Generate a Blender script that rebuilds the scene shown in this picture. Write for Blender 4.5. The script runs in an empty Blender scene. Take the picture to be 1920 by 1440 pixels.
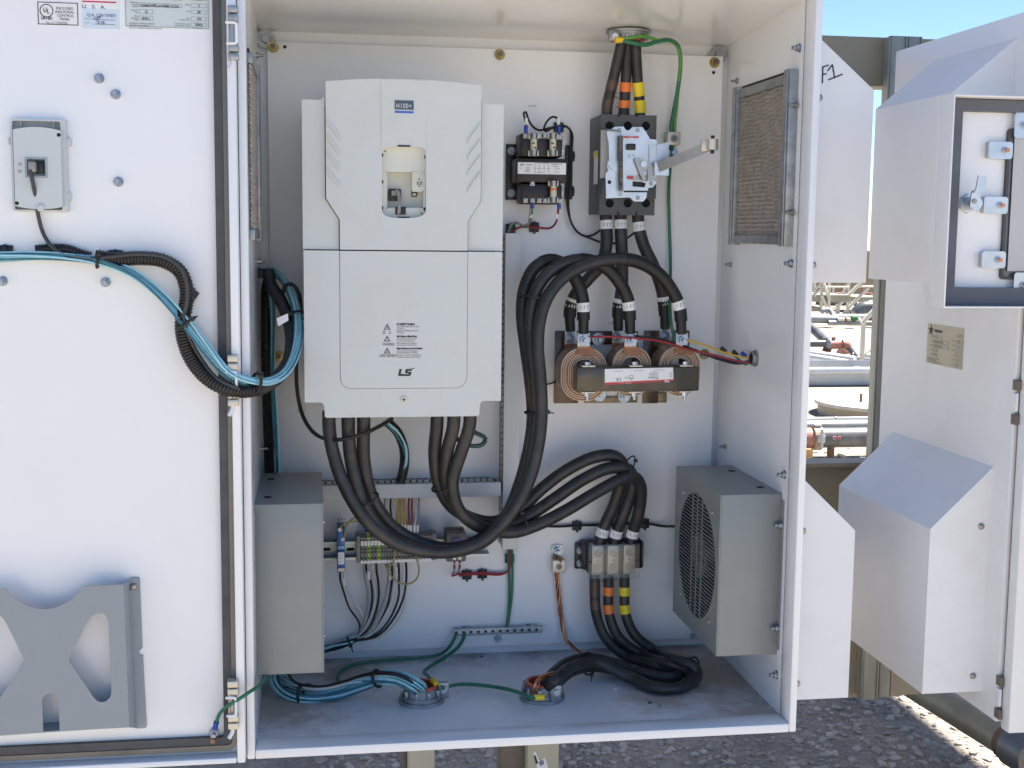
import bpy, bmesh, math, random
from mathutils import Vector, Matrix
from mathutils.geometry import tessellate_polygon
random.seed(7)
R = math.radians
SC = bpy.context.scene
COL = SC.collection

# ------------------------------------------------------------------ camera
FWD = Vector((0.15150000, 0.98153903, -0.11674282))
RGT = Vector((0.98843154, -0.15128767, 0.01072977))
UPV = Vector((0.00713006, 0.11701785, 0.99310422))
CAM = Vector((0.10166125, -2.50970920, 0.84663583))
FPX = 2405.396
cd = bpy.data.cameras.new('camera')
cam = bpy.data.objects.new('camera', cd)
COL.objects.link(cam)
cd.sensor_fit = 'HORIZONTAL'; cd.sensor_width = 36; cd.lens = FPX / 1920 * 36
cd.clip_start = 0.05; cd.clip_end = 3000
mw = Matrix((RGT, UPV, -FWD)).transposed().to_4x4(); mw.translation = CAM
cam.matrix_world = mw
SC.camera = cam

# ------------------------------------------------------------------ sky, sun, exposure
SUN_EL, SUN_ROT = R(63), R(76)
w = bpy.data.worlds.new('World'); SC.world = w; w.use_nodes = True
nt = w.node_tree
bg = nt.nodes['Background']
sky = nt.nodes.new('ShaderNodeTexSky'); sky.sky_type = 'NISHITA'; sky.sun_disc = False
sky.sun_elevation = SUN_EL; sky.sun_rotation = SUN_ROT; sky.air_density = 0.6; sky.dust_density = 0.0; sky.ozone_density = 2.6; sky.altitude = 1500
nt.links.new(sky.outputs[0], bg.inputs[0]); bg.inputs[1].default_value = 0.080
to_sun = Vector((math.sin(SUN_ROT) * math.cos(SUN_EL), math.cos(SUN_ROT) * math.cos(SUN_EL), math.sin(SUN_EL)))
sd = bpy.data.lights.new('sun', 'SUN'); sd.energy = 5.0; sd.angle = R(0.53); sd.color = (1, .965, .91)
so = bpy.data.objects.new('sun', sd); COL.objects.link(so)
so.rotation_euler = to_sun.to_track_quat('Z', 'Y').to_euler(); so.location = (0, -3, 12)
SC.view_settings.view_transform = 'Standard'; SC.view_settings.look = 'None'
SC.view_settings.exposure = 1.8; SC.view_settings.gamma = 1
SC.view_settings.use_curve_mapping = False
SC.render.engine = 'CYCLES'
SC.cycles.max_bounces = 10; SC.cycles.diffuse_bounces = 6; SC.cycles.glossy_bounces = 5

# ------------------------------------------------------------------ measuring helpers: sight line through a photo pixel met with a real plane
def ray(u, v): return FWD + (u - 960) / FPX * RGT - (v - 720) / FPX * UPV
def atY(u, v, y): d = ray(u, v); return CAM + d * ((y - CAM.y) / d.y)
def atX(u, v, x): d = ray(u, v); return CAM + d * ((x - CAM.x) / d.x)
def atZ(u, v, z): d = ray(u, v); return CAM + d * ((z - CAM.z) / d.z)
def XZ(u, v, y): p = atY(u, v, y); return (p.x, p.z)

# ------------------------------------------------------------------ materials
MATS = {}
def mat(name, col, rough=.5, metal=0., var=.0, vscale=20., bump=0., bscale=200., spec=.5, dirt=None, dscale=6., damt=.5, coat=0., rvar=0., stretch=None, trans=0.):
    if name in MATS: return MATS[name]
    m = bpy.data.materials.new(name); m.use_nodes = True
    n = m.node_tree.nodes; l = m.node_tree.links; b = n['Principled BSDF']
    b.inputs['Base Color'].default_value = (*col, 1); b.inputs['Roughness'].default_value = rough
    b.inputs['Metallic'].default_value = metal
    b.inputs['Specular IOR Level'].default_value = spec
    if coat: b.inputs['Coat Weight'].default_value = coat; b.inputs['Coat Roughness'].default_value = .15
    if trans: b.inputs['Transmission Weight'].default_value = trans
    tc = n.new('ShaderNodeTexCoord'); src = tc.outputs['Object']
    gg = n.new('ShaderNodeNewGeometry'); src = gg.outputs['Position']
    if stretch:
        mp = n.new('ShaderNodeMapping'); mp.inputs['Scale'].default_value = stretch
        l.new(src, mp.inputs[0]); src = mp.outputs[0]
    def noise(scale, detail=4., rough_=.6):
        t = n.new('ShaderNodeTexNoise'); t.inputs['Scale'].default_value = scale; t.inputs['Detail'].default_value = detail
        t.inputs['Roughness'].default_value = rough_; l.new(src, t.inputs['Vector']); return t.outputs['Fac']
    colout = None
    if var:
        mx = n.new('ShaderNodeMix'); mx.data_type = 'RGBA'
        mx.inputs[6].default_value = (*[max(0, c * (1 - var)) for c in col], 1)
        mx.inputs[7].default_value = (*[min(1, c * (1 + var)) for c in col], 1)
        rr = n.new('ShaderNodeMapRange'); rr.inputs[1].default_value = .3; rr.inputs[2].default_value = .7
        l.new(noise(vscale), rr.inputs[0]); l.new(rr.outputs[0], mx.inputs[0]); colout = mx.outputs[2]
    if dirt:
        mx = n.new('ShaderNodeMix'); mx.data_type = 'RGBA'
        if colout: l.new(colout, mx.inputs[6])
        else: mx.inputs[6].default_value = (*col, 1)
        mx.inputs[7].default_value = (*dirt, 1)
        rr = n.new('ShaderNodeMapRange'); rr.inputs[1].default_value = .5; rr.inputs[2].default_value = .78; rr.inputs[4].default_value = damt
        l.new(noise(dscale, 9., .68), rr.inputs[0]); l.new(rr.outputs[0], mx.inputs[0]); colout = mx.outputs[2]
    if colout: l.new(colout, b.inputs['Base Color'])
    if rvar:
        rr = n.new('ShaderNodeMapRange'); rr.inputs[1].default_value = .3; rr.inputs[2].default_value = .7
        rr.inputs[3].default_value = max(.02, rough - rvar); rr.inputs[4].default_value = min(1, rough + rvar)
        l.new(noise(vscale * 1.7), rr.inputs[0]); l.new(rr.outputs[0], b.inputs['Roughness'])
    if bump:
        bp = n.new('ShaderNodeBump'); bp.inputs['Strength'].default_value = bump; bp.inputs['Distance'].default_value = .002
        l.new(noise(bscale, 3.), bp.inputs['Height']); l.new(bp.outputs[0], b.inputs['Normal'])
    MATS[name] = m
    return m

WHITE = mat('white_powder_coat', (.85, .85, .845), .16, var=.012, vscale=3, bump=.02, bscale=420, dirt=(.66, .60, .52), dscale=9, damt=.07, rvar=.04)
PLATE = mat('white_plate_paint', (.86, .86, .855), .30, var=.012, vscale=3, bump=.04, bscale=420, dirt=(.6, .55, .48), dscale=8, damt=.10)
EXTW = mat('white_outdoor_paint', (.80, .795, .785), .42, var=.02, vscale=4, bump=.05, bscale=380, dirt=(.55, .47, .37), dscale=5, damt=.22)
VFD = mat('pale_grey_plastic', (.61, .635, .605), .5, var=.015, vscale=5, bump=.12, bscale=1500, dirt=(.55, .47, .38), dscale=9, damt=.28)
VFDIN = mat('ivory_plastic', (.66, .66, .58), .5, var=.02)
GREYBOX = mat('grey_enamel', (.235, .252, .242), .36, var=.02, vscale=6, bump=.08, bscale=700, dirt=(.36, .31, .24), dscale=8, damt=.3)
POCKET = mat('grey_pocket_paint', (.29, .315, .335), .45, var=.02, bump=.06, bscale=600)
GASKET = mat('grey_foam_gasket', (.085, .083, .085), .75, var=.18, vscale=30, bump=.3, bscale=500)
CHANNEL = mat('dull_steel_channel', (.17, .16, .145), .45, .5, var=.15, vscale=14, stretch=(1, 1, .2))
RUBBER = mat('black_cable_jacket', (.026, .026, .026), .46, var=.3, vscale=40, bump=.12, bscale=350, dirt=(.16, .13, .10), dscale=14, damt=.32, rvar=.1)
SHRINK = mat('black_heat_shrink', (.012, .012, .012), .5, var=.2)
BLACK = mat('black_plastic', (.014, .014, .015), .38, var=.2, vscale=30, dirt=(.12, .10, .08), dscale=25, damt=.2)
BAKELITE = mat('black_moulded_resin', (.016, .014, .014), .42, var=.2, vscale=30, bump=.1, bscale=500)
BREAKER = mat('dark_grey_moulding', (.070, .073, .076), .5, var=.06, bump=.12, bscale=900, dirt=(.16, .14, .11), dscale=20, damt=.3)
BREAKFACE = mat('mid_grey_moulding', (.36, .36, .35), .4)
ZINC = mat('bright_zinc_plate', (.54, .575, .61), .36, .85, var=.08, vscale=25, rvar=.08)
STEEL = mat('bare_steel', (.36, .35, .33), .36, .95, var=.1, vscale=30, rvar=.08)
ALU = mat('cast_aluminium', (.33, .34, .35), .42, .8, var=.15, vscale=60, bump=.1)
TIN = mat('tinned_aluminium_lug', (.60, .56, .47), .42, .65, var=.06)
BRASS = mat('yellow_zinc_nut', (.34, .26, .08), .30, .9, var=.2, vscale=80)
GALV = mat('galvanised_steel', (.36, .375, .38), .45, .75, var=.22, vscale=50, bump=.05)
UNISTRUT = mat('weathered_galvanised_strut', (.36, .35, .29), .55, .45, var=.25, vscale=25, stretch=(1, 1, .15))
TANBEAM = mat('olive_tan_beam_paint', (.30, .25, .165), .55, var=.08, vscale=10, bump=.1, bscale=200, dirt=(.20, .15, .10), dscale=5, damt=.4)
POSTTAN = mat('tan_post_paint', (.50, .46, .34), .55, var=.12, vscale=18, stretch=(1, 1, .1), dirt=(.3, .27, .2), dscale=9, damt=.5)
POSTDARK = mat('brown_paint_and_gap_shade', (.16, .13, .10), .6, var=.1)
COPPER = mat('copper_strand', (.62, .28, .15), .38, .85, var=.25, vscale=120)
COILCU = mat('varnished_copper_foil', (.42, .17, .07), .36, .35, var=.2, vscale=40, coat=.3)
COILPAPER = mat('coil_insulation_paper', (.70, .53, .36), .5, var=.12, vscale=60)
COILTAPE = mat('brown_varnished_tape', (.32, .21, .15), .5, var=.2, vscale=90, bump=.15, bscale=900)
CORE = mat('varnished_core_steel', (.055, .05, .036), .35, .3, var=.35, vscale=25, coat=.4, dirt=(.16, .12, .05), dscale=18, damt=.7)
CORELIGHT = mat('varnish_stained_bracket', (.22, .165, .09), .4, .35, var=.4, vscale=35, coat=.4)
BROWNT = mat('brown_phase_tape', (.085, .048, .038), .4, var=.1)
ORANGET = mat('orange_phase_tape', (.85, .20, .035), .36, var=.05)
YELLOWT = mat('yellow_phase_tape', (.80, .62, .02), .36, var=.05)
LABELW = mat('white_label', (.80, .80, .78), .45, var=.02)
INK = mat('black_ink', (.02, .02, .025), .6)
INKGREY = mat('grey_ink', (.22, .22, .24), .6)
INKBLUE = mat('blue_pen_ink', (.06, .07, .22), .6)
GREENW = mat('green_wire_jacket', (.02, .16, .085), .36, var=.1, vscale=60)
GREENL = mat('light_green_wire_jacket', (.10, .28, .06), .38, var=.1, vscale=60)
REDW = mat('red_wire_jacket', (.28, .02, .025), .38, var=.1)
YELW = mat('yellow_wire_jacket', (.55, .36, .03), .4, var=.1)
OCHREW = mat('dull_yellow_wire_jacket', (.36, .30, .12), .42, var=.1)
WHITEW = mat('white_wire_jacket', (.62, .60, .56), .4, var=.06)
GREYW = mat('grey_wire_jacket', (.30, .29, .27), .42, var=.08)
BLUEW = mat('pale_blue_wire_jacket', (.20, .50, .58), .3, var=.12, vscale=90)
BLUEW2 = mat('light_blue_wire_jacket', (.36, .66, .74), .3, var=.1, vscale=90)
BLUEW3 = mat('deep_teal_wire_jacket', (.03, .15, .20), .32, var=.2, vscale=90)
BLUEPL = mat('blue_relay_plastic', (.03, .14, .42), .35, var=.08)
BLUETERM = mat('blue_terminal_sleeve', (.01, .05, .38), .35)
YELTERM = mat('yellow_terminal_sleeve', (.80, .55, .02), .35)
TERMGREY = mat('terminal_grey_plastic', (.19, .19, .185), .45, var=.06)
TERMGREEN = mat('terminal_green_plastic', (.30, .55, .05), .4)
DUCT = mat('light_grey_duct', (.60, .61, .61), .4, var=.01)
REDLBL = mat('red_print', (.55, .04, .04), .45)
NAVY = mat('navy_badge', (.065, .085, .13), .35)
BADGEBLUE = mat('blue_bar_print', (.03, .13, .55), .35)
PALEBLUE = mat('pale_blue_sticker', (.62, .72, .80), .4)
PALEGREEN = mat('pale_silver_sticker', (.60, .66, .64), .35, var=.01)
KHAKI = mat('khaki_nameplate', (.37, .345, .25), .4, .2, var=.05)
FUSE = mat('fuse_paper', (.62, .57, .45), .4, var=.08)
ORBUSH = mat('orange_bushing_insert', (.55, .10, .05), .4)
HOLE = mat('dark_opening', (.008, .008, .008), .8)
FILTERM = mat('dusty_filter_mesh', (.48, .43, .37), .4, .3, var=.22, vscale=60)
FILTERB = mat('dusty_filter_backing', (.17, .135, .105), .8, var=.3, vscale=50, bump=.4, bscale=500)
COPPEREND = mat('copper_stud', (.60, .24, .12), .35, .7)
HDPE = mat('black_poly_pipe', (.080, .084, .088), .42, var=.25, vscale=9, dirt=(.26, .24, .21), dscale=5, damt=.7)
GREYPIPE = mat('grey_steel_pipe', (.22, .23, .24), .5, var=.15, vscale=8)
WHPIPE = mat('white_painted_pipe', (.55, .55, .55), .45, var=.06)
REDPIPE = mat('red_primer_fitting', (.30, .13, .10), .55, var=.2, vscale=12)
RUSTY = mat('rusty_steel', (.16, .085, .05), .75, var=.35, vscale=20, bump=.2)
OLIVEPIPE = mat('olive_galvanised_conduit', (.26, .215, .13), .5, .15, var=.25, vscale=9, dirt=(.22, .12, .06), dscale=5, damt=.5)
CONCRETE = mat('pale_concrete', (.50, .47, .42), .8, var=.08, vscale=8, bump=.2)
TANKTAN = mat('tan_tank_paint', (.36, .29, .19), .6, var=.06)
RAIL = mat('cream_rail_paint', (.58, .54, .44), .5, var=.05)
STAIRDK = mat('olive_platform_paint', (.30, .28, .20), .6, var=.1)
GALVWALL = mat('galvanised_sheet', (.50, .52, .53), .38, .5, var=.12, vscale=3, stretch=(1, 1, .05))
FENCETAN = mat('tan_sheet_fence', (.27, .215, .13), .7, var=.1, vscale=.6)
WOODST = mat('raw_wood_stake', (.40, .24, .08), .7, var=.2, vscale=20)
ROOFM = mat('white_roofing_sheet', (.72, .72, .70), .5, var=.04)

def glass_mat():
    m = bpy.data.materials.new('clear_polycarbonate'); m.use_nodes = True
    n = m.node_tree.nodes; l = m.node_tree.links; n.remove(n['Principled BSDF'])
    t = n.new('ShaderNodeBsdfTransparent'); t.inputs[0].default_value = (.92, .93, .93, 1)
    g = n.new('ShaderNodeBsdfGlossy'); g.inputs['Roughness'].default_value = .06
    d = n.new('ShaderNodeBsdfDiffuse'); d.inputs[0].default_value = (.55, .55, .53, 1)
    a = n.new('ShaderNodeMixShader'); a.inputs[0].default_value = .07; l.new(t.outputs[0], a.inputs[1]); l.new(d.outputs[0], a.inputs[2])
    f = n.new('ShaderNodeFresnel'); f.inputs[0].default_value = 1.45
    x = n.new('ShaderNodeMixShader'); l.new(f.outputs[0], x.inputs[0]); l.new(a.outputs[0], x.inputs[1]); l.new(g.outputs[0], x.inputs[2])
    l.new(x.outputs[0], n['Material Output'].inputs[0]); return m
GLASS = glass_mat()

def floor_mat():
    # white paint with drifted tan dust in the right front corner, along the back and under the left fan
    m = bpy.data.materials.new('dusty_white_floor'); m.use_nodes = True
    n = m.node_tree.nodes; l = m.node_tree.links; b = n['Principled BSDF']; b.inputs['Roughness'].default_value = .3
    g = n.new('ShaderNodeNewGeometry')
    def spot(c, rad):
        d = n.new('ShaderNodeVectorMath'); d.operation = 'DISTANCE'; d.inputs[1].default_value = c; l.new(g.outputs['Position'], d.inputs[0])
        r = n.new('ShaderNodeMapRange'); r.inputs[1].default_value = 0; r.inputs[2].default_value = rad; r.inputs[3].default_value = 1; r.inputs[4].default_value = 0
        l.new(d.outputs['Value'], r.inputs[0]); return r.outputs[0]
    def add(a, b_, op='MAXIMUM'):
        q = n.new('ShaderNodeMath'); q.operation = op
        for i, s in enumerate((a, b_)):
            if isinstance(s, float): q.inputs[i].default_value = s
            else: l.new(s, q.inputs[i])
        return q.outputs[0]
    s = add(spot((.88, -.20, 0), .30), spot((.80, -.08, 0), .24)); s = add(s, spot((.03, -.26, 0), .22)); s = add(s, spot((.16, -.09, 0), .16))
    s = add(s, spot((.89, -.41, 0), .22)); s = add(s, spot((.72, -.30, 0), .12))
    for k in range(6): s = add(s, add(spot((.12 + k * .14, -.02, 0), .11), .75, 'MULTIPLY'))
    nz = n.new('ShaderNodeTexNoise'); nz.inputs['Scale'].default_value = 26; nz.inputs['Detail'].default_value = 12; nz.inputs['Roughness'].default_value = .74
    l.new(g.outputs['Position'], nz.inputs['Vector'])
    tot = add(add(s, .62, 'MULTIPLY'), nz.outputs['Fac'], 'ADD')
    r = n.new('ShaderNodeMapRange'); r.inputs[1].default_value = .66; r.inputs[2].default_value = 1.0; r.inputs[4].default_value = .8; l.new(tot, r.inputs[0])
    mx = n.new('ShaderNodeMix'); mx.data_type = 'RGBA'; mx.inputs[6].default_value = (.80, .80, .795, 1); mx.inputs[7].default_value = (.42, .33, .25, 1)
    l.new(r.outputs[0], mx.inputs[0]); l.new(mx.outputs[2], b.inputs['Base Color'])
    rr = n.new('ShaderNodeMapRange'); rr.inputs[3].default_value = .3; rr.inputs[4].default_value = .8; l.new(r.outputs[0], rr.inputs[0]); l.new(rr.outputs[0], b.inputs['Roughness'])
    return m
FLOORM = floor_mat()

def ground_mat():
    m = bpy.data.materials.new('dry_gravel_soil'); m.use_nodes = True
    n = m.node_tree.nodes; l = m.node_tree.links; b = n['Principled BSDF']; b.inputs['Roughness'].default_value = .95
    g = n.new('ShaderNodeNewGeometry')
    def noise(s, d=6, r=.6):
        t = n.new('ShaderNodeTexNoise'); t.inputs['Scale'].default_value = s; t.inputs['Detail'].default_value = d; t.inputs['Roughness'].default_value = r
        l.new(g.outputs['Position'], t.inputs['Vector']); return t.outputs['Fac']
    cr = n.new('ShaderNodeValToRGB'); e = cr.color_ramp.elements
    e[0].position = .32; e[0].color = (.25, .215, .175, 1); e[1].position = .7; e[1].color = (.50, .435, .35, 1)
    l.new(noise(3.2, 10, .7), cr.inputs[0])
    c2 = n.new('ShaderNodeValToRGB'); e = c2.color_ramp.elements
    e[0].position = .35; e[0].color = (.55, .55, .55, 1); e[1].position = .62; e[1].color = (1.08, 1.08, 1.08, 1)
    l.new(noise(70, 8, .75), c2.inputs[0])
    mx = n.new('ShaderNodeMix'); mx.data_type = 'RGBA'; mx.blend_type = 'MULTIPLY'; mx.inputs[0].default_value = 1
    l.new(cr.outputs[0], mx.inputs[6]); l.new(c2.outputs[0], mx.inputs[7]); l.new(mx.outputs[2], b.inputs['Base Color'])
    vo = n.new('ShaderNodeTexVoronoi'); vo.inputs['Scale'].default_value = 38; l.new(g.outputs['Position'], vo.inputs['Vector'])
    ad = n.new('ShaderNodeMath'); ad.operation = 'ADD'; l.new(vo.outputs[0], ad.inputs[0]); l.new(noise(25, 8, .7), ad.inputs[1])
    bp = n.new('ShaderNodeBump'); bp.inputs['Strength'].default_value = .8; bp.inputs['Distance'].default_value = .018
    l.new(ad.outputs[0], bp.inputs['Height']); l.new(bp.outputs[0], b.inputs['Normal'])
    return m
GROUNDM = ground_mat()
ROCKM = mat('grey_brown_stone', (.40, .36, .315), .9, var=.35, vscale=14, bump=.4, bscale=90)

# ------------------------------------------------------------------ mesh helpers
WPOS = {}
class MB:
    def __init__(s): s.bm = bmesh.new()
    def box(s, x0, x1, y0, y1, z0, z1, bev=0., rot=None, seg=2):
        M = Matrix.Translation(((x0 + x1) / 2, (y0 + y1) / 2, (z0 + z1) / 2))
        if rot is not None: M = M @ rot.to_4x4()
        M = M @ Matrix.Diagonal((abs(x1 - x0), abs(y1 - y0), abs(z1 - z0), 1))
        g = bmesh.ops.create_cube(s.bm, size=1, matrix=M)
        if bev:
            ed = list({e for v in g['verts'] for e in v.link_edges})
            bmesh.ops.bevel(s.bm, geom=ed, offset=bev, segments=seg, affect='EDGES', profile=.5)
        return s
    def cyl(s, p0, p1, r0, r1=None, n=16):
        p0, p1 = Vector(p0), Vector(p1); d = p1 - p0
        M = Matrix.Translation((p0 + p1) / 2) @ d.to_track_quat('Z', 'Y').to_matrix().to_4x4()
        bmesh.ops.create_cone(s.bm, cap_ends=True, segments=n, radius1=r0, radius2=r0 if r1 is None else r1, depth=d.length, matrix=M)
        return s
    def sph(s, c, r, n=10, scale=(1, 1, 1)):
        bmesh.ops.create_uvsphere(s.bm, u_segments=n, v_segments=max(5, n // 2 + 1), radius=r, matrix=Matrix.Translation(c) @ Matrix.Diagonal((*scale, 1))); return s
    def prism(s, outer, d0, d1, axis='y', holes=()):
        f = {'y': lambda a, b, d: (a, d, b), 'x': lambda a, b, d: (d, a, b), 'z': lambda a, b, d: (a, b, d)}[axis]
        loops = [list(outer)] + [list(h) for h in holes]
        flat = [p for L in loops for p in L]
        va = [s.bm.verts.new(f(p[0], p[1], d0)) for p in flat]; vb = [s.bm.verts.new(f(p[0], p[1], d1)) for p in flat]
        for t in tessellate_polygon([[Vector((p[0], p[1], 0)) for p in L] for L in loops]):
            for vs in (va, vb):
                try: s.bm.faces.new([vs[i] for i in t])
                except ValueError: pass
        k = 0
        for L in loops:
            m = len(L)
            for i in range(m):
                j = (i + 1) % m
                s.bm.faces.new((va[k + i], va[k + j], vb[k + j], vb[k + i]))
            k += m
        return s
    def tube(s, pts, r, n=8, ripple=None, flat=None, closed=False):
        # pts is a dense list of Vectors; r a number or a function of 0..1
        N = len(pts); T = []
        for i in range(N):
            a = pts[(i - 1) % N] if closed else pts[max(0, i - 1)]
            b = pts[(i + 1) % N] if closed else pts[min(N - 1, i + 1)]
            t = (b - a); T.append(t.normalized() if t.length > 1e-9 else Vector((0, 0, 1)))
        nrm = T[0].orthogonal().normalized(); rings = []
        for i in range(N):
            nrm = (nrm - T[i] * nrm.dot(T[i])).normalized(); bi = T[i].cross(nrm)
            rr = r(i / max(1, N - 1)) if callable(r) else r
            if ripple: rr *= ripple[i % len(ripple)]
            ring = []
            for k in range(n):
                a = 2 * math.pi * k / n
                ring.append(s.bm.verts.new(pts[i] + nrm * (rr * math.cos(a)) + bi * (rr * math.sin(a))))
            rings.append(ring)
        for i in range(N if closed else N - 1):
            A, B = rings[i], rings[(i + 1) % N]
            for k in range(n): s.bm.faces.new((A[k], A[(k + 1) % n], B[(k + 1) % n], B[k]))
        if not closed:
            s.bm.faces.new(list(reversed(rings[0]))); s.bm.faces.new(rings[-1])
        return s
    def build(s, name, m, parent=None, label=None, cat=None, group=None, kind=None, sharp=35, origin=None):
        bmesh.ops.recalc_face_normals(s.bm, faces=s.bm.faces)
        vs = [v.co for v in s.bm.verts]
        lo = Vector((min(v.x for v in vs), min(v.y for v in vs), min(v.z for v in vs))); hi = Vector((max(v.x for v in vs), max(v.y for v in vs), max(v.z for v in vs)))
        o = Vector(origin) if origin is not None else Vector(((lo.x + hi.x) / 2, (lo.y + hi.y) / 2, lo.z))
        bmesh.ops.translate(s.bm, verts=s.bm.verts, vec=-o)
        me = bpy.data.meshes.new(name); s.bm.to_mesh(me); s.bm.free()
        for p in me.polygons: p.use_smooth = True
        me.set_sharp_from_angle(angle=R(sharp))
        me.materials.append(m)
        return place(me, name, o, parent, label, cat, group, kind)
def place(me, name, o, parent=None, label=None, cat=None, group=None, kind=None, rot=None):
    ob = bpy.data.objects.new(name, me); COL.objects.link(ob); o = Vector(o)
    if parent is not None: ob.parent = parent; ob.location = o - WPOS[parent.name]
    else: ob.location = o
    WPOS[ob.name] = o
    if rot is not None: ob.rotation_euler = rot
    if label: ob['label'] = label
    if cat: ob['category'] = cat
    if group: ob['group'] = group
    if kind: ob['kind'] = kind
    return ob
def thing(name, label, cat, loc, group=None):
    return place(None, name, loc, None, label, cat, group)
def inst(src, parent, o, rot=None, name=None, label=None, cat=None, group=None):
    return place(src.data if hasattr(src, 'data') else src, name or src.name.split('.')[0], o, parent, label, cat, group, None, rot)

def smooth(ctrl, step=.008):
    c = [Vector(p) for p in ctrl]
    c = [c[0] * 2 - c[1]] + c + [c[-1] * 2 - c[-2]]
    out = []
    for i in range(1, len(c) - 2):
        p0, p1, p2, p3 = c[i - 1:i + 3]
        t0 = 0.; t1 = t0 + max(1e-4, (p1 - p0).length) ** .5; t2 = t1 + max(1e-4, (p2 - p1).length) ** .5; t3 = t2 + max(1e-4, (p3 - p2).length) ** .5
        n = max(2, int((p2 - p1).length / step))
        for k in range(n):
            t = t1 + (t2 - t1) * k / n
            a1 = p0 * ((t1 - t) / (t1 - t0)) + p1 * ((t - t0) / (t1 - t0)); a2 = p1 * ((t2 - t) / (t2 - t1)) + p2 * ((t - t1) / (t2 - t1)); a3 = p2 * ((t3 - t) / (t3 - t2)) + p3 * ((t - t2) / (t3 - t2))
            b1 = a1 * ((t2 - t) / (t2 - t0)) + a2 * ((t - t0) / (t2 - t0)); b2 = a2 * ((t3 - t) / (t3 - t1)) + a3 * ((t - t1) / (t3 - t1))
            out.append(b1 * ((t2 - t) / (t2 - t1)) + b2 * ((t - t1) / (t2 - t1)))
    out.append(c[-2].copy())
    return out
def PX(pts): return [atY(*p) for p in pts]
def cut(P, a, b):
    L = [0.]
    for i in range(1, len(P)): L.append(L[-1] + (P[i] - P[i - 1]).length)
    T = L[-1]
    def at(s):
        s = max(0, min(T, s * T))
        for i in range(1, len(P)):
            if L[i] >= s: return P[i - 1].lerp(P[i], (s - L[i - 1]) / max(1e-9, L[i] - L[i - 1]))
        return P[-1].copy()
    n = max(3, int((b - a) * T / .004))
    return [at(a + (b - a) * k / n) for k in range(n + 1)]
def nearest(P, u, v):
    # fraction along the path where it passes closest to a photo pixel
    best, bi = 1e9, 0; L = [0.]
    for i in range(1, len(P)): L.append(L[-1] + (P[i] - P[i - 1]).length)
    for i, p in enumerate(P):
        d = p - CAM; z = d.dot(FWD); e = (960 + FPX * d.dot(RGT) / z - u) ** 2 + (720 - FPX * d.dot(UPV) / z - v) ** 2
        if e < best: best, bi = e, i
    return L[bi] / L[-1]
def seam_ring(P, t, Rr, parent, name='cable_tie', m=None, tail=True, label=None, cat=None, group=None, squash=1.0, rt=.0019):
    a = cut(P, max(0, t - .01), min(1, t + .01)); c = a[len(a) // 2]; d = (a[-1] - a[0]).normalized()
    e1 = d.cross(Vector((0, 1, 0)))
    e1 = (e1 if e1.length > .1 else d.orthogonal()).normalized(); e2 = d.cross(e1); Rr *= .86
    mb = MB(); mb.tube([c + e1 * (Rr * math.cos(q * math.pi / 12)) + e2 * (Rr * squash * math.sin(q * math.pi / 12)) for q in range(24)], rt, 6, closed=True)
    f = -1 if e2.y > 0 else 1
    h = c + e1 * Rr * .8 + e2 * (f * Rr * squash * .75)
    mb.box(h.x - .0035, h.x + .0035, h.y - .003, h.y + .003, h.z - .003, h.z + .003, .0008)
    if tail: mb.tube([h, h + e1 * .006 + Vector((0, -.001, -.001)), h + e1 * .011 + Vector((0, -.001, -.003))], .0012, 5)
    return mb.build(name, m or BLACK, parent, label, cat, group)

def wire(name, label, pts, r, m, cat='wire', group=None, n=8, step=.006, raw=False):
    P = smooth(pts if raw else PX(pts), step)
    MB_ = MB().tube(P, r, n); return MB_.build(name, m, None, label, cat, group), P

def text(s, o, size, m, parent=None, rot=(R(90), 0, 0), align='LEFT', sx=1., bold=0., name='lettering', spacing=1., lead=1.):
    c = bpy.data.curves.new(name, 'FONT'); c.body = s; c.size = size; c.align_x = align; c.offset = bold; c.space_character = spacing; c.space_line = lead
    c.materials.append(m)
    ob = bpy.data.objects.new(name, c); COL.objects.link(ob)
    o = Vector(o); WPOS[ob.name] = o
    if parent is not None: ob.parent = parent; ob.location = o - WPOS[parent.name]
    else: ob.location = o
    ob.rotation_euler = rot; ob.scale = (sx, 1, 1)
    return ob
def ptext(s, u, v, y, px, m, parent, **k):
    # lettering with baseline start at a photo pixel on plane y, cap height given in photo pixels
    p = atY(u, v, y); h = (atY(u, v - px, y) - p).length
    return text(s, p, h / .70, m, parent, **k)

def rrect(x0, x1, z0, z1, r, n=5):
    out = []
    for cx, cz, a0 in ((x1 - r, z1 - r, 0), (x0 + r, z1 - r, 90), (x0 + r, z0 + r, 180), (x1 - r, z0 + r, 270)):
        for k in range(n + 1):
            a = R(a0 + 90 * k / n); out.append((cx + r * math.cos(a), cz + r * math.sin(a)))
    return out
def circ(cx, cz, r, n=20): return [(cx + r * math.cos(2 * math.pi * k / n), cz + r * math.sin(2 * math.pi * k / n)) for k in range(n)]
def pb(u0, v0, u1, v1, y):
    a = atY(u0, v0, y); b = atY(u1, v1, y); return a.x, b.x, b.z, a.z     # x0,x1,z0,z1

# dimensions of the cabinet (metres): 36 x 48 x 18 inches
W, H, D = .914, 1.218, .458
HF = 1.243         # the ceiling rises a little towards the front
YP = -.030          # face of the mounting plate
TH = .013
GZ = -.75           # ground

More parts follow.
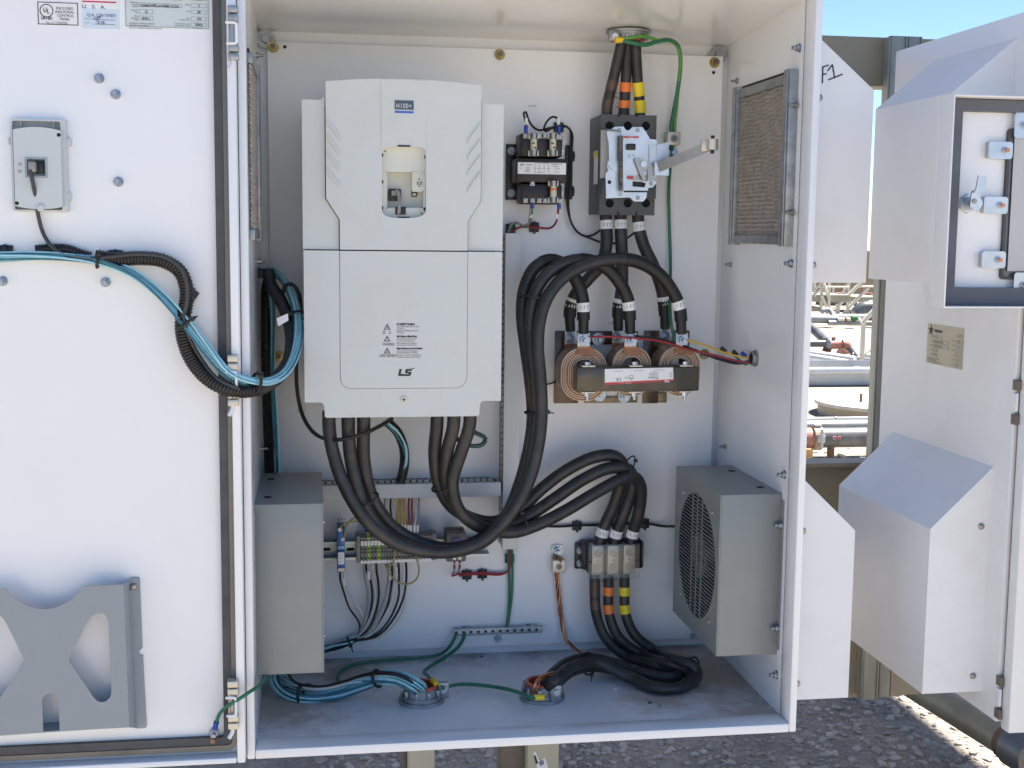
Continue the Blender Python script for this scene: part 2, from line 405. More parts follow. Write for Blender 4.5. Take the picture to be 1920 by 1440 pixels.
# shared hardware, built once and placed many times (axis points to -Y)
def hw(name, fn, m):
    mb = MB(); fn(mb); bmesh.ops.recalc_face_normals(mb.bm, faces=mb.bm.faces)
    me = bpy.data.meshes.new(name); mb.bm.to_mesh(me); mb.bm.free()
    for p in me.polygons: p.use_smooth = True
    me.set_sharp_from_angle(angle=R(35)); me.materials.append(m); return me
def _stud(mb, k=1.0, L=.014):
    mb.cyl((0, 0, 0), (0, -.0012, 0), .0078 * k, n=18); mb.cyl((0, -.0012, 0), (0, -.0065 * k, 0), .0062 * k, n=6)
    mb.cyl((0, -.0065 * k, 0), (0, -L, 0), .0034 * k, n=12)
STUD = hw('stud', lambda m: _stud(m), mat('zinc_fastener', (.36, .40, .45), .27, .9, var=.45, vscale=420, bump=.4, bscale=900))
STUDS = hw('small_stud', lambda m: _stud(m, .72, .013), STEEL)
def _brass(mb):
    mb.cyl((0, 0, 0), (0, -.003, 0), .0105, .0092, n=20); mb.cyl((0, -.003, 0), (0, -.010, 0), .0080, .0070, n=6)
BRASSN = hw('flange_nut', _brass, BRASS)
BRASSB = hw('bolt_end', lambda m: m.cyl((0, -.009, 0), (0, -.0175, 0), .0046, n=14), mat('dull_bolt_end', (.16, .13, .11), .5, .6))
def _wash(mb):
    mb.cyl((0, 0, 0), (0, -.003, 0), .0175, n=24); mb.cyl((0, -.003, 0), (0, -.008, 0), .0098, .0085, n=6); mb.cyl((0, -.008, 0), (0, -.0095, 0), .006, n=12)
BIGBOLT = hw('mounting_bolt', _wash, ALU)
def _rivet(mb):
    mb.sph((0, 0, 0), .0062, 12, (1, .55, 1)); mb.cyl((0, -.0028, 0), (0, -.0042, 0), .0021, n=6)
RIVET = hw('pan_screw', _rivet, STEEL)
def _screw(mb):
    mb.cyl((0, 0, 0), (0, -.0022, 0), .0042, .0036, n=14)
    mb.box(-.0029, .0029, -.0029, -.0021, -.0005, .0005); mb.box(-.0005, .0005, -.0029, -.0021, -.0029, .0029)
SCREW = hw('terminal_screw', _screw, STEEL)
def _lugbolt(mb):
    mb.cyl((0, 0, 0), (0, -.002, 0), .0125, n=24); mb.cyl((0, -.002, 0), (0, -.0035, 0), .0098, n=20); mb.cyl((0, -.0035, 0), (0, -.010, 0), .0082, n=6); mb.cyl((0, -.010, 0), (0, -.019, 0), .0046, .0040, n=14)
LUGBOLT = hw('lug_bolt', _lugbolt, mat('blue_zinc_hardware', (.30, .36, .44), .28, .9, var=.25, vscale=300))
def _clip(mb):
    mb.box(-.0095, .0095, -.0035, 0, -.0095, .0095, .0008); mb.box(-.0095, .0095, -.0075, -.0035, -.004, .004, .0008); mb.box(-.002, .002, -.0095, 0, -.0125, .0115, .0005)
CLIP = hw('adhesive_clip', _clip, BLACK)
RX = (0, 0, R(-90))   # stud pointing to -X (mounted on a wall at x = W)
RXP = (0, 0, R(90))   # stud pointing to +X

# ================================================================== SETTING
g = MB()
S = [(-400, -400), (400, -400), (400, 400), (-400, 400)]
vs = [g.bm.verts.new((a, b, GZ)) for a, b in S]; g.bm.faces.new(vs)
g.build('ground', GROUNDM, kind='structure', origin=(0, 0, GZ))
# far earth bank that closes the view
g = MB(); rows = []
for j, (yy, hh) in enumerate(((58, 0), (61, 1.0), (66, 2.5), (74, 3.3), (95, 3.6))):
    rows.append([g.bm.verts.new((-140 + i * 4, yy + random.uniform(-.8, .8), GZ - .05 + hh * (1 + .18 * math.sin(i * .7) + random.uniform(-.08, .08)))) for i in range(91)])
for a, b in zip(rows, rows[1:]):
    for i in range(90): g.bm.faces.new((a[i], a[i + 1], b[i + 1], b[i]))
g.build('earth_bank', mat('pale_tan_earth', (.40, .31, .20), .95, var=.15, vscale=.8), kind='structure', sharp=80)
def stones(name, N, area, smin, smax, power=1.6):
    tb = bmesh.new(); bmesh.ops.create_icosphere(tb, subdivisions=1, radius=1); tv = [v.co.copy() for v in tb.verts]; tf = [[v.index for v in f.verts] for f in tb.faces]; tb.free()
    V, F = [], []
    for _ in range(N):
        x = random.uniform(*area[:2]); y = random.uniform(*area[2:]); s = smin + (smax - smin) * random.random() ** power
        rot = Matrix.Rotation(random.random() * 6.28, 3, 'Z') @ Matrix.Rotation(random.uniform(-.5, .5), 3, 'X') @ Matrix.Diagonal((s * random.uniform(.7, 1.3), s * random.uniform(.7, 1.2), s * random.uniform(.35, .75)))
        o = len(V); pos = Vector((x, y, s * .12))
        V += [rot @ (c * random.uniform(.72, 1.2)) + pos for c in tv]; F += [[i + o for i in f] for f in tf]
    me = bpy.data.meshes.new(name); me.from_pydata(V, [], F); me.materials.append(ROCKM)
    return place(me, name, (0, 0, GZ), kind='stuff')
stones('loose_gravel', 17000, (.1, 3.0, .7, 2.6), .0015, .019, 4.2)
stones('loose_gravel', 2500, (1.2, 4.2, 2.6, 4.6), .004, .03, 4.)
stones('scattered_stones', 900, (1.8, 6.5, 4.2, 8.5), .008, .05, 3)

# unseen shade roof, inferred from the shaded ground; shape and colour set for light
roof = MB()
rx0, rx1, ry0, ry1, rz = -1.8, 4.45, -.30, 2.37, 4.0
n = 62
prof = [(rx0 + (rx1 - rx0) * i / n, rz + (.018 if i % 2 else 0)) for i in range(n + 1)]
roof.prism(prof + [(x, z + .004) for x, z in reversed(prof)], ry0, ry1, 'y')
rt = thing('shade_roof', 'corrugated steel shade roof standing over the row of cabinets', 'roof', (0, 0, GZ))
roof.build('roof_sheet', ROOFM, rt)
for px_, py_ in ((rx0 + .1, ry1 - .1), (rx0 + .1, ry0 + .1), (rx1 - .12, ry0 + .1)):
    MB().box(px_ - .04, px_ + .04, py_ - .04, py_ + .04, GZ, rz, .004).build('roof_post', UNISTRUT, rt)

# ================================================================== CABINETS
def hood(parent, xw, sgn, zb, zt, zo, y0, y1):
    # vent hood: closed sheet box with sloped top, open at the bottom; xw wall plane, sgn direction outwards
    xo = xw + sgn * .115
    mb = MB()
    pr = [(xw, zb), (xo, zb), (xo, zo), (xw, zt)]
    t = .002
    mb.prism(pr, y0, y0 + t, 'y'); mb.prism(pr, y1 - t, y1, 'y')
    mb.box(min(xo, xo - sgn * t), max(xo, xo - sgn * t), y0 + t, y1 - t, zb, zo)
    d = (Vector((xw, 0, zt)) - Vector((xo, 0, zo))); nn = Vector((-d.z, 0, d.x)).normalized() * t
    if nn.z > 0: nn = -nn
    mb.prism([(xo, zo), (xw, zt), (xw + nn.x, zt + nn.z), (xo + nn.x - sgn * .001, zo + nn.z)], y0 + t, y1 - t, 'y')
    h = mb.build('vent_hood', EXTW, parent)
    for zz in (zb + .03, (zb + zt) / 2 + .1):
        inst(RIVET, h, (xw + sgn * .018, y0 - .0005, zz), None, 'screw')
    return h

def lip(parent, x0, x1, yf):
    # folded front frame round the opening
    mb = MB(); w_ = TH
    mb.box(x0 - w_, x0, yf, yf + .05, -w_, HF + w_, .003); mb.box(x1, x1 + w_, yf, yf + .05, -w_, HF + w_, .003)
    mb.box(x0 + .0005, x1 - .0005, yf + .0004, yf + .05, -w_, .0025, .002); mb.box(x0 + .0005, x1 - .0005, yf + .0004, yf + .0025, HF - .001, HF + w_, .0005)
    return mb.build('front_frame', EXTW if x0 > 1 else WHITE, parent)

enc = thing('electrical_cabinet', 'large open white steel control cabinet full of wiring, in the middle', 'cabinet', (W / 2, -D / 2, -TH))
MB().box(0, W, 0, .012, 0, H).build('back_wall', WHITE, enc)
MB().box(-TH, 0, -D + .045, .012, -TH, HF + TH).build('side_wall', WHITE, enc)
MB().box(W, W + TH, -D + .045, .012, -TH, HF + TH).build('side_wall', WHITE, enc)
MB().prism([(-D + .003, HF), (.0, H), (.012, H), (.012, HF + TH), (-D + .003, HF + TH)], 0, W, 'x').build('ceiling', WHITE, enc)
MB().box(0, W, -D + .045, .012, -TH, 0).build('floor', FLOORM, enc)
lip(enc, 0, W, -D)
MB().box(-.034, -TH - .0005, -D + .012, -D + .016, -TH, HF + TH).build('gap_shade_strip', POSTDARK, enc)  # dark strip added behind the door gap, standing in for its shade
# return flange along the back edge of floor and ceiling
MB().box(.004, W - .004, -.012, -.0005, 0.0004, .017, .002).build('back_ledge', WHITE, enc)
mp = MB().box(.018, .896, YP, YP + .003, .021, 1.195, .001).build('mounting_plate', PLATE, enc)
rim = MB()
for bx in ((.018, .020, .021, 1.195), (.894, .896, .021, 1.195)): rim.box(bx[0], bx[1], YP + .0035, -.004, bx[2], bx[3])
rim.box(.021, .893, YP + .0035, -.004, 1.193, 1.195); rim.build('plate_return', PLATE, enc)
for u, v in ((512, 88), (937, 102), (1340, 117), (523, 668), (1321, 664)): inst(BRASSB, inst(BRASSN, mp, atY(u, v, YP), None, 'flange_nut'), atY(u, v, YP), None, 'bolt_end')
for u, v in ((933, 1197), (1300, 1192)): inst(STUD, mp, atY(u, v, YP), None, 'nut')
for u, v in ((498, 73), (1347, 103)): inst(BIGBOLT, enc, atY(u, v, -.012), None, 'mounting_bolt')
hl = MB()
for u, v in ((534, 88), (1338, 136)): p = atY(u, v, YP); hl.cyl((p.x, YP - .0004, p.z), (p.x, YP + .001, p.z), .0032, n=14)
hl.build('screw_hole', HOLE, mp)
for u, v in ((1500, 90), (1383, 152), (1371, 496), (1485, 494), (1361, 837), (1472, 890), (1457, 1265)):
    p = atX(u, v, W); inst(STUD if u > 1400 else STUDS, enc, (W, p.y, p.z), RX, 'wall_stud')
for yy, zz in ((-.10, 1.16), (-.10, .79), (-.09, .44)):
    inst(STUDS, enc, (0, yy, zz), RXP, 'wall_stud')
for xw, sg in ((W + TH, 1),):
    hood(enc, xw, sg, .768, 1.19, 1.094, -.408, -.10); hood(enc, xw, sg, .026, .441, .332, -.408, -.0)
# hand-written mark on the upper hood
mk = MB(); yy = -.4088
def stroke(mb, a, b, y, wd=.0022):
    (x0, z0), (x1, z1) = XZ(*a, y), XZ(*b, y); d = Vector((x1 - x0, z1 - z0)); p = Vector((-d.y, d.x)).normalized() * wd / 2
    mb.prism([(x0 + p.x, z0 + p.y), (x1 + p.x, z1 + p.y), (x1 - p.x, z1 - p.y), (x0 - p.x, z0 - p.y)], y, y + .0006, 'y')
for a, b in (((1543, 126), (1542, 156)), ((1542, 126), (1554, 122)), ((1542, 140), (1550, 138)), ((1552, 133), (1561, 121)), ((1561, 121), (1565, 147)), ((1553, 150), (1580, 139))): stroke(mk, a, b, yy)
mk.build('handwritten_mark', INK, enc)

# ---- door of the open cabinet, swung right round
YD = -.462
DXR = atY(442, 100, -.487).x; DXL = DXR - .935
DZ0, DZ1 = atY(300, 1432, -.487).z - .006, 1.24
door = MB().box(DXL, DXR, YD, YD + .003, DZ0, DZ1).build('door', WHITE, enc)
fl = MB()
fl.box(DXR - .0135, DXR, -.488, YD - .0003, DZ0, DZ1, .003); fl.box(DXL, DXL + .0135, -.488, YD - .0003, DZ0, DZ1, .003)
fl.box(DXL + .014, DXR - .014, -.488, YD - .0003, DZ0, DZ0 + .010, .003); fl.box(DXL + .014, DXR - .014, -.488, YD - .0003, DZ1 - .010, DZ1, .003)
fl.build('door_flange', WHITE, door)
gx0, gx1, gz0, gz1 = DXL + .038, atY(415.5, 100, YD - .0095).x, DZ0 + .026, DZ1 - .028
MB().prism(rrect(gx0 - .0098, DXR - .0142, gz0 - .0098, gz1 + .0098, .016), YD - .011, YD - .0003, 'y', [list(reversed(rrect(gx0 - .0005, gx1 + .0005, gz0 - .0005, gz1 + .0005, .008)))]).build('gasket_channel', CHANNEL, door)
MB().prism(rrect(gx0, gx1, gz0, gz1, .008), YD - .0095, YD - .0004, 'y', [list(reversed(rrect(gx0 + .0128, gx1 - .0128, gz0 + .0128, gz1 - .0128, .004)))]).build('gasket', GASKET, door)
for u, v in ((186, 147), (217, 177), (222, 341), (5, 527), (198, 529)):
    p = atY(u, v, YD); inst(STUD, door, (p.x, YD, p.z), None, 'nut')
def hinge(v0, v1, gold):
    y = -.495; za = atY(436, v0, y).z; zb = atY(436, v1, y).z
    xa = atY(427, v0, y).x; xb = atY(447, v0, y).x; m_ = TIN if gold else GALV
    h = MB().box(xa, xb - .006, -.4885, -.486, zb - .0115, za + .0115, .0008).build('hinge', m_, door)
    for zc in (za, zb):
        for q0, q1 in ((-.0115, -.001), (.001, .0115)): MB().box(xa, xb, -.503, -.489, zc + q0, zc + q1, .0015).build('hinge_knuckle', m_, door)
    xc = xa + .007
    MB().cyl((xc, -.496, zb + .012), (xc, -.496, za - .012), .0042, n=12).build('hinge_pin', STEEL, h)
    pn = MB(); pn2 = MB(); x2 = xa + .013
    pn.tube(smooth([(xa - .003, -.505, za - .014), (x2 - .001, -.505, za - .015), (x2, -.505, za - .022), (x2, -.505, (za + zb) / 2), (x2, -.505, zb + .017), (x2 - .001, -.505, zb + .0135), (xa - .002, -.505, zb + .0125)], .003), .0022, 7)
    pn2.tube(smooth([(xc, -.497, zb - .012), (xc - .001, -.499, zb - .017), (xc - .006, -.503, zb - .026)], .003), .0032, 8)
    pn.build('release_pin', WHITE, h); pn2.build('pin_tip', WHITE, h)
hinge(26, 99, False); hinge(679, 747, True); hinge(1288, 1352, True)

# ---- neighbouring cabinet, closed
NX = 1.30
nb = thing('electrical_cabinet', 'closed white steel cabinet at the right edge, seen from its hooded side', 'cabinet', (NX + W / 2, -D / 2, -TH))
MB().box(NX, NX + .012, -D, .07, -TH, H + TH, .003).build('side_wall', EXTW, nb)
MB().box(NX + W, NX + W + .012, -D, .07, -TH, H + TH, .003).build('side_wall', EXTW, nb)
MB().box(NX + .0125, NX + W - .0005, .058, .0695, -TH, H + TH).build('back_wall', EXTW, nb)
MB().box(NX + .0125, NX + W - .0005, -D + .002, .0575, H + .002, H + TH - .001).build('roof', EXTW, nb)
MB().box(NX + .0125, NX + W - .0005, -D + .002, .0575, -TH + .001, -.002).build('floor', EXTW, nb)
hood(nb, NX, -1, .765, 1.19, 1.094, -.405, -.10); hood(nb, NX, -1, .025, .441, .33, -.405, .0)
nd = MB(); nd.box(NX + .006, NX + W + .008, -.492, -D - .006, -.022, H + TH, .004); nd = nd.build('door', EXTW, nb)
for zc in (.565, .035):
    for dz in (-.030, .030): MB().box(NX - .0015, NX + .006, -.471, -D + .004, zc + dz - .009, zc + dz + .009, .001).build('hinge_slot', POSTDARK, nd)
    MB().box(NX - .0012, NX + .004, -.468, -D + .003, zc - .016, zc + .016, .001).build('hinge', EXTW, nd)
# keypad window cover, hinged open off the neighbour's door
yc = -.62
cx0, cx1, cz0, cz1 = atY(1786, 400, yc).x, atY(1786, 400, yc).x + .30, atY(1850, 578, yc).z, atY(1850, 178, yc).z
cx0 = atY(1778, 400, yc).x
cv = MB(); t = .0028
cv.box(cx0, cx1, yc + .045, yc + .048, cz0, cz1)
cv = cv.build('window_cover', WHITE, nb)
fr = MB(); fr.box(cx0, cx0 + t, yc, yc + .0448, cz0, cz1, .0008); fr.box(cx1 - t, cx1, yc, yc + .0448, cz0, cz1, .0008)
fr.box(cx0 + t, cx1 - t, yc + .0002, yc + .0448, cz0, cz0 + t, .0008); fr.box(cx0 + t, cx1 - t, yc + .0002, yc + .0448, cz1 - t, cz1, .0008)
fr.build('cover_flange', EXTW, cv)
MB().prism([(cx0 + .004, cz0 + .004), (cx1 - .004, cz0 + .004), (cx1 - .004, cz1 - .004), (cx0 + .004, cz1 - .004)], yc + .026, yc + .0446, 'y',
           [[(cx0 + .030, cz0 + .031), (cx0 + .030, cz1 - .022), (cx1 - .018, cz1 - .022), (cx1 - .018, cz0 + .031)]]).build('gasket', mat('blue_grey_gasket', (.10, .105, .125), .5, var=.2, vscale=12, stretch=(.3, 1, 1)), cv)
ywp = yc + .045
wx0 = atY(1880, 380, ywp).x; wz0 = atY(1890, 524, ywp).z; wz1 = atY(1890, 241, ywp).z; wx1 = cx1 - .03
wf = MB().prism(rrect(wx0, wx1, wz0, wz1, .006, 3), ywp - .006, ywp - .0002, 'y', [list(reversed(rrect(wx0 + .005, wx1 - .005, wz0 + .005, wz1 - .005, .004, 3)))]).build('window_seal', GASKET, cv)
MB().box(wx0 + .0055, wx1 - .0055, ywp - .0035, ywp - .001, wz0 + .0055, wz1 - .0055).build('window_pane', mat('dark_window_pane', (.10, .105, .11), .08, coat=.5), cv)
pp = MB().box(atY(1899, 380, ywp - .012).x, wx1 - .02, ywp - .007, ywp - .0062, atY(1900, 508, ywp).z, atY(1900, 258, ywp).z).build('window_panel', mat('pale_grey_panel', (.52, .51, .50), .4), cv)
for u, v, ve in ((1875, 282, 0), (1866, 385, 0), (1862, 487, 0), (1916, 235, 1), (1914, 535, -1)):
    p = atY(u, v, ywp - .01); a, b = (.0205, .0135) if ve == 0 else (.0135, .0205)
    c = MB(); c.prism(rrect(p.x - a, p.x + a, p.z - b, p.z + b, .005, 4), ywp - .0125, ywp - .0105, 'y')
    if ve == 0: c.box(p.x - a + .001, p.x - a + .013, ywp - .0105, ywp - .0004, p.z - b + .001, p.z + b - .001, .001)
    else: c.box(p.x - a + .001, p.x + a - .001, ywp - .0105, ywp - .0004, p.z + ve * b - (.013 if ve > 0 else 0), p.z + ve * b + (0 if ve > 0 else .013))
    c.build('window_clip', ZINC, cv)
    q = (p.x + (.008 if ve == 0 else .003), p.z)
    e = MB(); e.cyl((q[0], ywp - .0125, q[1]), (q[0], ywp - .014, q[1]), .0066, n=14); e.cyl((q[0], ywp - .014, q[1]), (q[0], ywp - .018, q[1]), .0050, n=6); e.build('clip_nut', ZINC, cv)
    MB().cyl((q[0], ywp - .018, q[1]), (q[0], ywp - .0205, q[1]), .0034, n=12).build('clip_stud', COPPEREND, cv)
# quarter-turn latch
p = atY(1813, 382, ywp); lt = MB(); lt.cyl((p.x, ywp - .0003, p.z), (p.x, ywp - .006, p.z), .0155, n=6); lt.cyl((p.x, ywp - .006, p.z), (p.x, ywp - .030, p.z), .0105, n=18)
lt.build('latch_barrel', ZINC, cv)
lt = MB(); q = atY(1826, 376, ywp - .032); lt.prism([(q.x - .007, q.z - .010), (q.x + .008, q.z - .010), (q.x + .010, q.z + .013), (q.x - .005, q.z + .013)], ywp - .034, ywp - .031, 'y')
lt.box(q.x - .004, q.x + .012, ywp - .0405, ywp - .0312, q.z + .012, q.z + .0155)
lt.prism([(q.x - .003, q.z + .0145), (q.x + .0125, q.z + .0145), (q.x + .0145, q.z + .037), (q.x + .0005, q.z + .0385)], ywp - .042, ywp - .039, 'y')
lt.build('latch_cam', ZINC, cv)
inst(SCREW, cv, (q.x, ywp - .0342, q.z - .001), None, 'latch_screw')

# nameplate on the neighbour's side wall
np_ = MB(); xs = NX - .0006
c = [atX(u, v, NX) for u, v in ((1740, 608), (1808, 614), (1805, 692), (1738, 681))]
y0, y1 = sum(q.y for q in (c[2], c[1])) / 2, sum(q.y for q in (c[0], c[3])) / 2; z0, z1 = (c[2].z + c[3].z) / 2, (c[0].z + c[1].z) / 2
nt_ = thing('nameplate', 'khaki data plate stuck on the side wall of the closed right cabinet', 'nameplate', (NX, (y0 + y1) / 2, z0))
MB().box(NX - .0010, NX - .0002, y0, y1, z0, z1).build('plate', KHAKI, nt_)
RS = (R(90), 0, R(-90)); wd, ht = y1 - y0, z1 - z0
def nlab(s, fy, fz, size, m=INK, sx=1., al='LEFT', bold=0.): return text(s, (NX - .0014, y1 - fy * wd, z1 - fz * ht), size * ht, m, nt_, RS, al, sx, bold)
def nbox(fy0, fz0, fy1, fz1):
    a, b, c_, d_ = y1 - fy1 * wd, y1 - fy0 * wd, z1 - fz1 * ht, z1 - fz0 * ht; tt = .0009
    MB().prism([(a, c_), (b, c_), (b, d_), (a, d_)], NX - .0013, NX - .00105, 'x', [[(a + tt, c_ + tt), (a + tt, d_ - tt), (b - tt, d_ - tt), (b - tt, c_ + tt)]]).build('printed_box', INKGREY, nt_)
star = MB(); cy_, cz_ = y1 - .10 * wd, z1 - .16 * ht
star.prism([(cy_ + (.085 if k % 2 == 0 else .035) * wd * math.cos(R(90 + 36 * k)), cz_ + (.085 if k % 2 == 0 else .035) * wd * math.sin(R(90 + 36 * k))) for k in range(10)], NX - .0013, NX - .00105, 'x'); star.build('star_mark', INK, nt_)
nlab('INTEGRATED', .2, .18, .07, bold=.0004); nlab('POWER SERVICES', .22, .215, .035, INKGREY); nlab('SERIAL NUMBER', .97, .19, .04, INK, .9, 'RIGHT'); nlab('HORSEPOWER', .97, .235, .04, INK, .9, 'RIGHT')
nlab('STN-1', .22, .335, .06); nlab('125463VFD-H100R', .2, .45, .06); nlab('125463VFD-COG', .2, .56, .06); nlab('3R', .26, .67, .06); nlab('SD911', .21, .78, .06)
for i, s in enumerate(('480', '60', '3', '60', '156', '35KA')): nlab(s, .88, .36 + i * .115, .06, al='CENTER'); nbox(.8, .30 + i * .115, .97, .38 + i * .115)
for i, s in enumerate(('VOLTS', 'HERTZ', 'PHASE', 'HP', 'AMPS', 'SCCR')): nlab(s, .77, .35 + i * .115, .04, al='RIGHT')
for b in ((.18, .27, .42, .355), (.18, .385, .62, .47), (.18, .495, .62, .58), (.18, .61, .32, .69), (.18, .72, .32, .80)): nbox(*b)
for i, s in enumerate(('MODEL', 'PART', 'DIAGRAM', 'TYPE', 'TABLE')): nlab(s, .165, .33 + i * .11, .04, al='RIGHT', sx=.8)
nlab('EXTERNAL CONTROL WIRING', .05, .88, .042); nlab('USE AWG #14 MINIMUM', .05, .92, .042); nlab('USE 75C COPPER CONDUCTORS ONLY', .05, .965, .042)

# ---- support rack behind the cabinets
def ibeam(name, label, z0, z1, yf, x0=-3, x1=4.2, fl=.09, m=TANBEAM):
    mb = MB(); tk = .009
    ym = yf + fl / 2
    pr = [(yf, z1 - tk), (yf, z1), (yf + fl, z1), (yf + fl, z1 - tk), (ym + .004, z1 - tk), (ym + .004, z0 + tk), (yf + fl, z0 + tk), (yf + fl, z0), (yf, z0), (yf, z0 + tk), (ym - .004, z0 + tk), (ym - .004, z1 - tk)]
    mb.prism(pr, x0, x1, 'x'); return mb.build(name, m, None, label, 'beam', 'beams of the cabinet rack')
def cbeam(name, label, z0, z1, yf, x0=-3, x1=4.2, dp=.07, m=TANBEAM):
    mb = MB(); t_ = .008
    mb.prism([(yf, z0), (yf + dp, z0), (yf + dp, z0 + t_), (yf + t_, z0 + t_), (yf + t_, z1 - t_), (yf + dp, z1 - t_), (yf + dp, z1), (yf, z1)], x0, x1, 'x')
    return mb.build(name, m, None, label, 'beam', 'beams of the cabinet rack')
cbeam('rack_beam', 'dark tan steel beam highest up, against the sky between the cabinets', 1.192, 1.302, .345)
ibeam('rack_beam', 'tan steel beam at mid height under the pipes, between the vent hoods', .13, .312, .345, fl=.07)
cbeam('rack_beam', 'tan steel beam lowest down, just above the gravel', -.268, -.118, .345)
def strut(x0, x1, yb, z0, z1, label):
    mb = MB(); t_ = .003; f = yb - .041
    mb.box(x0, x1, f, f + t_, z0, z1, .0012); mb.box(x0, x0 + t_, f + .0015, yb, z0, z1); mb.box(x1 - t_, x1, f + .0015, yb, z0, z1)
    mb.box(x0 - .004, x0 - .0002, f + .002, f + .008, z0, z1, .001); mb.box(x1 + .0002, x1 + .0038, f - .003, f + .006, z0, z1, .0015)
    return mb.build('strut_channel', UNISTRUT, None, label, 'strut', 'struts between the cabinets')
strut(1.397, 1.430, .343, -.26, 1.30, 'left galvanised strut channel standing between the two cabinets')
strut(1.438, 1.466, .343, -.255, 1.30, 'right galvanised strut channel, half behind the closed cabinet')
# legs under the open cabinet
lg = thing('rack_leg', 'narrow tan steel leg under the cabinet, left of the stickered leg', 'post', (.32, .1, GZ), 'legs under the open cabinet')
MB().box(.290, .348, .10, .160, GZ, -.0145, .006).build('leg_tube', POSTTAN, lg); MB().box(.279, .2895, .125, .16, GZ, -.0145, .002).build('leg_flange', POSTDARK, lg)
lg = thing('rack_leg', 'wide tan steel leg with a torn sticker under the cabinet', 'post', (.56, .1, GZ), 'legs under the open cabinet')
MB().box(.546, .617, .10, .16, GZ, -.0145, .008).build('leg_tube', POSTTAN, lg); MB().box(.494, .5455, .13, .2, GZ, -.0145, .002).build('leg_flange', POSTDARK, lg)
p = atY(1010, 1416, .0985); st = thing('torn_sticker', 'torn white bar sticker on the wide tan leg under the cabinet', 'sticker', p)
pr = [XZ(u, v, .0985) for u, v in ((1000, 1412), (1004, 1409), (1011, 1426), (1022, 1421), (1027, 1436), (1030, 1450), (1010, 1452))]
MB().prism(pr, .0985, .0992, 'y').build('paper', LABELW, st)
MB().prism([XZ(u, v, .098) for u, v in ((1001, 1417), (1004, 1416), (1009, 1431), (1005, 1433))], .0978, .0984, 'y').build('printed_box', INK, st)
MB().prism([XZ(u, v, .098) for u, v in ((1010, 1428), (1018, 1424), (1021, 1432), (1013, 1437))], .0978, .0984, 'y').build('printed_mark', INKGREY, st)

# ================================================================== MOTOR DRIVE
yv = -.330
x0, x1 = atY(569, 600, yv).x, atY(942, 600, yv).x
zs = (atY(755, 470, yv).z)                      # split line between the covers
zt_l = atY(590, 186, yv).z; zt = atY(756, 148, yv).z; zb = atY(590, 755, yv).z; zb2 = atY(755, 782, yv).z
dr = thing('motor_drive', 'tall pale grey drive unit hanging on the plate, largest device in the cabinet', 'drive', ((x0 + x1) / 2, YP, zb2))
px0, px1 = atY(611, 300, yv).x, atY(902, 300, yv).x; nx0, nx1 = atY(638, 600, yv).x, atY(876, 600, yv).x
bx0, bx1 = atY(608, 770, yv).x, atY(900, 770, yv).x
zk0 = atY(611, 372, yv).z; zk1 = atY(638, 412, yv).z
def lo_(u): return atY(u, 700, yv).x
# inner body
MB().box(x0 + .006, x1 - .006, YP - .235, YP - .001, zb + .006, zt_l - .004, .004).build('inner_body', mat('dark_grey_drive_body', (.10, .105, .105), .6), dr)
# upper cover: cheeks set back, centre panel proud, with the keypad recess cut through it
rc = [XZ(u, v, yv) for u, v in ((716, 284), (722, 278), (735, 275), (756, 274), (781, 275), (793, 278), (799, 285), (799, 397), (793, 404), (780, 408), (757, 409), (735, 408), (722, 404), (716, 397))]
cz = zs + .0009
MB().prism([(x0, cz), (nx0 - .0016, cz), (nx0 - .0016, zk1), (px0 - .0016, zk0), (px0 - .0016, zt_l + .006), (px0 - .008, zt_l), (x0, zt_l)], yv + .008, YP - .02, 'y').build('side_cheek', VFD, dr)
MB().prism([(x1, cz), (nx1 + .0016, cz), (nx1 + .0016, zk1), (px1 + .0016, zk0), (px1 + .0016, zt_l + .006), (px1 + .008, zt_l), (x1, zt_l)], yv + .008, YP - .02, 'y').build('side_cheek', VFD, dr)
top = [(px0 + (px1 - px0) * k / 16, zt - .0075 * ((k - 8) / 8) ** 2) for k in range(17)]
hol = [list(reversed(rc))]
pan = [(nx0, cz), (nx1, cz), (nx1, zk1 - .0005), (px1, zk0), *[t for t in reversed(top)], (px0, zk0), (nx0, zk1 - .0005)]
pan = [(nx0, cz), (nx1, cz), (nx1, zk1), (px1, zk0)] + list(reversed(top)) + [(px0, zk0), (nx0, zk1)]
up = MB().prism(pan, yv, yv + .03, 'y', hol).build('upper_cover', VFD, dr)
# dome of the upper cover behind the face
MB().prism([(px0 + .001, zt_l - .05)] + [(px1 - .001, zt_l - .05)] + [(x, z - .002) for x, z in reversed(top)], yv + .0305, YP - .03, 'y').build('top_shell', VFD, dr)
# raised centre band above the recess (a shallow step each side)
ca, cb = atY(715, 220, yv).x, atY(800, 220, yv).x
tabh = [XZ(u, v, yv) for u, v in ((744, 276), (744, 262), (748, 258), (768, 258), (772, 262), (772, 276))]
band = [(ca, atY(715, 281, yv).z), (atY(722, 276, yv).x, atY(722, 276, yv).z)] + tabh + [(atY(793, 276, yv).x, atY(793, 276, yv).z), (cb, atY(800, 281, yv).z)]
bt = [(ca + (cb - ca) * k / 6, zt - .0012 - .0012 * ((k - 3) / 3) ** 2) for k in range(7)]
MB().prism(band + list(reversed(bt)), yv - .0012, yv - .0001, 'y').build('centre_band', VFD, dr)
tp = [(x, z) for x, z in tabh]
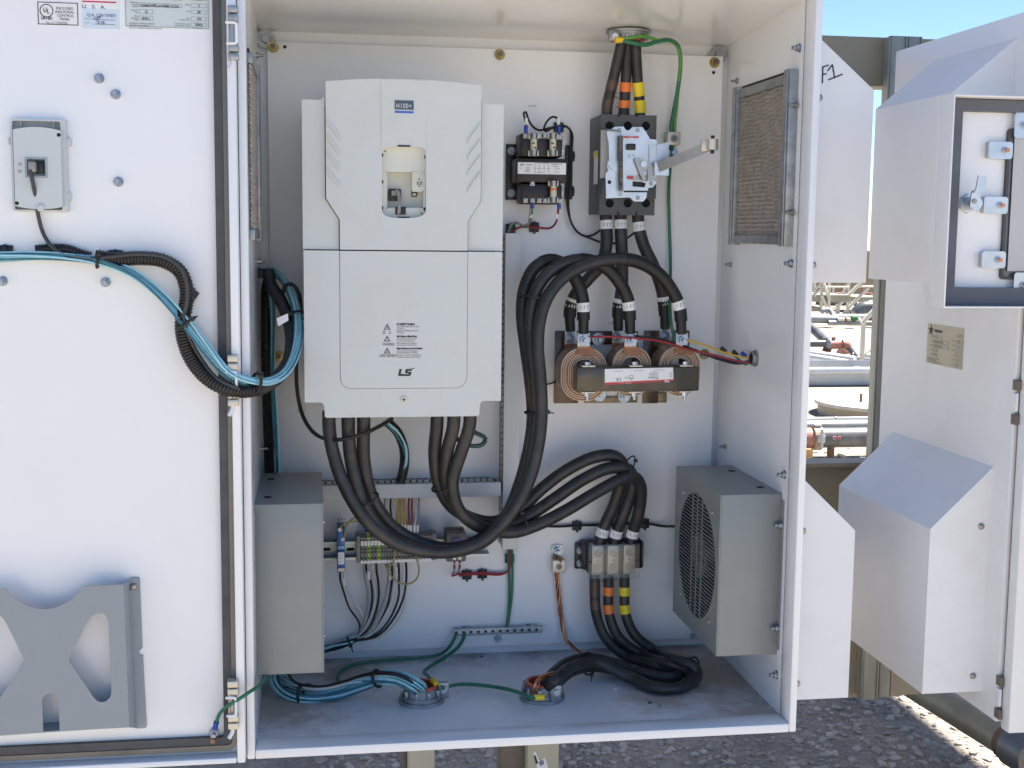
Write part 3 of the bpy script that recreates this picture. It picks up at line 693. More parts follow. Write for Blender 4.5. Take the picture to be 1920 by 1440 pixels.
# keypad recess
ryb = yv + .017
ci = [XZ(u, v, yv) for u, v in ((725, 320), (776, 320), (776, 357), (797, 357), (797, 391), (725, 391))]
big = rrect(atY(714, 300, yv).x, atY(801, 300, yv).x, atY(750, 410, yv).z, atY(750, 273, yv).z, .006)
rec = MB().prism(big, ryb, ryb + .003, 'y', [list(reversed(ci))]).build('keypad_recess', VFDIN, dr)
MB().prism([(a, b) for a, b in big], ryb + .026, ryb + .028, 'y').build('recess_floor', VFDIN, rec)
wl = MB(); cx = [p_[0] for p_ in ci]; czs = [p_[1] for p_ in ci]
for i in range(6):
    a, b = ci[i], ci[(i + 1) % 6]; d = Vector((b[0] - a[0], b[1] - a[1])); q = Vector((d.y, -d.x)).normalized() * .0015
    wl.prism([a, b, (b[0] + q.x, b[1] + q.y), (a[0] + q.x, a[1] + q.y)], ryb + .0005, ryb + .0258, 'y')
wl.build('recess_walls', VFDIN, rec)
def blk(nm, u0, v0, u1, v1, ya, yb_, m, par, bev=0.):
    a = pb(u0, v0, u1, v1, ya); return MB().box(a[0], a[1], ya, yb_, a[2], a[3], bev).build(nm, m, par)
blk('socket_block', 778, 322, 799, 356, ryb - .0012, ryb - .0001, VFDIN, rec, .0005)
sl = MB()
for u in (781.5, 784, 787.5, 790): a = pb(u, 340, u + 1.1, 347, ryb - .0013); sl.box(a[0], a[1], ryb - .0016, ryb - .0013, a[2], a[3])
for v in (336, 349): q = atY(786, v, ryb - .0013); sl.cyl((q.x, ryb - .0016, q.z), (q.x, ryb - .0013, q.z), .0013, n=10)
for u, v in ((717, 291), (717, 341), (717, 390), (797, 294), (797, 343), (796, 392)): a = pb(u - 1.4, v - 3, u + 1.4, v + 3, ryb - .001); sl.box(a[0], a[1], ryb - .001, ryb - .0001, a[2], a[3])
for u, v in ((722, 284), (791, 400)): q = atY(u, v, ryb); sl.cyl((q.x, ryb - .0006, q.z), (q.x, ryb - .0001, q.z), .0012, n=10)
a = pb(746, 406, 768, 408.5, ryb - .001); sl.box(a[0], a[1], ryb - .002, ryb - .0002, a[2], a[3])
a = pb(746, 272, 769, 275.5, yv - .0014); sl.box(a[0], a[1], yv - .0016, yv - .0012, a[2], a[3])
sl.build('recess_slots', HOLE, rec)
jf = ryb + .0258
blk('network_socket', 729, 354, 752, 377, jf - .009, jf - .0002, BLACK, rec, .0006)
blk('usb_socket', 771.5, 360.5, 782, 369, jf - .004, jf - .0002, BLACK, rec, .0005); blk('usb_contact', 773.5, 362.5, 780, 367, jf - .0046, jf - .0041, FUSE, rec)
blk('cable_exit', 741, 387.5, 761, 402.5, ryb - .002, ryb - .0002, BLACK, rec, .0005)
pl = blk('network_plug', 734, 357, 745, 367, jf - .017, jf - .0095, GREYW, rec, .001)
MB().tube(smooth([atY(743, 358, jf - .013), atY(746, 359, jf - .020), atY(748, 368, jf - .022), atY(748.5, 385, ryb - .007), atY(748, 399, ryb - .006), atY(748, 400, ryb + .0)], .003), .0029, 8).build('network_lead', GREYW, rec)
# louvre ribs
for k, (va, vb) in enumerate(((222, 258), (251, 288), (281, 317), (313, 350))):
    for (ua, ub, dv) in ((611.5, 637.5, 0), (901.5, 877.5, 8)):
        m_ = MB(); y = yv
        c = [XZ(ua, va + dv, y), XZ(ub, vb + dv - 3, y), XZ(ub, vb + dv + 4, y), XZ(ub + (-2.4 if ub < 800 else 2.4), vb + dv + 1, y), XZ(ua, va + dv + 5, y)]
        m_.prism(c, y - .0036, y - .0001, 'y'); m_.build('louvre_rib', VFD, up)
# badge
a = pb(740, 188, 775.5, 206, yv - .0013); bd = MB().box(a[0], a[1], yv - .0022, yv - .0013, a[2], a[3]).build('name_badge', NAVY, dr)
b = pb(740, 208, 775.5, 212.5, yv - .0013); MB().box(b[0], b[1], yv - .0022, yv - .0013, b[2], b[3]).build('badge_bar', BADGEBLUE, bd)
ptext('H100+', 742.5, 202.3, yv - .0025, 8.8, LABELW, bd, sx=.74, spacing=1.22)
# lower cover with a stepped foot, and the raised face panel
zf = zb
lc = [(x0 + .001, zf), (bx0 - .004, zf), (bx0, zf - .006), (bx0 + .001, zb2 + .002), (bx0 + .004, zb2), (bx1 - .004, zb2), (bx1 - .001, zb2 + .002), (bx1, zf - .006), (bx1 + .004, zf), (x1 - .001, zf), (x1 - .001, zs - .0009), (x0 + .001, zs - .0009)]
zr = atY(755, 728, yv).z; rad = .019
fp = [(nx0 + rad - rad * math.cos(R(t)), zr + rad - rad * math.sin(R(t))) for t in range(0, 91, 15)] + [(nx1 - rad + rad * math.sin(R(t)), zr + rad - rad * math.cos(R(t))) for t in range(0, 91, 15)]
fp = fp + [(nx1, zs - .0009 - .0004), (nx0, zs - .0009 - .0004)]
gp = .0008
gr = [(nx0 - gp + (rad + gp) * (1 - math.cos(R(t))), zr - gp + (rad + gp) * (1 - math.sin(R(t)))) for t in range(0, 91, 15)] + [(nx1 + gp - (rad + gp) * (1 - math.sin(R(t))), zr - gp + (rad + gp) * (1 - math.cos(R(t)))) for t in range(0, 91, 15)]
outer = lc[:10] + [(x1 - .001, zs - .0009), (nx1 + gp, zs - .0009)] + list(reversed(gr)) + [(nx0 - gp, zs - .0009), (x0 + .001, zs - .0009)]
lw = MB(); lw.prism(outer, yv + .002, YP - .06, 'y'); lw = lw.build('lower_cover', VFD, dr)
fpn = MB().prism(fp, yv + .001, YP - .2, 'y').build('face_panel', VFD, lw)
p = atY(757, 749, yv + .002); sc_ = MB(); sc_.cyl((p.x, yv + .0018, p.z), (p.x, yv - .001, p.z), .0058, .0052, n=20); sc_.build('cover_screw', TIN, lw)
sc_ = MB(); sc_.box(p.x - .0034, p.x + .0034, yv - .0016, yv - .0009, p.z - .0007, p.z + .0007); sc_.box(p.x - .0007, p.x + .0007, yv - .0017, yv - .001, p.z - .0034, p.z + .0034); sc_.build('screw_cross', HOLE, lw)
# warning print
yw = yv + .0006
class _Print:
    def prism(s_, *k): MB().prism(*k).build('printed_mark', INK, fpn)
wp = _Print()
def tri(u, v0, v1):
    zc0, zc1 = atY(u, v1, yw).z, atY(u, v0, yw).z; xc = atY(u, v0, yw).x; hw_ = (zc1 - zc0) * .56; t_ = .0010
    wp.prism([(xc - hw_, zc0), (xc + hw_, zc0), (xc, zc1)], yw - .0002, yw, 'y', [[(xc - hw_ + t_ * 1.8, zc0 + t_), (xc, zc1 - t_ * 2), (xc + hw_ - t_ * 1.8, zc0 + t_)]])
for v0, v1 in ((607, 618), (629, 640), (651.5, 662.5)): tri(726, v0, v1)
for v0 in (607, 651.5):
    pts = [(727.5, v0 + 3.6), (724.6, v0 + 7), (726.4, v0 + 7), (724.8, v0 + 10), (728, v0 + 6.2), (726.3, v0 + 6.2)]
    wp.prism([XZ(u, v, yw) for u, v in pts], yw - .0002, yw, 'y')
wp.prism([XZ(u, v, yw) for u, v in ((725.6, 633), (726.6, 633), (726.3, 637), (725.8, 637))], yw - .0002, yw, 'y'); wp.prism([XZ(u, v, yw) for u, v in ((725.6, 637.6), (726.5, 637.6), (726.5, 638.6), (725.6, 638.6))], yw - .0002, yw, 'y')
# company mark: two slanted letters and a small flag
wp.prism([XZ(u, v, yw) for u, v in ((749, 692), (753.5, 692), (751.2, 701.2), (758.5, 701.2), (757.3, 705), (746.2, 705), (747.2, 701))], yw - .0002, yw, 'y')
wp.prism([XZ(u, v, yw) for u, v in ((762, 692), (772.5, 692), (771.5, 695.4), (764.5, 695.4), (764.2, 697), (770.5, 697.2), (771.4, 699), (770, 703.5), (768, 705), (757.8, 705), (758.8, 701.6), (766, 701.6), (766.4, 700), (760.3, 699.8), (759.4, 698), (760.4, 693.4))], yw - .0002, yw, 'y')
wp.prism([XZ(u, v, yw) for u, v in ((769, 690.2), (778, 690.2), (775, 692), (773.6, 691.6))], yw - .0002, yw, 'y')
for s, u, v, h, sx in (('경   고', 717, 626, 5, .85), ('WARNING', 717.5, 648, 5.4, .60), ('AVERTISSEMENT', 711.5, 669.8, 5.6, .555)): ptext(s, u, v, yw, h, INK, fpn, sx=sx)
for s, u, v, h, sx, b in (('상해 및 감전의 위험이 있습니다.', 744, 609.5, 2.9, .62, .0003), ('설치 및 사용전에 사용설명서의 안전에 주의사항을', 744, 613.6, 2.5, .56, 0), ('읽고 따르십시오.', 744, 617.4, 2.5, .56, 0), ('커버를 열기 전에 전원차단을 하시면 후 10분 이상', 744, 621.6, 2.5, .56, 0), ('기다려 주십시오.', 744, 625.2, 2.5, .56, 0),
                    ('Risk of Injury or Electric Shock.', 744, 632.2, 3.3, .63, .0003), ('Read the manual and follow the safety', 744, 636.6, 2.7, .62, 0), ('instructions before install or use.', 744, 640.4, 2.7, .62, 0), ('Before opening the cover, disconnect', 744, 644.6, 2.7, .63, 0), ('all power and wait at least 10 minutes.', 744, 648.2, 2.7, .61, 0),
                    ('Risque de blessures ou de choc électrique.', 744, 654.8, 3.1, .63, .0003), ('Lisez le manuel et suivre les consignes de', 744, 659, 2.7, .62, 0), ('sécurité avant l\'installation ou l\'utilisation.', 744, 662.6, 2.7, .61, 0), ('Avant d\'ouvrir le couvercle, déconnectez toute', 744, 667, 2.7, .62, 0), ('alimentation et attendez au moins 10 minutes.', 744, 670.8, 2.7, .61, 0)):
    ptext(s, u, v, yw, h, INK, fpn, sx=sx, bold=b)
# heat sink fins behind, visible under the cover
MB().box(x0 + .02, x1 - .02, YP - .10, YP - .002, zb2 + .03, zb + .006).build('heat_sink', ALU, dr)

# ================================================================== CONTROL TRANSFORMER
ct = thing('control_transformer', 'small black fused transformer with white wiring label, right of the drive', 'transformer', atY(1015, 385, YP))
def pbx(nm, u0, v0, u1, v1, yf, yb_, m, par, bev=.0015):
    a = pb(u0, v0, u1, v1, yf); return MB().box(a[0], a[1], yf, yb_, a[2], a[3], bev).build(nm, m, par)
pbx('core', 969, 296, 1064, 343, -.118, YP - .012, BAKELITE, ct, .004)
pbx('terminal_housing', 976, 249, 1055, 295.5, -.112, YP - .02, BAKELITE, ct, .005)
pbx('terminal_housing', 977, 343.5, 1054, 383, -.112, YP - .02, BAKELITE, ct, .005)
for u0, u1 in ((949, 968.5), (1061, 1073)):
    b = pbx('mounting_foot', u0, 270 if u0 < 1000 else 272, u1, 375 if u0 < 1000 else 374, YP - .006, YP - .0005, BLACK, ct, .001)
    if u0 < 1000:
        for v in (283, 362): q = atY(959, v, YP - .006); inst(STUD, b, q, None, 'foot_screw')
lb = pbx('wiring_label', 971, 304, 1061, 327.5, -.1190, -.1181, LABELW, ct, 0)
ym = -.1193; lk = MB()
for u in (1003, 1011, 1020, 1028): lk.prism([XZ(u, 307, ym), XZ(u + .7, 307, ym), XZ(u + .7, 325, ym), XZ(u, 325, ym)], ym, ym + .0002, 'y')
lk.prism([XZ(1000, 315, ym), XZ(1032, 315.6, ym), XZ(1032, 316.2, ym), XZ(1000, 315.6, ym)], ym, ym + .0002, 'y')
lk.prism([XZ(u, v, ym) for u, v in ((976, 307), (981, 306), (983, 308.5), (980, 311.5), (976, 311))], ym, ym + .0002, 'y', [[XZ(u, v, ym) for u, v in ((977.5, 308.3), (978, 310.2), (980, 310), (981.2, 308.6), (980.4, 307.4))]])
lk.build('label_print', INKGREY, lb)
for s, u, v, h in (('CONTROL TRANSFORMER', 1003, 306.5, 2.2), ('HAMMOND', 985, 310, 2.4), ('PH250', 986, 315.6, 2.6), ('250VA', 986, 319.2, 2.6), ('50/60 HZ', 984, 322.6, 2.4), ('CE', 974, 316.6, 2.6), ('PRI 240X480  SEC 120', 1033, 308.6, 2.3), ('CLASS 105', 1036, 313, 2.3), ('UL LISTED', 1040, 317, 2.3), ('H1  H3  H2  H4', 1003, 324, 2.4), ('X1   X2', 1040, 323.5, 2.6)): ptext(s, u, v, ym, h, INK, lb, sx=.7)
def fuse(u, v0, v1, band):
    y = -.126; a = atY(u, v0, y); b = atY(u, v1, y); f = MB(); r = .0062
    L = a.z - b.z
    f.cyl((a.x, y, a.z - L * .26), (a.x, y, b.z + L * .26), r, n=16)
    fo = f.build('fuse_body', FUSE, ct)
    c = MB(); c.cyl((a.x, y, a.z), (a.x, y, a.z - L * .26), r * 1.08, n=16); c.cyl((a.x, y, b.z + L * .26), (a.x, y, b.z), r * 1.08, n=16); c.build('fuse_cap', STEEL, fo)
    d = MB()
    for zz in (a.z - L * .12, b.z + L * .12):
        d.box(a.x - .0095, a.x - .0072, y + .001, -.1125, zz - .005, zz + .005, .0004); d.box(a.x + .0072, a.x + .0095, y + .001, -.1125, zz - .005, zz + .005, .0004); d.box(a.x - .009, a.x + .009, -.1145, -.1122, zz - .005, zz + .005)
    d.build('fuse_clip', TIN, fo)
    e = MB()
    if band: e.cyl((a.x, y, a.z - L * .34), (a.x, y, a.z - L * .44), r * 1.03, n=16); e.build('fuse_band', ORANGET, fo)
    else: e.box(a.x - .004, a.x + .001, y - r - .0002, y - r + .002, a.z - L * .42, a.z - L * .48); e.box(a.x - .001, a.x + .004, y - r - .0002, y - r + .002, a.z - L * .62, a.z - L * .68); e.build('fuse_print', INK, fo)
fuse(1001, 250, 292, 0); fuse(1037, 250, 292, 0); fuse(1038, 339, 380, 1)
for u, v in ((985, 255), (1011, 255), (1022, 255), (1049, 257), (985, 376), (998, 376), (1011, 376), (1022, 376), (1050, 377), (998, 344)):
    q = atY(u, v, -.113); t = MB().box(q.x - .0045, q.x + .0045, -.1145, -.1124, q.z - .0045, q.z + .0045, .0008).build('terminal', TIN, ct)
    inst(SCREW, t, (q.x, -.1147, q.z))
gl = MB()
for v in (285, 362): gl.prism([XZ(u, v + dv, -.1125) for u, dv in ((1053, -4), (1055, -3), (1056.5, 1), (1054, 6), (1053, 5), (1054.6, 1))], -.1128, -.1122, 'y')
gl.build('paint_mark', LABELW, ct)

# ================================================================== CIRCUIT BREAKER
yb = -.128
cb_ = thing('circuit_breaker', 'dark grey three pole breaker with zinc operator plate and spring', 'breaker', atY(1178, 400, YP))
a = pb(1127, 214, 1227, 404, yb)
bx = a
def holes3(v, r): return [list(reversed(circ(*XZ(u, v, yb), r, 18))) for u in (1143, 1177, 1211)]
bd = MB(); bd.prism([(bx[0], bx[2]), (bx[1], bx[2]), (bx[1], bx[3]), (bx[0], bx[3])], yb, yb + .012, 'y', holes3(236, .0082) + holes3(381, .0082)); bd.box(bx[0], bx[1], yb + .0122, YP - .0005, bx[2] + .001, bx[3] - .001, .001); bd.build('housing', BREAKER, cb_)
fc = pbx('cover_face', 1127, 243, 1212, 336, yb - .006, yb - .0003, BREAKFACE, cb_, .0015)
pbx('cover_face', 1128, 336.5, 1230, 373, yb - .006, yb - .0003, BREAKER, cb_, .0015)
hh = MB()
for u, v in ((1160, 217), (1194, 217), (1159, 401), (1193, 401)): q = atY(u, v, yb); hh.cyl((q.x, yb - .0004, q.z), (q.x, yb + .002, q.z), .0022, n=10); hh.box(q.x - .0009, q.x + .0009, yb - .0004, yb + .001, min(q.z, q.z + (.004 if v < 300 else .005)), q.z + .005)
for u, v in ((1129, 241), (1225, 241), (1129, 377), (1224, 377)): q = atY(u, v, yb); hh.cyl((q.x, yb - .0004, q.z), (q.x, yb + .002, q.z), .0012, n=8)
hh.build('housing_slots', HOLE, cb_)
tm = MB()
for v in (236, 381):
    for u in (1143, 1177, 1211): q = atY(u, v, yb + .011); tm.cyl((q.x, yb + .0119, q.z), (q.x, yb + .0105, q.z), .0075, n=14)
tm.build('shaded_terminal_bolt', HOLE, cb_, kind='stuff')  # bolts coloured black, standing in for the shade inside the terminal holes
# side label on the left flank
xl = bx[0]; sb = MB(); c = [atX(u, v, xl - .0004) for u, v in ((1114, 284), (1121, 284), (1120, 345), (1113, 345))]
sb.box(xl - .0008, xl - .0002, c[0].y, c[1].y, c[2].z, c[0].z); sb = sb.build('rating_label', LABELW, cb_)
zc_ = c[0].z; MB().box(xl - .0012, xl - .0009, c[0].y + .002, c[1].y - .002, zc_ - .012, zc_ - .001).build('warning_print', YELLOWT, sb)
# operator plate
yo = yb - .020
P2 = lambda L, y=yo: [XZ(1080 + u / 1543 * 300, 160 + v / 1440 * 280, y) for u, v in L]
pl1 = P2([(375, 400), (460, 397), (480, 430), (510, 436), (545, 402), (640, 402), (690, 478), (700, 490), (712, 518), (770, 522), (782, 545), (780, 735), (760, 745), (760, 920), (780, 935), (740, 985), (695, 990), (695, 1015), (460, 1015), (460, 1032), (685, 1032), (680, 1080), (650, 1120), (560, 1120), (520, 1080), (290, 1090), (285, 855), (312, 820), (300, 790), (300, 745), (318, 725), (316, 560), (295, 450)])
ho = P2([(545, 925), (545, 975), (660, 985), (675, 945), (630, 930)]); h2 = P2([(485, 560), (485, 630), (575, 630), (575, 560)]); h3 = P2([(625, 585), (625, 700), (662, 700), (662, 585)])
h4 = [XZ(1143, 341.5, yo)]; h4 = circ(*XZ(1142.6, 341.5, yo), .0036, 14)
h5 = P2([(400, 500), (395, 690), (410, 960), (440, 980), (440, 500)])
op = MB().prism(pl1, yo, yo + .0022, 'y', [list(reversed(h)) for h in (ho, h2, h3, h4, h5)]).build('operator_plate', ZINC, cb_)
MB().prism(P2([(452, 490), (695, 492), (690, 858), (452, 858)], yo - .004), yo - .004, yo - .0018, 'y', [list(reversed(P2([(490, 562), (490, 625), (572, 625), (572, 562)], yo - .004)))]).build('slide_plate', ZINC, op)
MB().prism(P2([(455, 490), (606, 492), (606, 508), (455, 508)], yo - .0046), yo - .0046, yo - .0041, 'y').build('red_label', REDLBL, op)
ptext('DANGER', 1080 + 505 / 1543 * 300, 160 + 505 / 1440 * 280, yo - .0049, 2.0, LABELW, op, sx=.8)
ptext('UL', 1177, 293, yo - .0044, 4, INKGREY, op, sx=.9); ptext('LISTED', 1176, 296.2, yo - .0044, 2, INKGREY, op, sx=.8); ptext('SA', 1185, 293, yo - .0044, 4, INKGREY, op, sx=.9)
pbx('breaker_toggle', 1175, 270, 1192, 281, yo - .009, yo + .006, BLACK, op, .001)
MB().prism(P2([(497, 872), (690, 872), (690, 915), (560, 915), (497, 905)], yo - .0003), yo - .003, yo - .0004, 'y').build('latch_bar', STEEL, op)
pbx('trip_flag', 1177, 330, 1187.5, 335.5, yo - .0036, yo - .0031, REDLBL, op, 0)
for u, v in ((1195.5, 244), (1196, 371), (1205, 264), (1225, 278), (1225, 298), (1161.5, 244), (1221, 344)): inst(SCREW, op, atY(u, v, yo), None, 'plate_screw')
MB().prism(P2([(300, 745), (318, 725), (415, 725), (415, 848), (330, 800)], yo - .003), yo - .003, yo - .0005, 'y').build('spring_anchor', ZINC, op)
sp = MB(); sa, sb2 = atY(1163, 246, yo - .010), atY(1164.5, 366, yo - .010); N = 520; tr = 34
sp.tube([sa.lerp(sb2, .07 + .86 * i / N) + Vector((.0040 * math.cos(2 * math.pi * tr * i / N), .0040 * math.sin(2 * math.pi * tr * i / N), 0)) for i in range(N + 1)], .0009, 5)
sp.tube([sa + Vector((0, .008, 0)), sa, sa.lerp(sb2, .07)], .0010, 6); sp.tube([sa.lerp(sb2, .93), sb2, sb2 + Vector((0, .008, 0))], .0010, 6)
sp.build('tension_spring', mat('dark_spring_steel', (.25, .25, .25), .3, .9), op)
MB().tube([atY(1137, 243, yo - .006), atY(1160, 245, yo - .009)], .0016, 7).build('spring_hook', STEEL, op)
# angle bracket, cam, lever arm
MB().prism(P2([(706, 580), (778, 580), (778, 735), (706, 735)], yo - .003), yo - .003, yo - .0003, 'y').build('bracket_flange', ZINC, op)
q0 = P2([(778, 575), (893, 545), (893, 870), (770, 870), (762, 745), (778, 735)], yo - .004); MB().prism(q0, yo - .006, yo - .0032, 'y').build('angle_bracket', ZINC, op)
MB().prism(P2([(757, 742), (895, 737), (893, 872), (757, 868)], yo - .016), yo - .018, yo - .0062, 'y').build('pivot_block', ZINC, op)
MB().prism(P2([(575, 700), (605, 695), (650, 715), (745, 775), (700, 790), (670, 830), (655, 860), (680, 930), (640, 905), (610, 830), (568, 720)], yo - .013), yo - .013, yo - .009, 'y').build('cam', STEEL, op)
MB().prism(P2([(690, 785), (780, 785), (780, 915), (690, 920)], yo - .009), yo - .0088, yo - .0005, 'y').build('cam_stop', STEEL, op)
q = atY(1080 + 650 / 1543 * 300, 160 + 760 / 1440 * 280, yo - .013); MB().cyl((q.x, yo - .0128, q.z), (q.x, yo - .0165, q.z), .0062, n=18).build('pivot_pin', ZINC, op)
A = atY(1239, 312, yo - .020); Bv = atY(1336, 271, yo - .115)
arm = MB(); d = (Bv - A).normalized(); s_ = Vector((0, -.3, 1)); s_ = (s_ - d * s_.dot(d)).normalized(); t_ = d.cross(s_)
cs = [A, A.lerp(Bv, .93)]
vv = []
for cpt in (A - d * .004, A.lerp(Bv, .94)):
    for sa_, sb_ in ((-1, -1), (1, -1), (1, 1), (-1, 1)): vv.append(arm.bm.verts.new(cpt + s_ * (.0088 * sa_) + t_ * (.0035 * sb_)))
for f_ in ((0, 1, 2, 3), (4, 5, 6, 7), (0, 1, 5, 4), (1, 2, 6, 5), (2, 3, 7, 6), (3, 0, 4, 7)): arm.bm.faces.new([vv[i] for i in f_])
arm.build('lever_arm', mat('brushed_lever_steel', (.56, .57, .58), .34, .85, var=.1, vscale=60), op)
ec = MB(); ec.cyl(Bv - Vector((0, 0, .0095)), Bv + Vector((0, 0, .0095)), .0105, n=18); ec.box(Bv.x - .020, Bv.x - .006, Bv.y + .001, Bv.y + .007, Bv.z - .012, Bv.z + .0085, .001); ec.build('lever_eye', TIN, op)
MB().cyl(Bv + Vector((0, 0, .016)), Bv - Vector((0, 0, .016)), .0034, n=10).build('lever_bolt', BLACK, op)

# ground lug right of the breaker
def lug(label, u0, v0, u1, v1, ub, vb, yf, grp='ground lugs on the plate'):
    a = pb(u0, v0, u1, v1, yf); l_ = thing('ground_lug', label, 'lug', ((a[0] + a[1]) / 2, YP, a[2]), grp)
    q = atY(ub, vb, YP - .004)
    MB().box(a[0], a[1], yf, YP - .004, a[2], a[3], .001).build('lug_block', TIN, l_)
    zt_, zb_ = max(q.z + .011, a[3]), min(q.z - .011, a[2])
    MB().box(min(a[0], q.x - .010) + .001, max(a[1], q.x + .010) - .001, YP - .0035, YP - .0005, zb_, zt_).build('lug_tongue', TIN, l_)
    c_ = ((a[0] + a[1]) / 2, (a[2] + a[3]) / 2)
    MB().prism(circ(*c_, .0085, 20), yf - .0012, yf - .0001, 'y', [list(reversed(circ(*c_, .0062, 20)))]).build('screw_rim', STEEL, l_)
    MB().cyl((c_[0], yf - .0002, c_[1]), (c_[0], yf - .0010, c_[1]), .0058, n=16).build('set_screw', CHANNEL, l_)
    inst(LUGBOLT, l_, (q.x, YP - .0037, q.z), None, 'lug_bolt'); return l_
lug('square tinned ground lug holding the green wires right of the breaker', 1252, 247, 1276, 272, 1259, 287, -.058)
lug('square tinned ground lug holding bare copper, left of the clear terminal cover', 1037, 1051, 1060, 1074, 1045, 1032, -.056)

# ================================================================== LINE REACTOR
re_ = thing('line_reactor', 'three coil reactor with copper foil windings and brown varnished core', 'reactor', atY(1175, 755, YP))
for u0, v0, u1, v1 in ((1041, 621, 1084, 756), (1084.5, 621, 1196, 646), (1160, 646.5, 1196, 668), (1208, 620, 1234, 756), (1234.5, 620, 1292, 668), (1096, 744, 1195, 755), (1234.5, 735, 1250, 755)):
    pbx('bracket', u0, v0, u1, v1, YP - .005, YP - .0005, CORELIGHT if v0 > 700 else mat('brown_varnished_bracket', (.085, .042, .02), .35, .2, var=.4, vscale=30, coat=.5), re_, .001)
MB().box(atY(1060, 690, -.09).x, atY(1300, 690, -.09).x, -.085, YP - .006, atY(1170, 728, -.09).z, atY(1170, 690, -.09).z, .002).build('rear_yoke', CORE, re_)
coil_c = ((1095, 702, 43, 50), (1184, 697, 36, 46), (1274, 696, 38, 46))
for i, (u, v, ru, rv) in enumerate(coil_c):
    yf = -.142; cpt = atY(u, v, yf); a_ = atY(u + ru, v, yf).x - cpt.x; b_ = cpt.z - atY(u, v + rv, yf).z
    L = 11
    co = thing_part = None
    coil = MB(); coil.prism(rrect(cpt.x - a_ + .002, cpt.x + a_ - .002, cpt.z - b_ + .002, cpt.z + b_ - .002, a_ * .92, 10), yf + .004, -.072, 'y', [list(reversed(rrect(cpt.x - a_ * .45, cpt.x + a_ * .45, cpt.z - b_ * .55, cpt.z + b_ * .55, .008, 8)))])
    coil = coil.build('coil', COILTAPE, re_)
    for k in range(L):
        o = k * .0021; w_ = .0009 if k % 2 else .0018
        # each wrap sits a little unevenly, as wound by hand
        j = random.uniform(-.0008, .0008); yk = yf + .0008 * (k % 3) + (0 if k % 2 else -.0018)
        ao, bo = a_ - o, b_ - o; ai, bi = ao - w_, bo - w_
        if ai < a_ * .42: break
        MB().prism(rrect(cpt.x - ao + j, cpt.x + ao, cpt.z - bo, cpt.z + bo + j, min(ao, bo) * .92, 10), yk, yf + .0035, 'y', [list(reversed(rrect(cpt.x - ai + j, cpt.x + ai, cpt.z - bi, cpt.z + bi + j, min(ai, bi) * .92, 10)))]).build('winding_layer', COILPAPER if k % 2 == 0 else COILCU, coil)
    # brown tape tail and foil leads up to the terminals
    t1, t2 = ((1070, 633), (1094, 637)) if i == 0 else (((1159, 631), (1182, 637)) if i == 1 else ((1247, 628), (1278, 637)))
    q1 = atY(t1[0], t1[1], -.078); q2 = atY(t2[0], t2[1], -.150)
    tl = MB(); tl.prism([XZ(t1[0] - 10, t1[1] + 24, -.10), XZ(t1[0] + 13, t1[1] + 14, -.10), XZ(t1[0] + 6, v - 12, -.10), XZ(u - ru + 1, v - 8, -.10), XZ(u - ru + 2, v - 26, -.10)], -.128, -.086, 'y'); tl.build('tape_wrap', COILTAPE, coil)
    ld = MB(); ld.prism([XZ(t2[0] - 9, t2[1] + 10, -.146), XZ(t2[0] + 10, t2[1] + 10, -.146), XZ(t2[0] + 24, v - rv + 8, -.146), XZ(t2[0] + 20, v - rv + 16, -.146), XZ(t2[0] - 14, v - rv + 12, -.146)], -.146, -.142, 'y'); ld.build('foil_lead', mat('dark_varnished_foil', (.20, .075, .03), .34, .3, var=.3, vscale=60, coat=.4), coil)
    MB().box(q1.x - .011, q1.x + .011, -.076, -.0735, q1.z - .035, q1.z + .013).build('terminal_strap', COILCU, coil); MB().box(q2.x - .0105, q2.x + .0105, -.1462, -.1435, q2.z - .016, q2.z + .013).build('terminal_strap', COILCU, coil)
yy = -.188
cr = MB(); a = pb(1082, 689, 1311, 733, yy); cr.box(a[0], a[1], yy, -.1475, a[2], a[3], .003); cr = cr.build('front_yoke', CORE, re_)
for u, v0, v1 in ((1104, 688, 741), (1193, 685, 739), (1288, 682, 737)):
    q = atY(u, v0, yy); qb = atY(u, v1, yy); cp = MB()
    cp.box(q.x - .0125, q.x + .0125, yy + .001, yy + .022, a[3] + .0005, a[3] + .0030, .0004); cp.build('clamp_plate', TIN, cr); cp = MB(); cp.box(q.x - .0125, q.x + .0125, yy + .001, yy + .022, a[2] - .0030, a[2] - .0005, .0004); cp.build('clamp_plate', TIN, cr)
    cp = MB(); cp.cyl((q.x, yy + .010, a[3] + .0031), (q.x, yy + .010, a[3] + .009), .0062, n=6); cp.build('clamp_bolt', ZINC, cr); cp = MB(); cp.cyl((q.x, yy + .010, a[2] - .0031), (q.x, yy + .010, a[2] - .010), .0062, n=6); cp.cyl((q.x, yy + .010, a[2] - .010), (q.x, yy + .010, a[2] - .017), .0034, n=10); cp.build('clamp_bolt', ZINC, cr)
for u, v in ((1122, 636), (1124, 741), (1170, 743)): inst(LUGBOLT, re_, atY(u, v, YP - .0055), None, 'mounting_bolt')
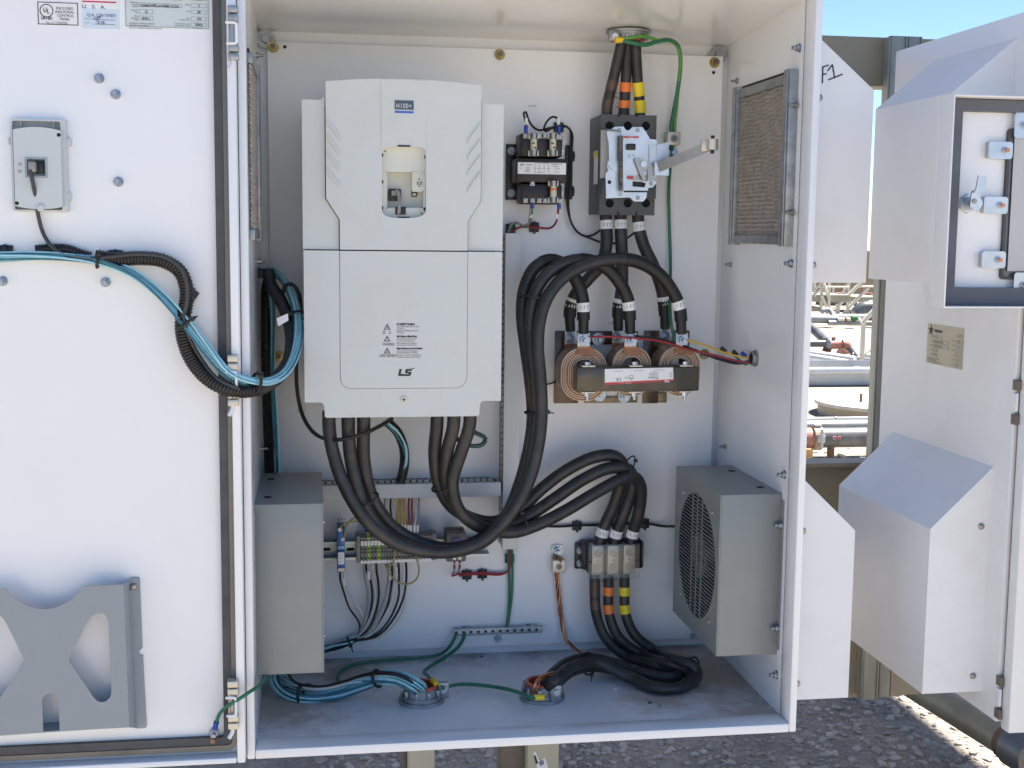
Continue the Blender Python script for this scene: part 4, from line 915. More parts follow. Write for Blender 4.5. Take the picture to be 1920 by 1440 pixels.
# printed label, mounted upside down
yl = yy - .0006; lb = [XZ(u, v, yl) for u, v in ((1134, 722), (1263, 714), (1262, 689), (1134, 692))]
lbo = MB().prism(lb, yl, yl + .0004, 'y').build('maker_label', LABELW, re_)
MB().prism([XZ(u, v, yl - .0003) for u, v in ((1134, 722), (1263, 714), (1263, 711), (1134, 717.5))], yl - .0004, yl - .0001, 'y').build('red_stripe', REDLBL, lbo)
def utext(s, u, v, h, m=INK, sx=.8, bold=0.):
    p = atY(u, v, yl - .0006); hh_ = (atY(u, v - h, yl) - p).length; return text(s, p, hh_ / .7, m, lbo, (R(90), R(182), 0), 'LEFT', sx, bold)
utext('TCI', 1255, 713, 3.6, LABELW, 1.1, .0003); utext('(800) 824-8282  •  transcoil.com', 1184, 717.5, 1.7, LABELW, .7)
utext('KDR Line Reactor', 1234, 708, 2.2, bold=.0001)
for i, s in enumerate(('Part No: KDRH2P', 'Volts: 690 Max 50/60 Hz', 'Amps: 156 Hp 480V 60', 'Enclosure: Open')): utext(s, 1234, 705 - i * 2.6, 1.6, sx=.75)
for i, s in enumerate(('Mfg Date', 'Serial No', 'Insulation', 'Class R')): utext(s, 1261, 706 - i * 2.6, 1.5, sx=.7)
utext('CE', 1165, 709, 5.5, sx=1.0); utext('UL', 1186, 708, 3.5); utext('US LISTED', 1180, 707.5, 2, sx=.7)
rg = MB(); rg.prism(circ(*XZ(1183.4, 707.5, yl), .0043, 20), yl - .0004, yl - .0001, 'y', [list(reversed(circ(*XZ(1183.4, 707.5, yl), .0038, 20)))])
for u0 in (1150, 1189, 1228):
    rg.tube(smooth([atY(u0 + k * 2.2, 695.5 - (u0 - 1150) * .03 + (1.2 if k % 2 else 0), yl - .0003) for k in range(9)], .002), .00022, 4)
rg.build('label_print', INK, lbo)

# ================================================================== WIRE DUCTS, RAIL, TERMINALS
def vduct():
    yf = -.092
    a = pb(948, 437, 972, 1030, yf); d_ = thing('wire_duct', 'tall vertical light grey slotted duct right of the drive', 'duct', ((a[0] + a[1]) / 2, YP, a[2]), 'slotted wire ducts')
    MB().box(a[0], a[1], yf, yf + .006, a[2], a[3], .0012).build('duct_cover', DUCT, d_)
    MB().box(a[0] + .001, a[1] - .001, YP - .003, YP - .0005, a[2] + .002, a[3] - .002).build('duct_base', DUCT, d_)
    m = MB(); n = int((a[3] - a[2]) / .0125)
    for k in range(n):
        z = a[2] + k * .0125
        for x in (a[0] + .0005, a[1] - .0020): m.box(x, x + .0015, yf + .0065, YP - .0035, z + .0028, z + .0125 - .0010)
    for x in (a[0] + .0005, a[1] - .0020): m.box(x, x + .0015, -.046, YP - .0035, a[2], a[3]); m.box(x, x + .0015, yf + .0062, yf + .014, a[2], a[3])
    m.build('duct_fingers', DUCT, d_, kind='stuff')
    MB().box(a[0] + .003, a[1] - .003, yf + .010, -.05, a[2] + .004, a[3] - .004).build('wire_fill', mat('dark_wire_fill', (.03, .03, .03), .6), d_)
def hduct():
    yf = -.092
    a = pb(600, 906, 939, 932, yf); a = (atY(560, 920, yf).x, a[1], a[2], a[3])
    z0, z1 = atY(770, 934, yf).z, atY(770, 907.5, yf).z
    d_ = thing('wire_duct', 'horizontal light grey slotted duct under the drive', 'duct', ((a[0] + a[1]) / 2, YP, z0), 'slotted wire ducts')
    MB().box(a[0], a[1], yf, yf + .006, z0, z1, .0012).build('duct_cover', DUCT, d_)
    MB().box(a[0] + .002, a[1] - .002, YP - .003, YP - .0005, z0 + .001, z1 - .001).build('duct_base', DUCT, d_)
    m = MB(); n = int((a[1] - a[0]) / .0125)
    for k in range(n):
        x = a[0] + k * .0125
        for z in (z1 - .0020, z0 + .0005): m.box(x + .0028, x + .0125 - .0008, yf + .0065, YP - .0035, z, z + .0015)
    for z in (z1 - .0020, z0 + .0005): m.box(a[0], a[1], -.046, YP - .0035, z, z + .0015); m.box(a[0], a[1], yf + .0062, yf + .014, z, z + .0015)
    m.build('duct_fingers', DUCT, d_, kind='stuff')
    MB().box(a[0] + .003, a[1] - .003, yf + .010, -.05, z0 + .004, z1 - .004).build('wire_fill', MATS['dark_wire_fill'], d_)
vduct(); hduct()

yr = -.058
a = pb(602, 1013, 918, 1047, yr); a = (atY(560, 1030, yr).x, a[1], atY(720, 1048, yr).z, atY(720, 1014, yr).z)
rl = MB(); zc = (a[2] + a[3]) / 2
rl.prism([(YP - .001, a[2] + .006), (YP - .001, a[3] - .006), (YP - .0025, a[3] - .006), (YP - .0025, a[3] - .0075)] and [(yr, a[2]), (yr, a[2] + .0045), (YP - .002, a[2] + .0045), (YP - .002, a[3] - .0045), (yr, a[3] - .0045), (yr, a[3]), (yr + .0012, a[3]), (yr + .0012, a[3] - .0033), (YP - .0008, a[3] - .0033), (YP - .0008, a[2] + .0033), (yr + .0012, a[2] + .0033), (yr + .0012, a[2])], a[0], a[1], 'x')
rl = rl.build('din_rail', mat('rail_zinc', (.40, .45, .43), .4, .8, var=.08, vscale=30), None, 'shiny zinc mounting rail behind the terminal row, low on the plate', 'rail')
so_ = MB()
for u in (612, 657, 690): q = atY(u, 1030, YP - .0025); so_.prism(rrect(q.x - .008, q.x + .008, q.z - .003, q.z + .003, .0029, 4), YP - .0028, YP - .0021, 'y')
so_.build('rail_slot', HOLE, rl)
# relay
yk = -.125
k_ = thing('relay', 'slim blue plug in relay at the left end of the rail', 'relay', atY(640, 1072, yr))
pbx('relay_socket', 632, 990, 647, 1073, -.108, yr - .0005, BLUEPL, k_, .001); pbx('relay_module', 632.5, 1034, 647, 1062, yk, -.1085, BLUEPL, k_, .0008)
lbk = pbx('relay_label', 634, 1036, 645.5, 1058, yk - .0005, yk - .0001, LABELW, k_, 0)
ptext('A1 A2', 635, 1042, yk - .0007, 2.2, INK, lbk, sx=.7); ptext('24VDC', 635, 1048, yk - .0007, 2.2, INK, lbk, sx=.7); ptext('6A 250V', 635, 1054, yk - .0007, 2, INK, lbk, sx=.6)
pbx('retaining_clip', 633, 1024, 646, 1031, -.1125, -.1082, mat('pale_blue_clip', (.35, .55, .75), .35), k_, .0008)
for u, v in ((637, 993), (643, 1011), (637, 1068), (643, 1068)): inst(SCREW, k_, atY(u, v, -.1085 if v < 1030 else -.1085), None, 'socket_screw')
# terminal row
ytm = -.100
tr_ = thing('terminal_strip', 'row of grey and two green rail terminals with white number tags', 'terminals', atY(740, 1055, yr))
def pbs(u0, v0, u1, v1, yf): return pb(u0, v0, u1, v1, yf)
for (u0, u1) in ((668, 675.5), (809, 819)):
    a = pb(u0, 1006 - (u0 - 668) * .035, u1, 1055 - (u0 - 668) * .035, ytm); MB().box(a[0], a[1], ytm, yr - .0005, a[2], a[3], .001).build('end_stop', TERMGREY, tr_)
N = 21
for i in range(N):
    u0 = 676.2 + i * 6.31; dv = -(u0 - 676) * .035; m_ = TERMGREEN if i in (2, 5) else TERMGREY
    a = pb(u0, 1015 + dv, u0 + 5.9, 1051 + dv, ytm); t = MB(); h_ = a[3] - a[2]
    t.box(a[0], a[1], ytm + .003, yr - .0005, a[2] - .004, a[3] + .006); t.box(a[0] + .0002, a[1] - .0002, ytm, ytm + .0028, a[2], a[3], .0004)
    t = t.build('terminal', m_, tr_)
    e = MB()
    for f_ in (.12, .42, .60, .88): xx = (a[0] + a[1]) / 2; zz = a[2] + h_ * f_; e.box(xx - .0016, xx + .0016, ytm - .0003, ytm + .002, zz - .0019, zz + .0019)
    e.build('terminal_opening', HOLE, t)
    a2 = pb(u0 + .2, 1015 + dv, u0 + 5.7, 1023.5 + dv, ytm - .002); b2 = pb(u0 + .2, 1051.5 + dv, u0 + 5.7, 1057 + dv, ytm - .001)
    e = MB(); e.box(a2[0], a2[1], ytm - .002, ytm - .0005, a2[2], a2[3]); e.box(b2[0], b2[1], ytm - .001, ytm + .002, b2[2], b2[3]); e.build('number_tag', LABELW, t)
    ptext(str(i + 1), u0 + 1.2, 1021.4 + dv, ytm - .0022, 3.2, INK, t, sx=.7)
# thermostat
yt = -.112
th = thing('thermostat', 'small dark grey thermostat with blue dial, right end of the rail', 'thermostat', atY(855, 1052, yr))
pbx('thermostat_body', 837, 999, 874, 1053, yt, yr - .0005, mat('thermostat_grey_plastic', (.12, .115, .11), .5), th, .003)
fn = MB()
for k in range(11): a = pb(839.5 + k * 3.0, 994, 841.1 + k * 3.0, 1004, yt + .004); fn.box(a[0], a[1], yt + .002, yt + .030, a[2], a[3])
fn.build('vent_fins', MATS['thermostat_grey_plastic'], th)
q = atY(855.5, 1016, yt); MB().cyl((q.x, yt + .001, q.z), (q.x, yt - .004, q.z), .0092, n=22).build('dial', mat('blue_dial_plastic', (.02, .03, .22), .35), th)
for u in (852, 862): inst(SCREW, th, atY(u, 1046, yt - .0002), None, 'terminal_screw')

# ================================================================== POWER DISTRIBUTION BLOCK
yd = -.105
pd = thing('distribution_block', 'three pole power block with clear cover over six round bolts', 'terminal block', atY(1150, 1085, YP))
pbx('block_base', 1093, 1020, 1205, 1066, -.072, YP - .0005, BAKELITE, pd, .003); ft = pbx('mounting_ear', 1079, 1018, 1095, 1067, YP - .012, YP - .0005, BLACK, pd, .003)
pbx('mounting_ear', 1203.5, 1016, 1206, 1064, -.08, YP - .0005, BLACK, pd, .001)
for v in (1032, 1056): inst(STUD, ft, atY(1088, v, YP - .0125), None, 'ear_screw')
pbx('side_barrier', 1104, 1024, 1107, 1076, yd + .006, -.0725, BAKELITE, pd, .001)
for u in (1121, 1150, 1180):
    a = pb(u - 10.5, 1024 - (u - 1121) * .03, u + 10.5, 1078 - (u - 1121) * .03, yd + .007); t = MB().box(a[0], a[1], yd + .007, -.0725, a[2], a[3], .0015).build('bus_lug', TIN, pd)
    for f_ in (.26, .74):
        zz = a[2] + (a[3] - a[2]) * f_; xx = (a[0] + a[1]) / 2
        MB().prism(circ(xx, zz, .0082, 22), yd + .0045, yd + .0069, 'y', [list(reversed(circ(xx, zz, .0060, 22)))]).build('bolt_rim', STEEL, t); MB().cyl((xx, yd + .0068, zz), (xx, yd + .0055, zz), .0056, n=16).build('clamp_bolt', ALU, t)
    MB().cyl(((a[0] + a[1]) / 2, yd + .0069, (a[2] + a[3]) / 2), ((a[0] + a[1]) / 2, yd + .0062, (a[2] + a[3]) / 2), .0019, n=10).build('rivet', CHANNEL, t)
for u in (1135.5, 1165): pbx('phase_barrier', u - 2.5, 1020, u + 2.5, 1078, yd + .004, -.0725, BAKELITE, pd, .001)
a = pb(1104.5, 1022, 1198.5, 1083, yd); MB().box(a[0], a[1], yd, yd + .0015, a[2], a[3], .0004).build('clear_cover', GLASS, pd)
for u, v in ((1107, 1054), (1195, 1052)): q = atY(u, v, yd); MB().cyl((q.x, yd - .0008, q.z), (q.x, yd + .012, q.z), .0027, n=10).build('cover_stud', BLACK, pd)

# ground bar
yg = -.052
gb = thing('ground_bar', 'drilled aluminium ground bar with green wires, low on the plate', 'ground bar', atY(935, 1190, YP))
a = (atY(852, 1185, yg).x, atY(1017, 1185, yg).x, atY(935, 1189.5, yg).z, atY(935, 1177.5, yg).z)
bar = MB().box(a[0], a[1], yg, YP - .012, a[2], a[3], .0008).build('bar', GALV, gb)
MB().box(a[0] + .02, a[0] + .03, YP - .0118, YP - .0005, a[2] + .001, a[3] - .001).build('standoff', BLACK, gb); MB().box(a[1] - .03, a[1] - .02, YP - .0118, YP - .0005, a[2] + .001, a[3] - .001).build('standoff', BLACK, gb)
for k in range(12):
    x = a[0] + .008 + k * (a[1] - a[0] - .016) / 11
    MB().cyl((x - .004, yg - .0003, (a[2] + a[3]) / 2 + .0005), (x - .004, yg + .003, (a[2] + a[3]) / 2 + .0005), .0026, n=10).build('wire_hole', HOLE, bar)
    s_ = MB(); s_.cyl((x + .0025, yg - .001, (a[2] + a[3]) / 2), (x + .0025, yg + .001, (a[2] + a[3]) / 2), .0030, n=12); s_.cyl((x + .002, yg + .008, a[3] - .0002), (x + .002, yg + .008, a[3] + .0014), .0028, n=10); s_.build('bar_screw', ZINC, bar)

# ================================================================== FAN HOUSINGS AND FILTERS
def fan(label, xw, sg):
    xo = xw - sg * .113; xa, xb = min(xw, xo), max(xw, xo); y0_, y1_, z0_, z1_ = -.386, -.105, .104, .396
    f = thing('fan_housing', label, 'fan', (xw - sg * .05, -.25, z0_), 'cooling fans on the side walls')
    cyc, czc, rr = (y0_ + y1_) / 2 - .004, (z0_ + z1_) / 2 + .004, .117
    bodyx0, bodyx1 = (xa + .0022, xb) if sg > 0 else (xa, xb - .0022)
    sh = MB(); t_ = .002
    sh.box(bodyx0, bodyx1, y0_, y0_ + t_, z0_, z1_, .0015); sh.box(bodyx0, bodyx1, y1_ - t_, y1_, z0_, z1_); sh.box(bodyx0, bodyx1, y0_ + t_ + .0001, y1_ - t_ - .0001, z1_ - t_, z1_ - .0002); sh.box(bodyx0, bodyx1, y0_ + t_ + .0001, y1_ - t_ - .0001, z0_ + .0002, z0_ + t_)
    sh.build('housing', GREYBOX, f)
    fx = (xo, xo + sg * .002)
    face = MB().prism([(y0_ + .0003, z0_ + .0003), (y1_ - .0003, z0_ + .0003), (y1_ - .0003, z1_ - .0003), (y0_ + .0003, z1_ - .0003)], fx[0], fx[1], 'x', [list(reversed(circ(cyc, czc, rr, 48)))]).build('face_plate', GREYBOX, f)
    s_ = MB(); ns = 34
    for k in range(ns):
        z = czc - rr + (k + .5) * 2 * rr / ns; hwid = math.sqrt(max(0, rr * rr - (z - czc) ** 2))
        if hwid < .008: continue
        s_.box(min(fx), max(fx), cyc - hwid, cyc + hwid, z - .00085, z + .00085)
    for dy in (-.03, .0, .03): L_ = math.sqrt(rr * rr - dy * dy); s_.box(min(fx) + .0003, max(fx) + .0003, cyc + dy - .0012, cyc + dy + .0012, czc - L_, czc + L_)
    s_.build('grille_slats', GREYBOX, face, kind='stuff')
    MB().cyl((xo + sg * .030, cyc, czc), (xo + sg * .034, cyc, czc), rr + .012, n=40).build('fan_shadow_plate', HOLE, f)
    MB().prism(circ(cyc, czc, rr + .010, 40), xo + sg * .0023, xo + sg * .0297, 'x', [list(reversed(circ(cyc, czc, rr + .002, 40)))]).build('fan_shade_lining', HOLE, f)  # black lining added so the gaps between the slats look shaded
    hb = MB(); hb.cyl((xo + sg * .006, cyc, czc), (xo + sg * .0298, cyc, czc), .042, n=32); hb.build('fan_hub', ALU, f)
    bl = MB()
    for k in range(7):
        an = 2 * math.pi * k / 7; c_ = Vector((xo + sg * .018, cyc + math.cos(an) * .078, czc + math.sin(an) * .078))
        bl.box(c_.x - .001, c_.x + .001, c_.y - .036, c_.y + .036, c_.z - .022, c_.z + .022, rot=Matrix.Rotation(an, 3, 'X') @ Matrix.Rotation(.5, 3, 'Y'))
    bl.build('fan_blades', BLACK, f)
    for yy_ in (y0_ + .06, y1_ - .06):
        MB().box(xw - sg * .02 - .006, xw - sg * .02 + .006, yy_ - .007, yy_ + .007, z1_ - .0001, z1_ + .0004).build('notch', HOLE, f)
    fl_ = MB(); fl_.box(min(xw, xw - sg * .0015), max(xw, xw - sg * .0015), y0_ - .012, y0_ - .0002, z0_ + .01, z1_ - .01); fl_.build('mounting_flange', GREYBOX, f)
    for zz in ((z1_ - .055, z0_ + .05) if sg > 0 else ()): inst(STUD, f, (xw - sg * .0016, y0_ - .006, zz), RX if sg > 0 else RXP, 'flange_screw')
    for dy, dz in ((-.09, .10), (.09, .10), (-.09, -.10), (.09, -.10)):
        inst(SCREW, face, (xo, cyc + dy, czc + dz), RX if sg > 0 else RXP, 'face_screw')
    return f
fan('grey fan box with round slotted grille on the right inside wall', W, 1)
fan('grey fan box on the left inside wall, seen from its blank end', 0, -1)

def filt(label, xw, sg, y0_=-.392, y1_=-.092, pr=1.):
    z0_, z1_ = .832, 1.122
    f = thing('air_filter', label, 'filter', (xw, -.24, z0_), 'air filters on the side walls')
    s = -sg
    def bx(ya, yb_, za, zb_, da, db, nm, m): da, db = da * pr, db * pr; return MB().box(min(xw + s * da, xw + s * db), max(xw + s * da, xw + s * db), ya, yb_, za, zb_, .0008).build(nm, m, f)
    for ya, yb_ in (((y0_, y0_ + .026), (y1_ - .022, y1_)) if sg > 0 else ((y1_ - .022, y1_),)): bx(ya, yb_, z0_ - .003, z1_ + .006, .0002, .016, 'channel', GALV); bx(ya + .004, yb_ - .004, z0_ - .003, z1_ + .006, .0162, .019, 'channel_lip', GALV)
    bx(y0_ + .027, y1_ - .023, z0_, z0_ + .016, .0005, .014, 'filter_frame', GALV); bx(y0_ + .027, y1_ - .023, z1_ - .016, z1_, .0005, .014, 'filter_frame', GALV)
    bx(y0_ + .0265, y1_ - .0225, z1_ + .0005, z1_ + .007, .0004, .005, 'top_gap', HOLE)
    bx(y0_ + .0265, y1_ - .0225, z0_ + .0165, z1_ - .0165, .0004, .004, 'filter_backing', FILTERB)
    m = MB(); ya, yb_, za, zb_ = y0_ + .027, y1_ - .023, z0_ + .0165, z1_ - .0165
    # crimped wire layers: slanting strands in two directions, clipped to the frame
    st = .0088; slope = 1.15
    for sgn, dep in ((1, .0075), (-1, .0062)):
        c0 = za - (slope * (yb_ - ya) if sgn > 0 else 0); kk = int((zb_ - za + slope * (yb_ - ya)) / st)
        for k in range(kk + 1):
            zi = c0 + k * st + random.uniform(-.0006, .0006)
            f_ = (lambda y: zi + slope * (y - ya)) if sgn > 0 else (lambda y: zi - slope * (y - ya))
            ts = sorted([ya, yb_] + [ya + sgn * (zz - zi) / slope for zz in (za, zb_)])
            a_, b_ = ts[1], ts[2]
            mid = f_((a_ + b_) / 2)
            if not (za < mid < zb_) or b_ - a_ < .002 or a_ < ya - 1e-6 or b_ > yb_ + 1e-6: continue
            L_ = (b_ - a_) * math.hypot(1, slope); nn = max(2, int(L_ / .0052))
            m.tube([Vector((xw + s * (dep * pr + (.0011 if q % 2 else -.0006)), a_ + (b_ - a_) * q / nn, f_(a_ + (b_ - a_) * q / nn))) for q in range(nn + 1)], .0014, 4)
    m.build('filter_mesh', FILTERM, f, kind='stuff')
    for yy_, zz in (((y0_ - .004, z1_ - .055), (y0_ - .004, z0_ + .055)) if sg > 0 else ()): inst(STUDS, f, (xw + s * .004, yy_, zz), RX if sg > 0 else RXP, 'channel_screw')
    for yy_, zz in ((y1_ + .006, z1_ - .055), (y1_ + .006, z0_ + .055)): inst(STUDS, f, (xw, yy_, zz), RX if sg > 0 else RXP, 'channel_screw').scale = (.6, .6, .6)
filt('dusty metal mesh filter in a zinc frame on the right inside wall', W, 1)
filt('metal mesh filter on the left inside wall, seen almost edge on', 0, -1, -.452, -.205, .62)

# ================================================================== CONDUIT BUSHINGS
def bushing(label, c, zs_, up, ang):
    b = thing('conduit_bushing', label, 'bushing', c, 'conduit bushings'); x, y, z = c; s = up if up > 0 else up * .62
    fl_ = MB(); fl_.prism(circ(x, y, .0415, 36), z, z + s * .006, 'z', [list(reversed(circ(x, y, .026, 36)))]); fl_.prism(circ(x, y, .0365, 36), z + s * .006, z + s * .013, 'z', [list(reversed(circ(x, y, .026, 36)))])
    fl_.prism(circ(x, y, .0330, 36), z + s * .013, z + s * .028, 'z', [list(reversed(circ(x, y, .0262, 36)))])
    for k in range(10): an = 2 * math.pi * k / 10; fl_.box(x + .0352 * math.cos(an) - .003, x + .0352 * math.cos(an) + .003, y + .0352 * math.sin(an) - .003, y + .0352 * math.sin(an) + .003, min(z + s * .0135, z + s * .026), max(z + s * .0135, z + s * .026), .0008)
    fl_.build('bushing_body', ALU, b)
    MB().prism(circ(x, y, .0310, 32), z + s * .0282, z + s * .0315, 'z', [list(reversed(circ(x, y, .0250, 32)))]).build('insulating_ring', ORBUSH, b)
    MB().prism(circ(x, y, .0258, 32), z + s * .004, z + s * .028, 'z', [list(reversed(circ(x, y, .0247, 32)))]).build('insulating_throat', ORBUSH, b)
    MB().cyl((x, y, z + s * .0005), (x, y, z + s * .0015), .0246, n=28).build('conduit_mouth', HOLE, b)
    an = R(ang); c2 = Vector((x + .040 * math.cos(an), y + .040 * math.sin(an), z + s * .020)); l_ = MB(); l_.box(c2.x - .0095, c2.x + .0095, c2.y - .0055, c2.y + .0055, min(z + s * .006, z + s * .036), max(z + s * .006, z + s * .036), .0015)
    l_.build('lug_ear', ALU, b); e = MB(); e.cyl((c2.x, c2.y - .0055, c2.z + s * .004), (c2.x, c2.y - .0105, c2.z + s * .004), .0058, n=12); e.build('ear_screw', ZINC, b)
    return c2
def cz_(u, v, z): return atZ(u, v, z)
h1 = Vector((.288, -.262, .0004)); h2 = Vector((.509, -.272, .0004))
e1 = bushing('cast conduit bushing on the floor with pale blue wires in it', h1, 0, 1, -8)
e2 = bushing('cast conduit bushing on the floor with black cables and bare copper in it', h2, 0, 1, -62)
HT = Vector((.742, -.118, H + (HF - H) * .118 / D - .0016)); p = atY(1178, 68, -.118); HT.x = p.x
e3 = bushing('cast conduit bushing on the ceiling above the breaker', HT, 0, -1, -145)

# ================================================================== POWER CABLES
RC = .0120
def cable(label, pts, r=RC, marks=(), tapes=(), lug=None, necks=(), grp=None, raw=False):
    P = smooth(pts if raw else PX(pts), .008)
    c = MB().tube(P, r, 14).build('power_cable', RUBBER, None, label, 'cable', grp)
    for (u, v) in marks:
        t = nearest(P, u, v); s = cut(P, max(0, t - .00), min(1, t)); T = sum((P[i] - P[i - 1]).length for i in range(1, len(P)))
        d = .0085 / T; s = cut(P, max(0, t - d), min(1, t + d)); m = MB().tube(s, r * 1.05, 16).build('wire_marker', LABELW, c)
        q = s[len(s) // 2]; k = MB()
        for dx in (-.006, .0, .006):
            a = q + Vector((dx, -math.sqrt((r * 1.06) ** 2 - dx * dx) - .0003, 0)); k.box(a.x - .0012, a.x - .0005, a.y, a.y + .0002, a.z - .003, a.z + .003); k.box(a.x - .0005, a.x + .0014, a.y, a.y + .0002, a.z + .0022, a.z + .003); k.box(a.x - .0005, a.x + .0010, a.y, a.y + .0002, a.z - .003, a.z - .0023)
        k.build('marker_print', INK, m)
    for (u, v, u2, v2, m_) in tapes:
        t1, t2 = nearest(P, u, v), nearest(P, u2, v2); MB().tube(cut(P, min(t1, t2), max(t1, t2)), r * 1.055, 16).build('phase_tape', m_, c)
    return c, P
def lugend(c, P, end, yb_):
    # heat shrink neck and ring lug at a reactor terminal
    u, v, y = end; q = atY(u, v, y); top = P[-1]
    MB().tube(cut(P, .86, 1.), lambda t: RC * (1.07 - .05 * t), 14).build('heat_shrink', SHRINK, c)
    MB().tube([top + Vector((0, 0, .004)), top.lerp(q, .1), top.lerp(q, .45), top.lerp(q, .70)], lambda t: RC * (.86 - .08 * t), 14).build('heat_shrink', SHRINK, c)
    l_ = MB().box(q.x - .0118, q.x + .0118, y - .0028, y, q.z - .0125, q.z + .0135, .0008).build('ring_lug', TIN, c)
    inst(LUGBOLT, l_, (q.x, y - .003, q.z), None, 'lug_bolt')

G1 = 'cables from the ceiling to the breaker'; G2 = 'cables from the breaker to the reactor'; G3 = 'cables from the reactor to the drive'; G4 = 'cables from the drive to the terminal block'; G5 = 'cables from the terminal block to the floor'
hx = HT.x; yh = HT.y; PTop = lambda dx, dy: Vector((hx + dx, yh + dy, H + .02))
for lb, dx, (ub, vb), tp, lead in (('brown taped black cable dropping from the ceiling to the breaker', -.013, (1138, 214), ((1155, 150, 1149, 172, BROWNT), (1144, 187, 1139, 208, BROWNT)), (1152, 140)),
                            ('orange taped black cable dropping from the ceiling to the breaker', .0, (1170, 214), ((1174, 152, 1173, 173, ORANGET), (1172, 188, 1171, 207, ORANGET)), (1174, 145)),
                            ('yellow taped black cable dropping from the ceiling to the breaker', .013, (1200, 214), ((1196, 154, 1198, 176, YELLOWT), (1199, 190, 1200, 209, YELLOWT)), (1195, 145))):
    top = PTop(dx, -.004 if dx else .006)
    cable(lb, [top, top + Vector((0, 0, -.030)), atY(*lead, -.104), atY(ub, vb - 12, -.092), atY(ub, vb + 16, -.092)], .0103, (), tp, grp=G1, raw=True)
# breaker to reactor
ya = -.075
c, P = cable('black cable from the left pole of the breaker to the reactor, bending left', [(1135, 395, -.085), (1137, 430, -.088), (1137, 460, -.09), (1128, 495, -.088), (1104, 522, -.085), (1080, 550, -.08), (1070, 575, ya), (1068, 595, ya)], RC, ((1136, 425), (1070, 567)), grp=G2); lugend(c, P, (1070, 633, ya), ya)
c, P = cable('straight black cable from the middle pole of the breaker to the reactor', [(1163, 395, -.085), (1164, 430, -.088), (1166, 480, -.09), (1166, 540, -.082), (1160, 575, ya), (1159, 595, ya)], RC, ((1164, 424), (1160, 570)), grp=G2); lugend(c, P, (1159, 631, ya), ya)
c, P = cable('black cable from the right pole of the breaker to the reactor, bending right', [(1196, 395, -.085), (1198, 425, -.088), (1207, 460, -.09), (1226, 500, -.088), (1240, 540, -.08), (1245, 570, ya), (1247, 592, ya)], RC, ((1198, 422), (1246, 564)), grp=G2); lugend(c, P, (1247, 628, ya), ya)
# reactor to drive: three long loops
yb_ = -.150
c, P = cable('black cable looping from the left reactor coil down to the drive, innermost arch', [(682, 770, -.235), (682, 800, -.235), (682, 860, -.225), (697, 930, -.21), (735, 986, -.2), (790, 1018, -.195), (850, 1028, -.19), (902, 1011, -.185), (948, 968, -.18), (975, 905, -.175), (992, 840, -.17), (999, 780, -.165), (994, 710, -.162), (985, 645, -.160), (979, 590, -.158), (984, 540, -.155), (1002, 503, -.15), (1030, 488, -.145), (1058, 497, -.145), (1080, 525, -.148), (1092, 560, yb_), (1094, 600, yb_)], RC, ((1093, 577),), grp=G3); lugend(c, P, (1094, 637, yb_), yb_)
c, P = cable('black cable looping from the middle reactor coil down to the drive, middle arch', [(653, 770, -.240), (653, 800, -.240), (658, 860, -.235), (676, 930, -.235), (712, 990, -.228), (770, 1026, -.222), (840, 1035, -.215), (902, 1018, -.21), (950, 972, -.205), (982, 910, -.198), (999, 840, -.19), (1006, 780, -.185), (1002, 710, -.185), (996, 650, -.185), (994, 600, -.183), (1003, 550, -.18), (1025, 515, -.175), (1062, 492, -.168), (1100, 488, -.165), (1138, 503, -.16), (1165, 535, -.155), (1178, 565, yb_), (1181, 600, yb_)], RC, ((1179, 577),), grp=G3); lugend(c, P, (1182, 637, yb_), yb_)
c, P = cable('black cable looping from the right reactor coil down to the drive, longest arch', [(617, 770, -.240), (617, 800, -.240), (625, 850, -.238), (648, 915, -.245), (690, 980, -.248), (745, 1020, -.245), (800, 1034, -.24), (852, 1033, -.235), (907, 1013, -.23), (955, 965, -.225), (990, 905, -.218), (1008, 840, -.21), (1015, 780, -.208), (1013, 710, -.205), (1008, 650, -.203), (1012, 600, -.2), (1026, 558, -.195), (1052, 524, -.188), (1095, 498, -.18), (1150, 486, -.172), (1200, 492, -.165), (1240, 518, -.158), (1265, 553, -.152), (1275, 580, yb_), (1277, 602, yb_)], RC, ((1275, 573),), grp=G3); lugend(c, P, (1278, 637, yb_), yb_)
LONG = P
ctr = smooth(PX([(985, 640, -.185), (1000, 720, -.187), (1007, 780, -.187), (1001, 840, -.19)]))
seam_ring(ctr, nearest(ctr, 1006, 772), .026, None, 'cable_tie', SHRINK, True, 'black cable tie halfway down the three long loops, its tail sticking out right', 'cable tie', 'black cable ties', .98, .0022)
ctr = smooth(PX([(1005, 520, -.17), (997, 560, -.178), (992, 600, -.183)]))
seam_ring(ctr, .5, .028, None, 'cable_tie', SHRINK, False, 'black cable tie near the top of the three long loops', 'cable tie', 'black cable ties', 1.05, .0022)
ctr = smooth(PX([(660, 890, -.235), (685, 940, -.23), (715, 985, -.225)]))
seam_ring(ctr, .5, .030, None, 'cable_tie', SHRINK, False, 'black cable tie on the loops left of the terminal row', 'cable tie', 'black cable ties', .95, .0022)
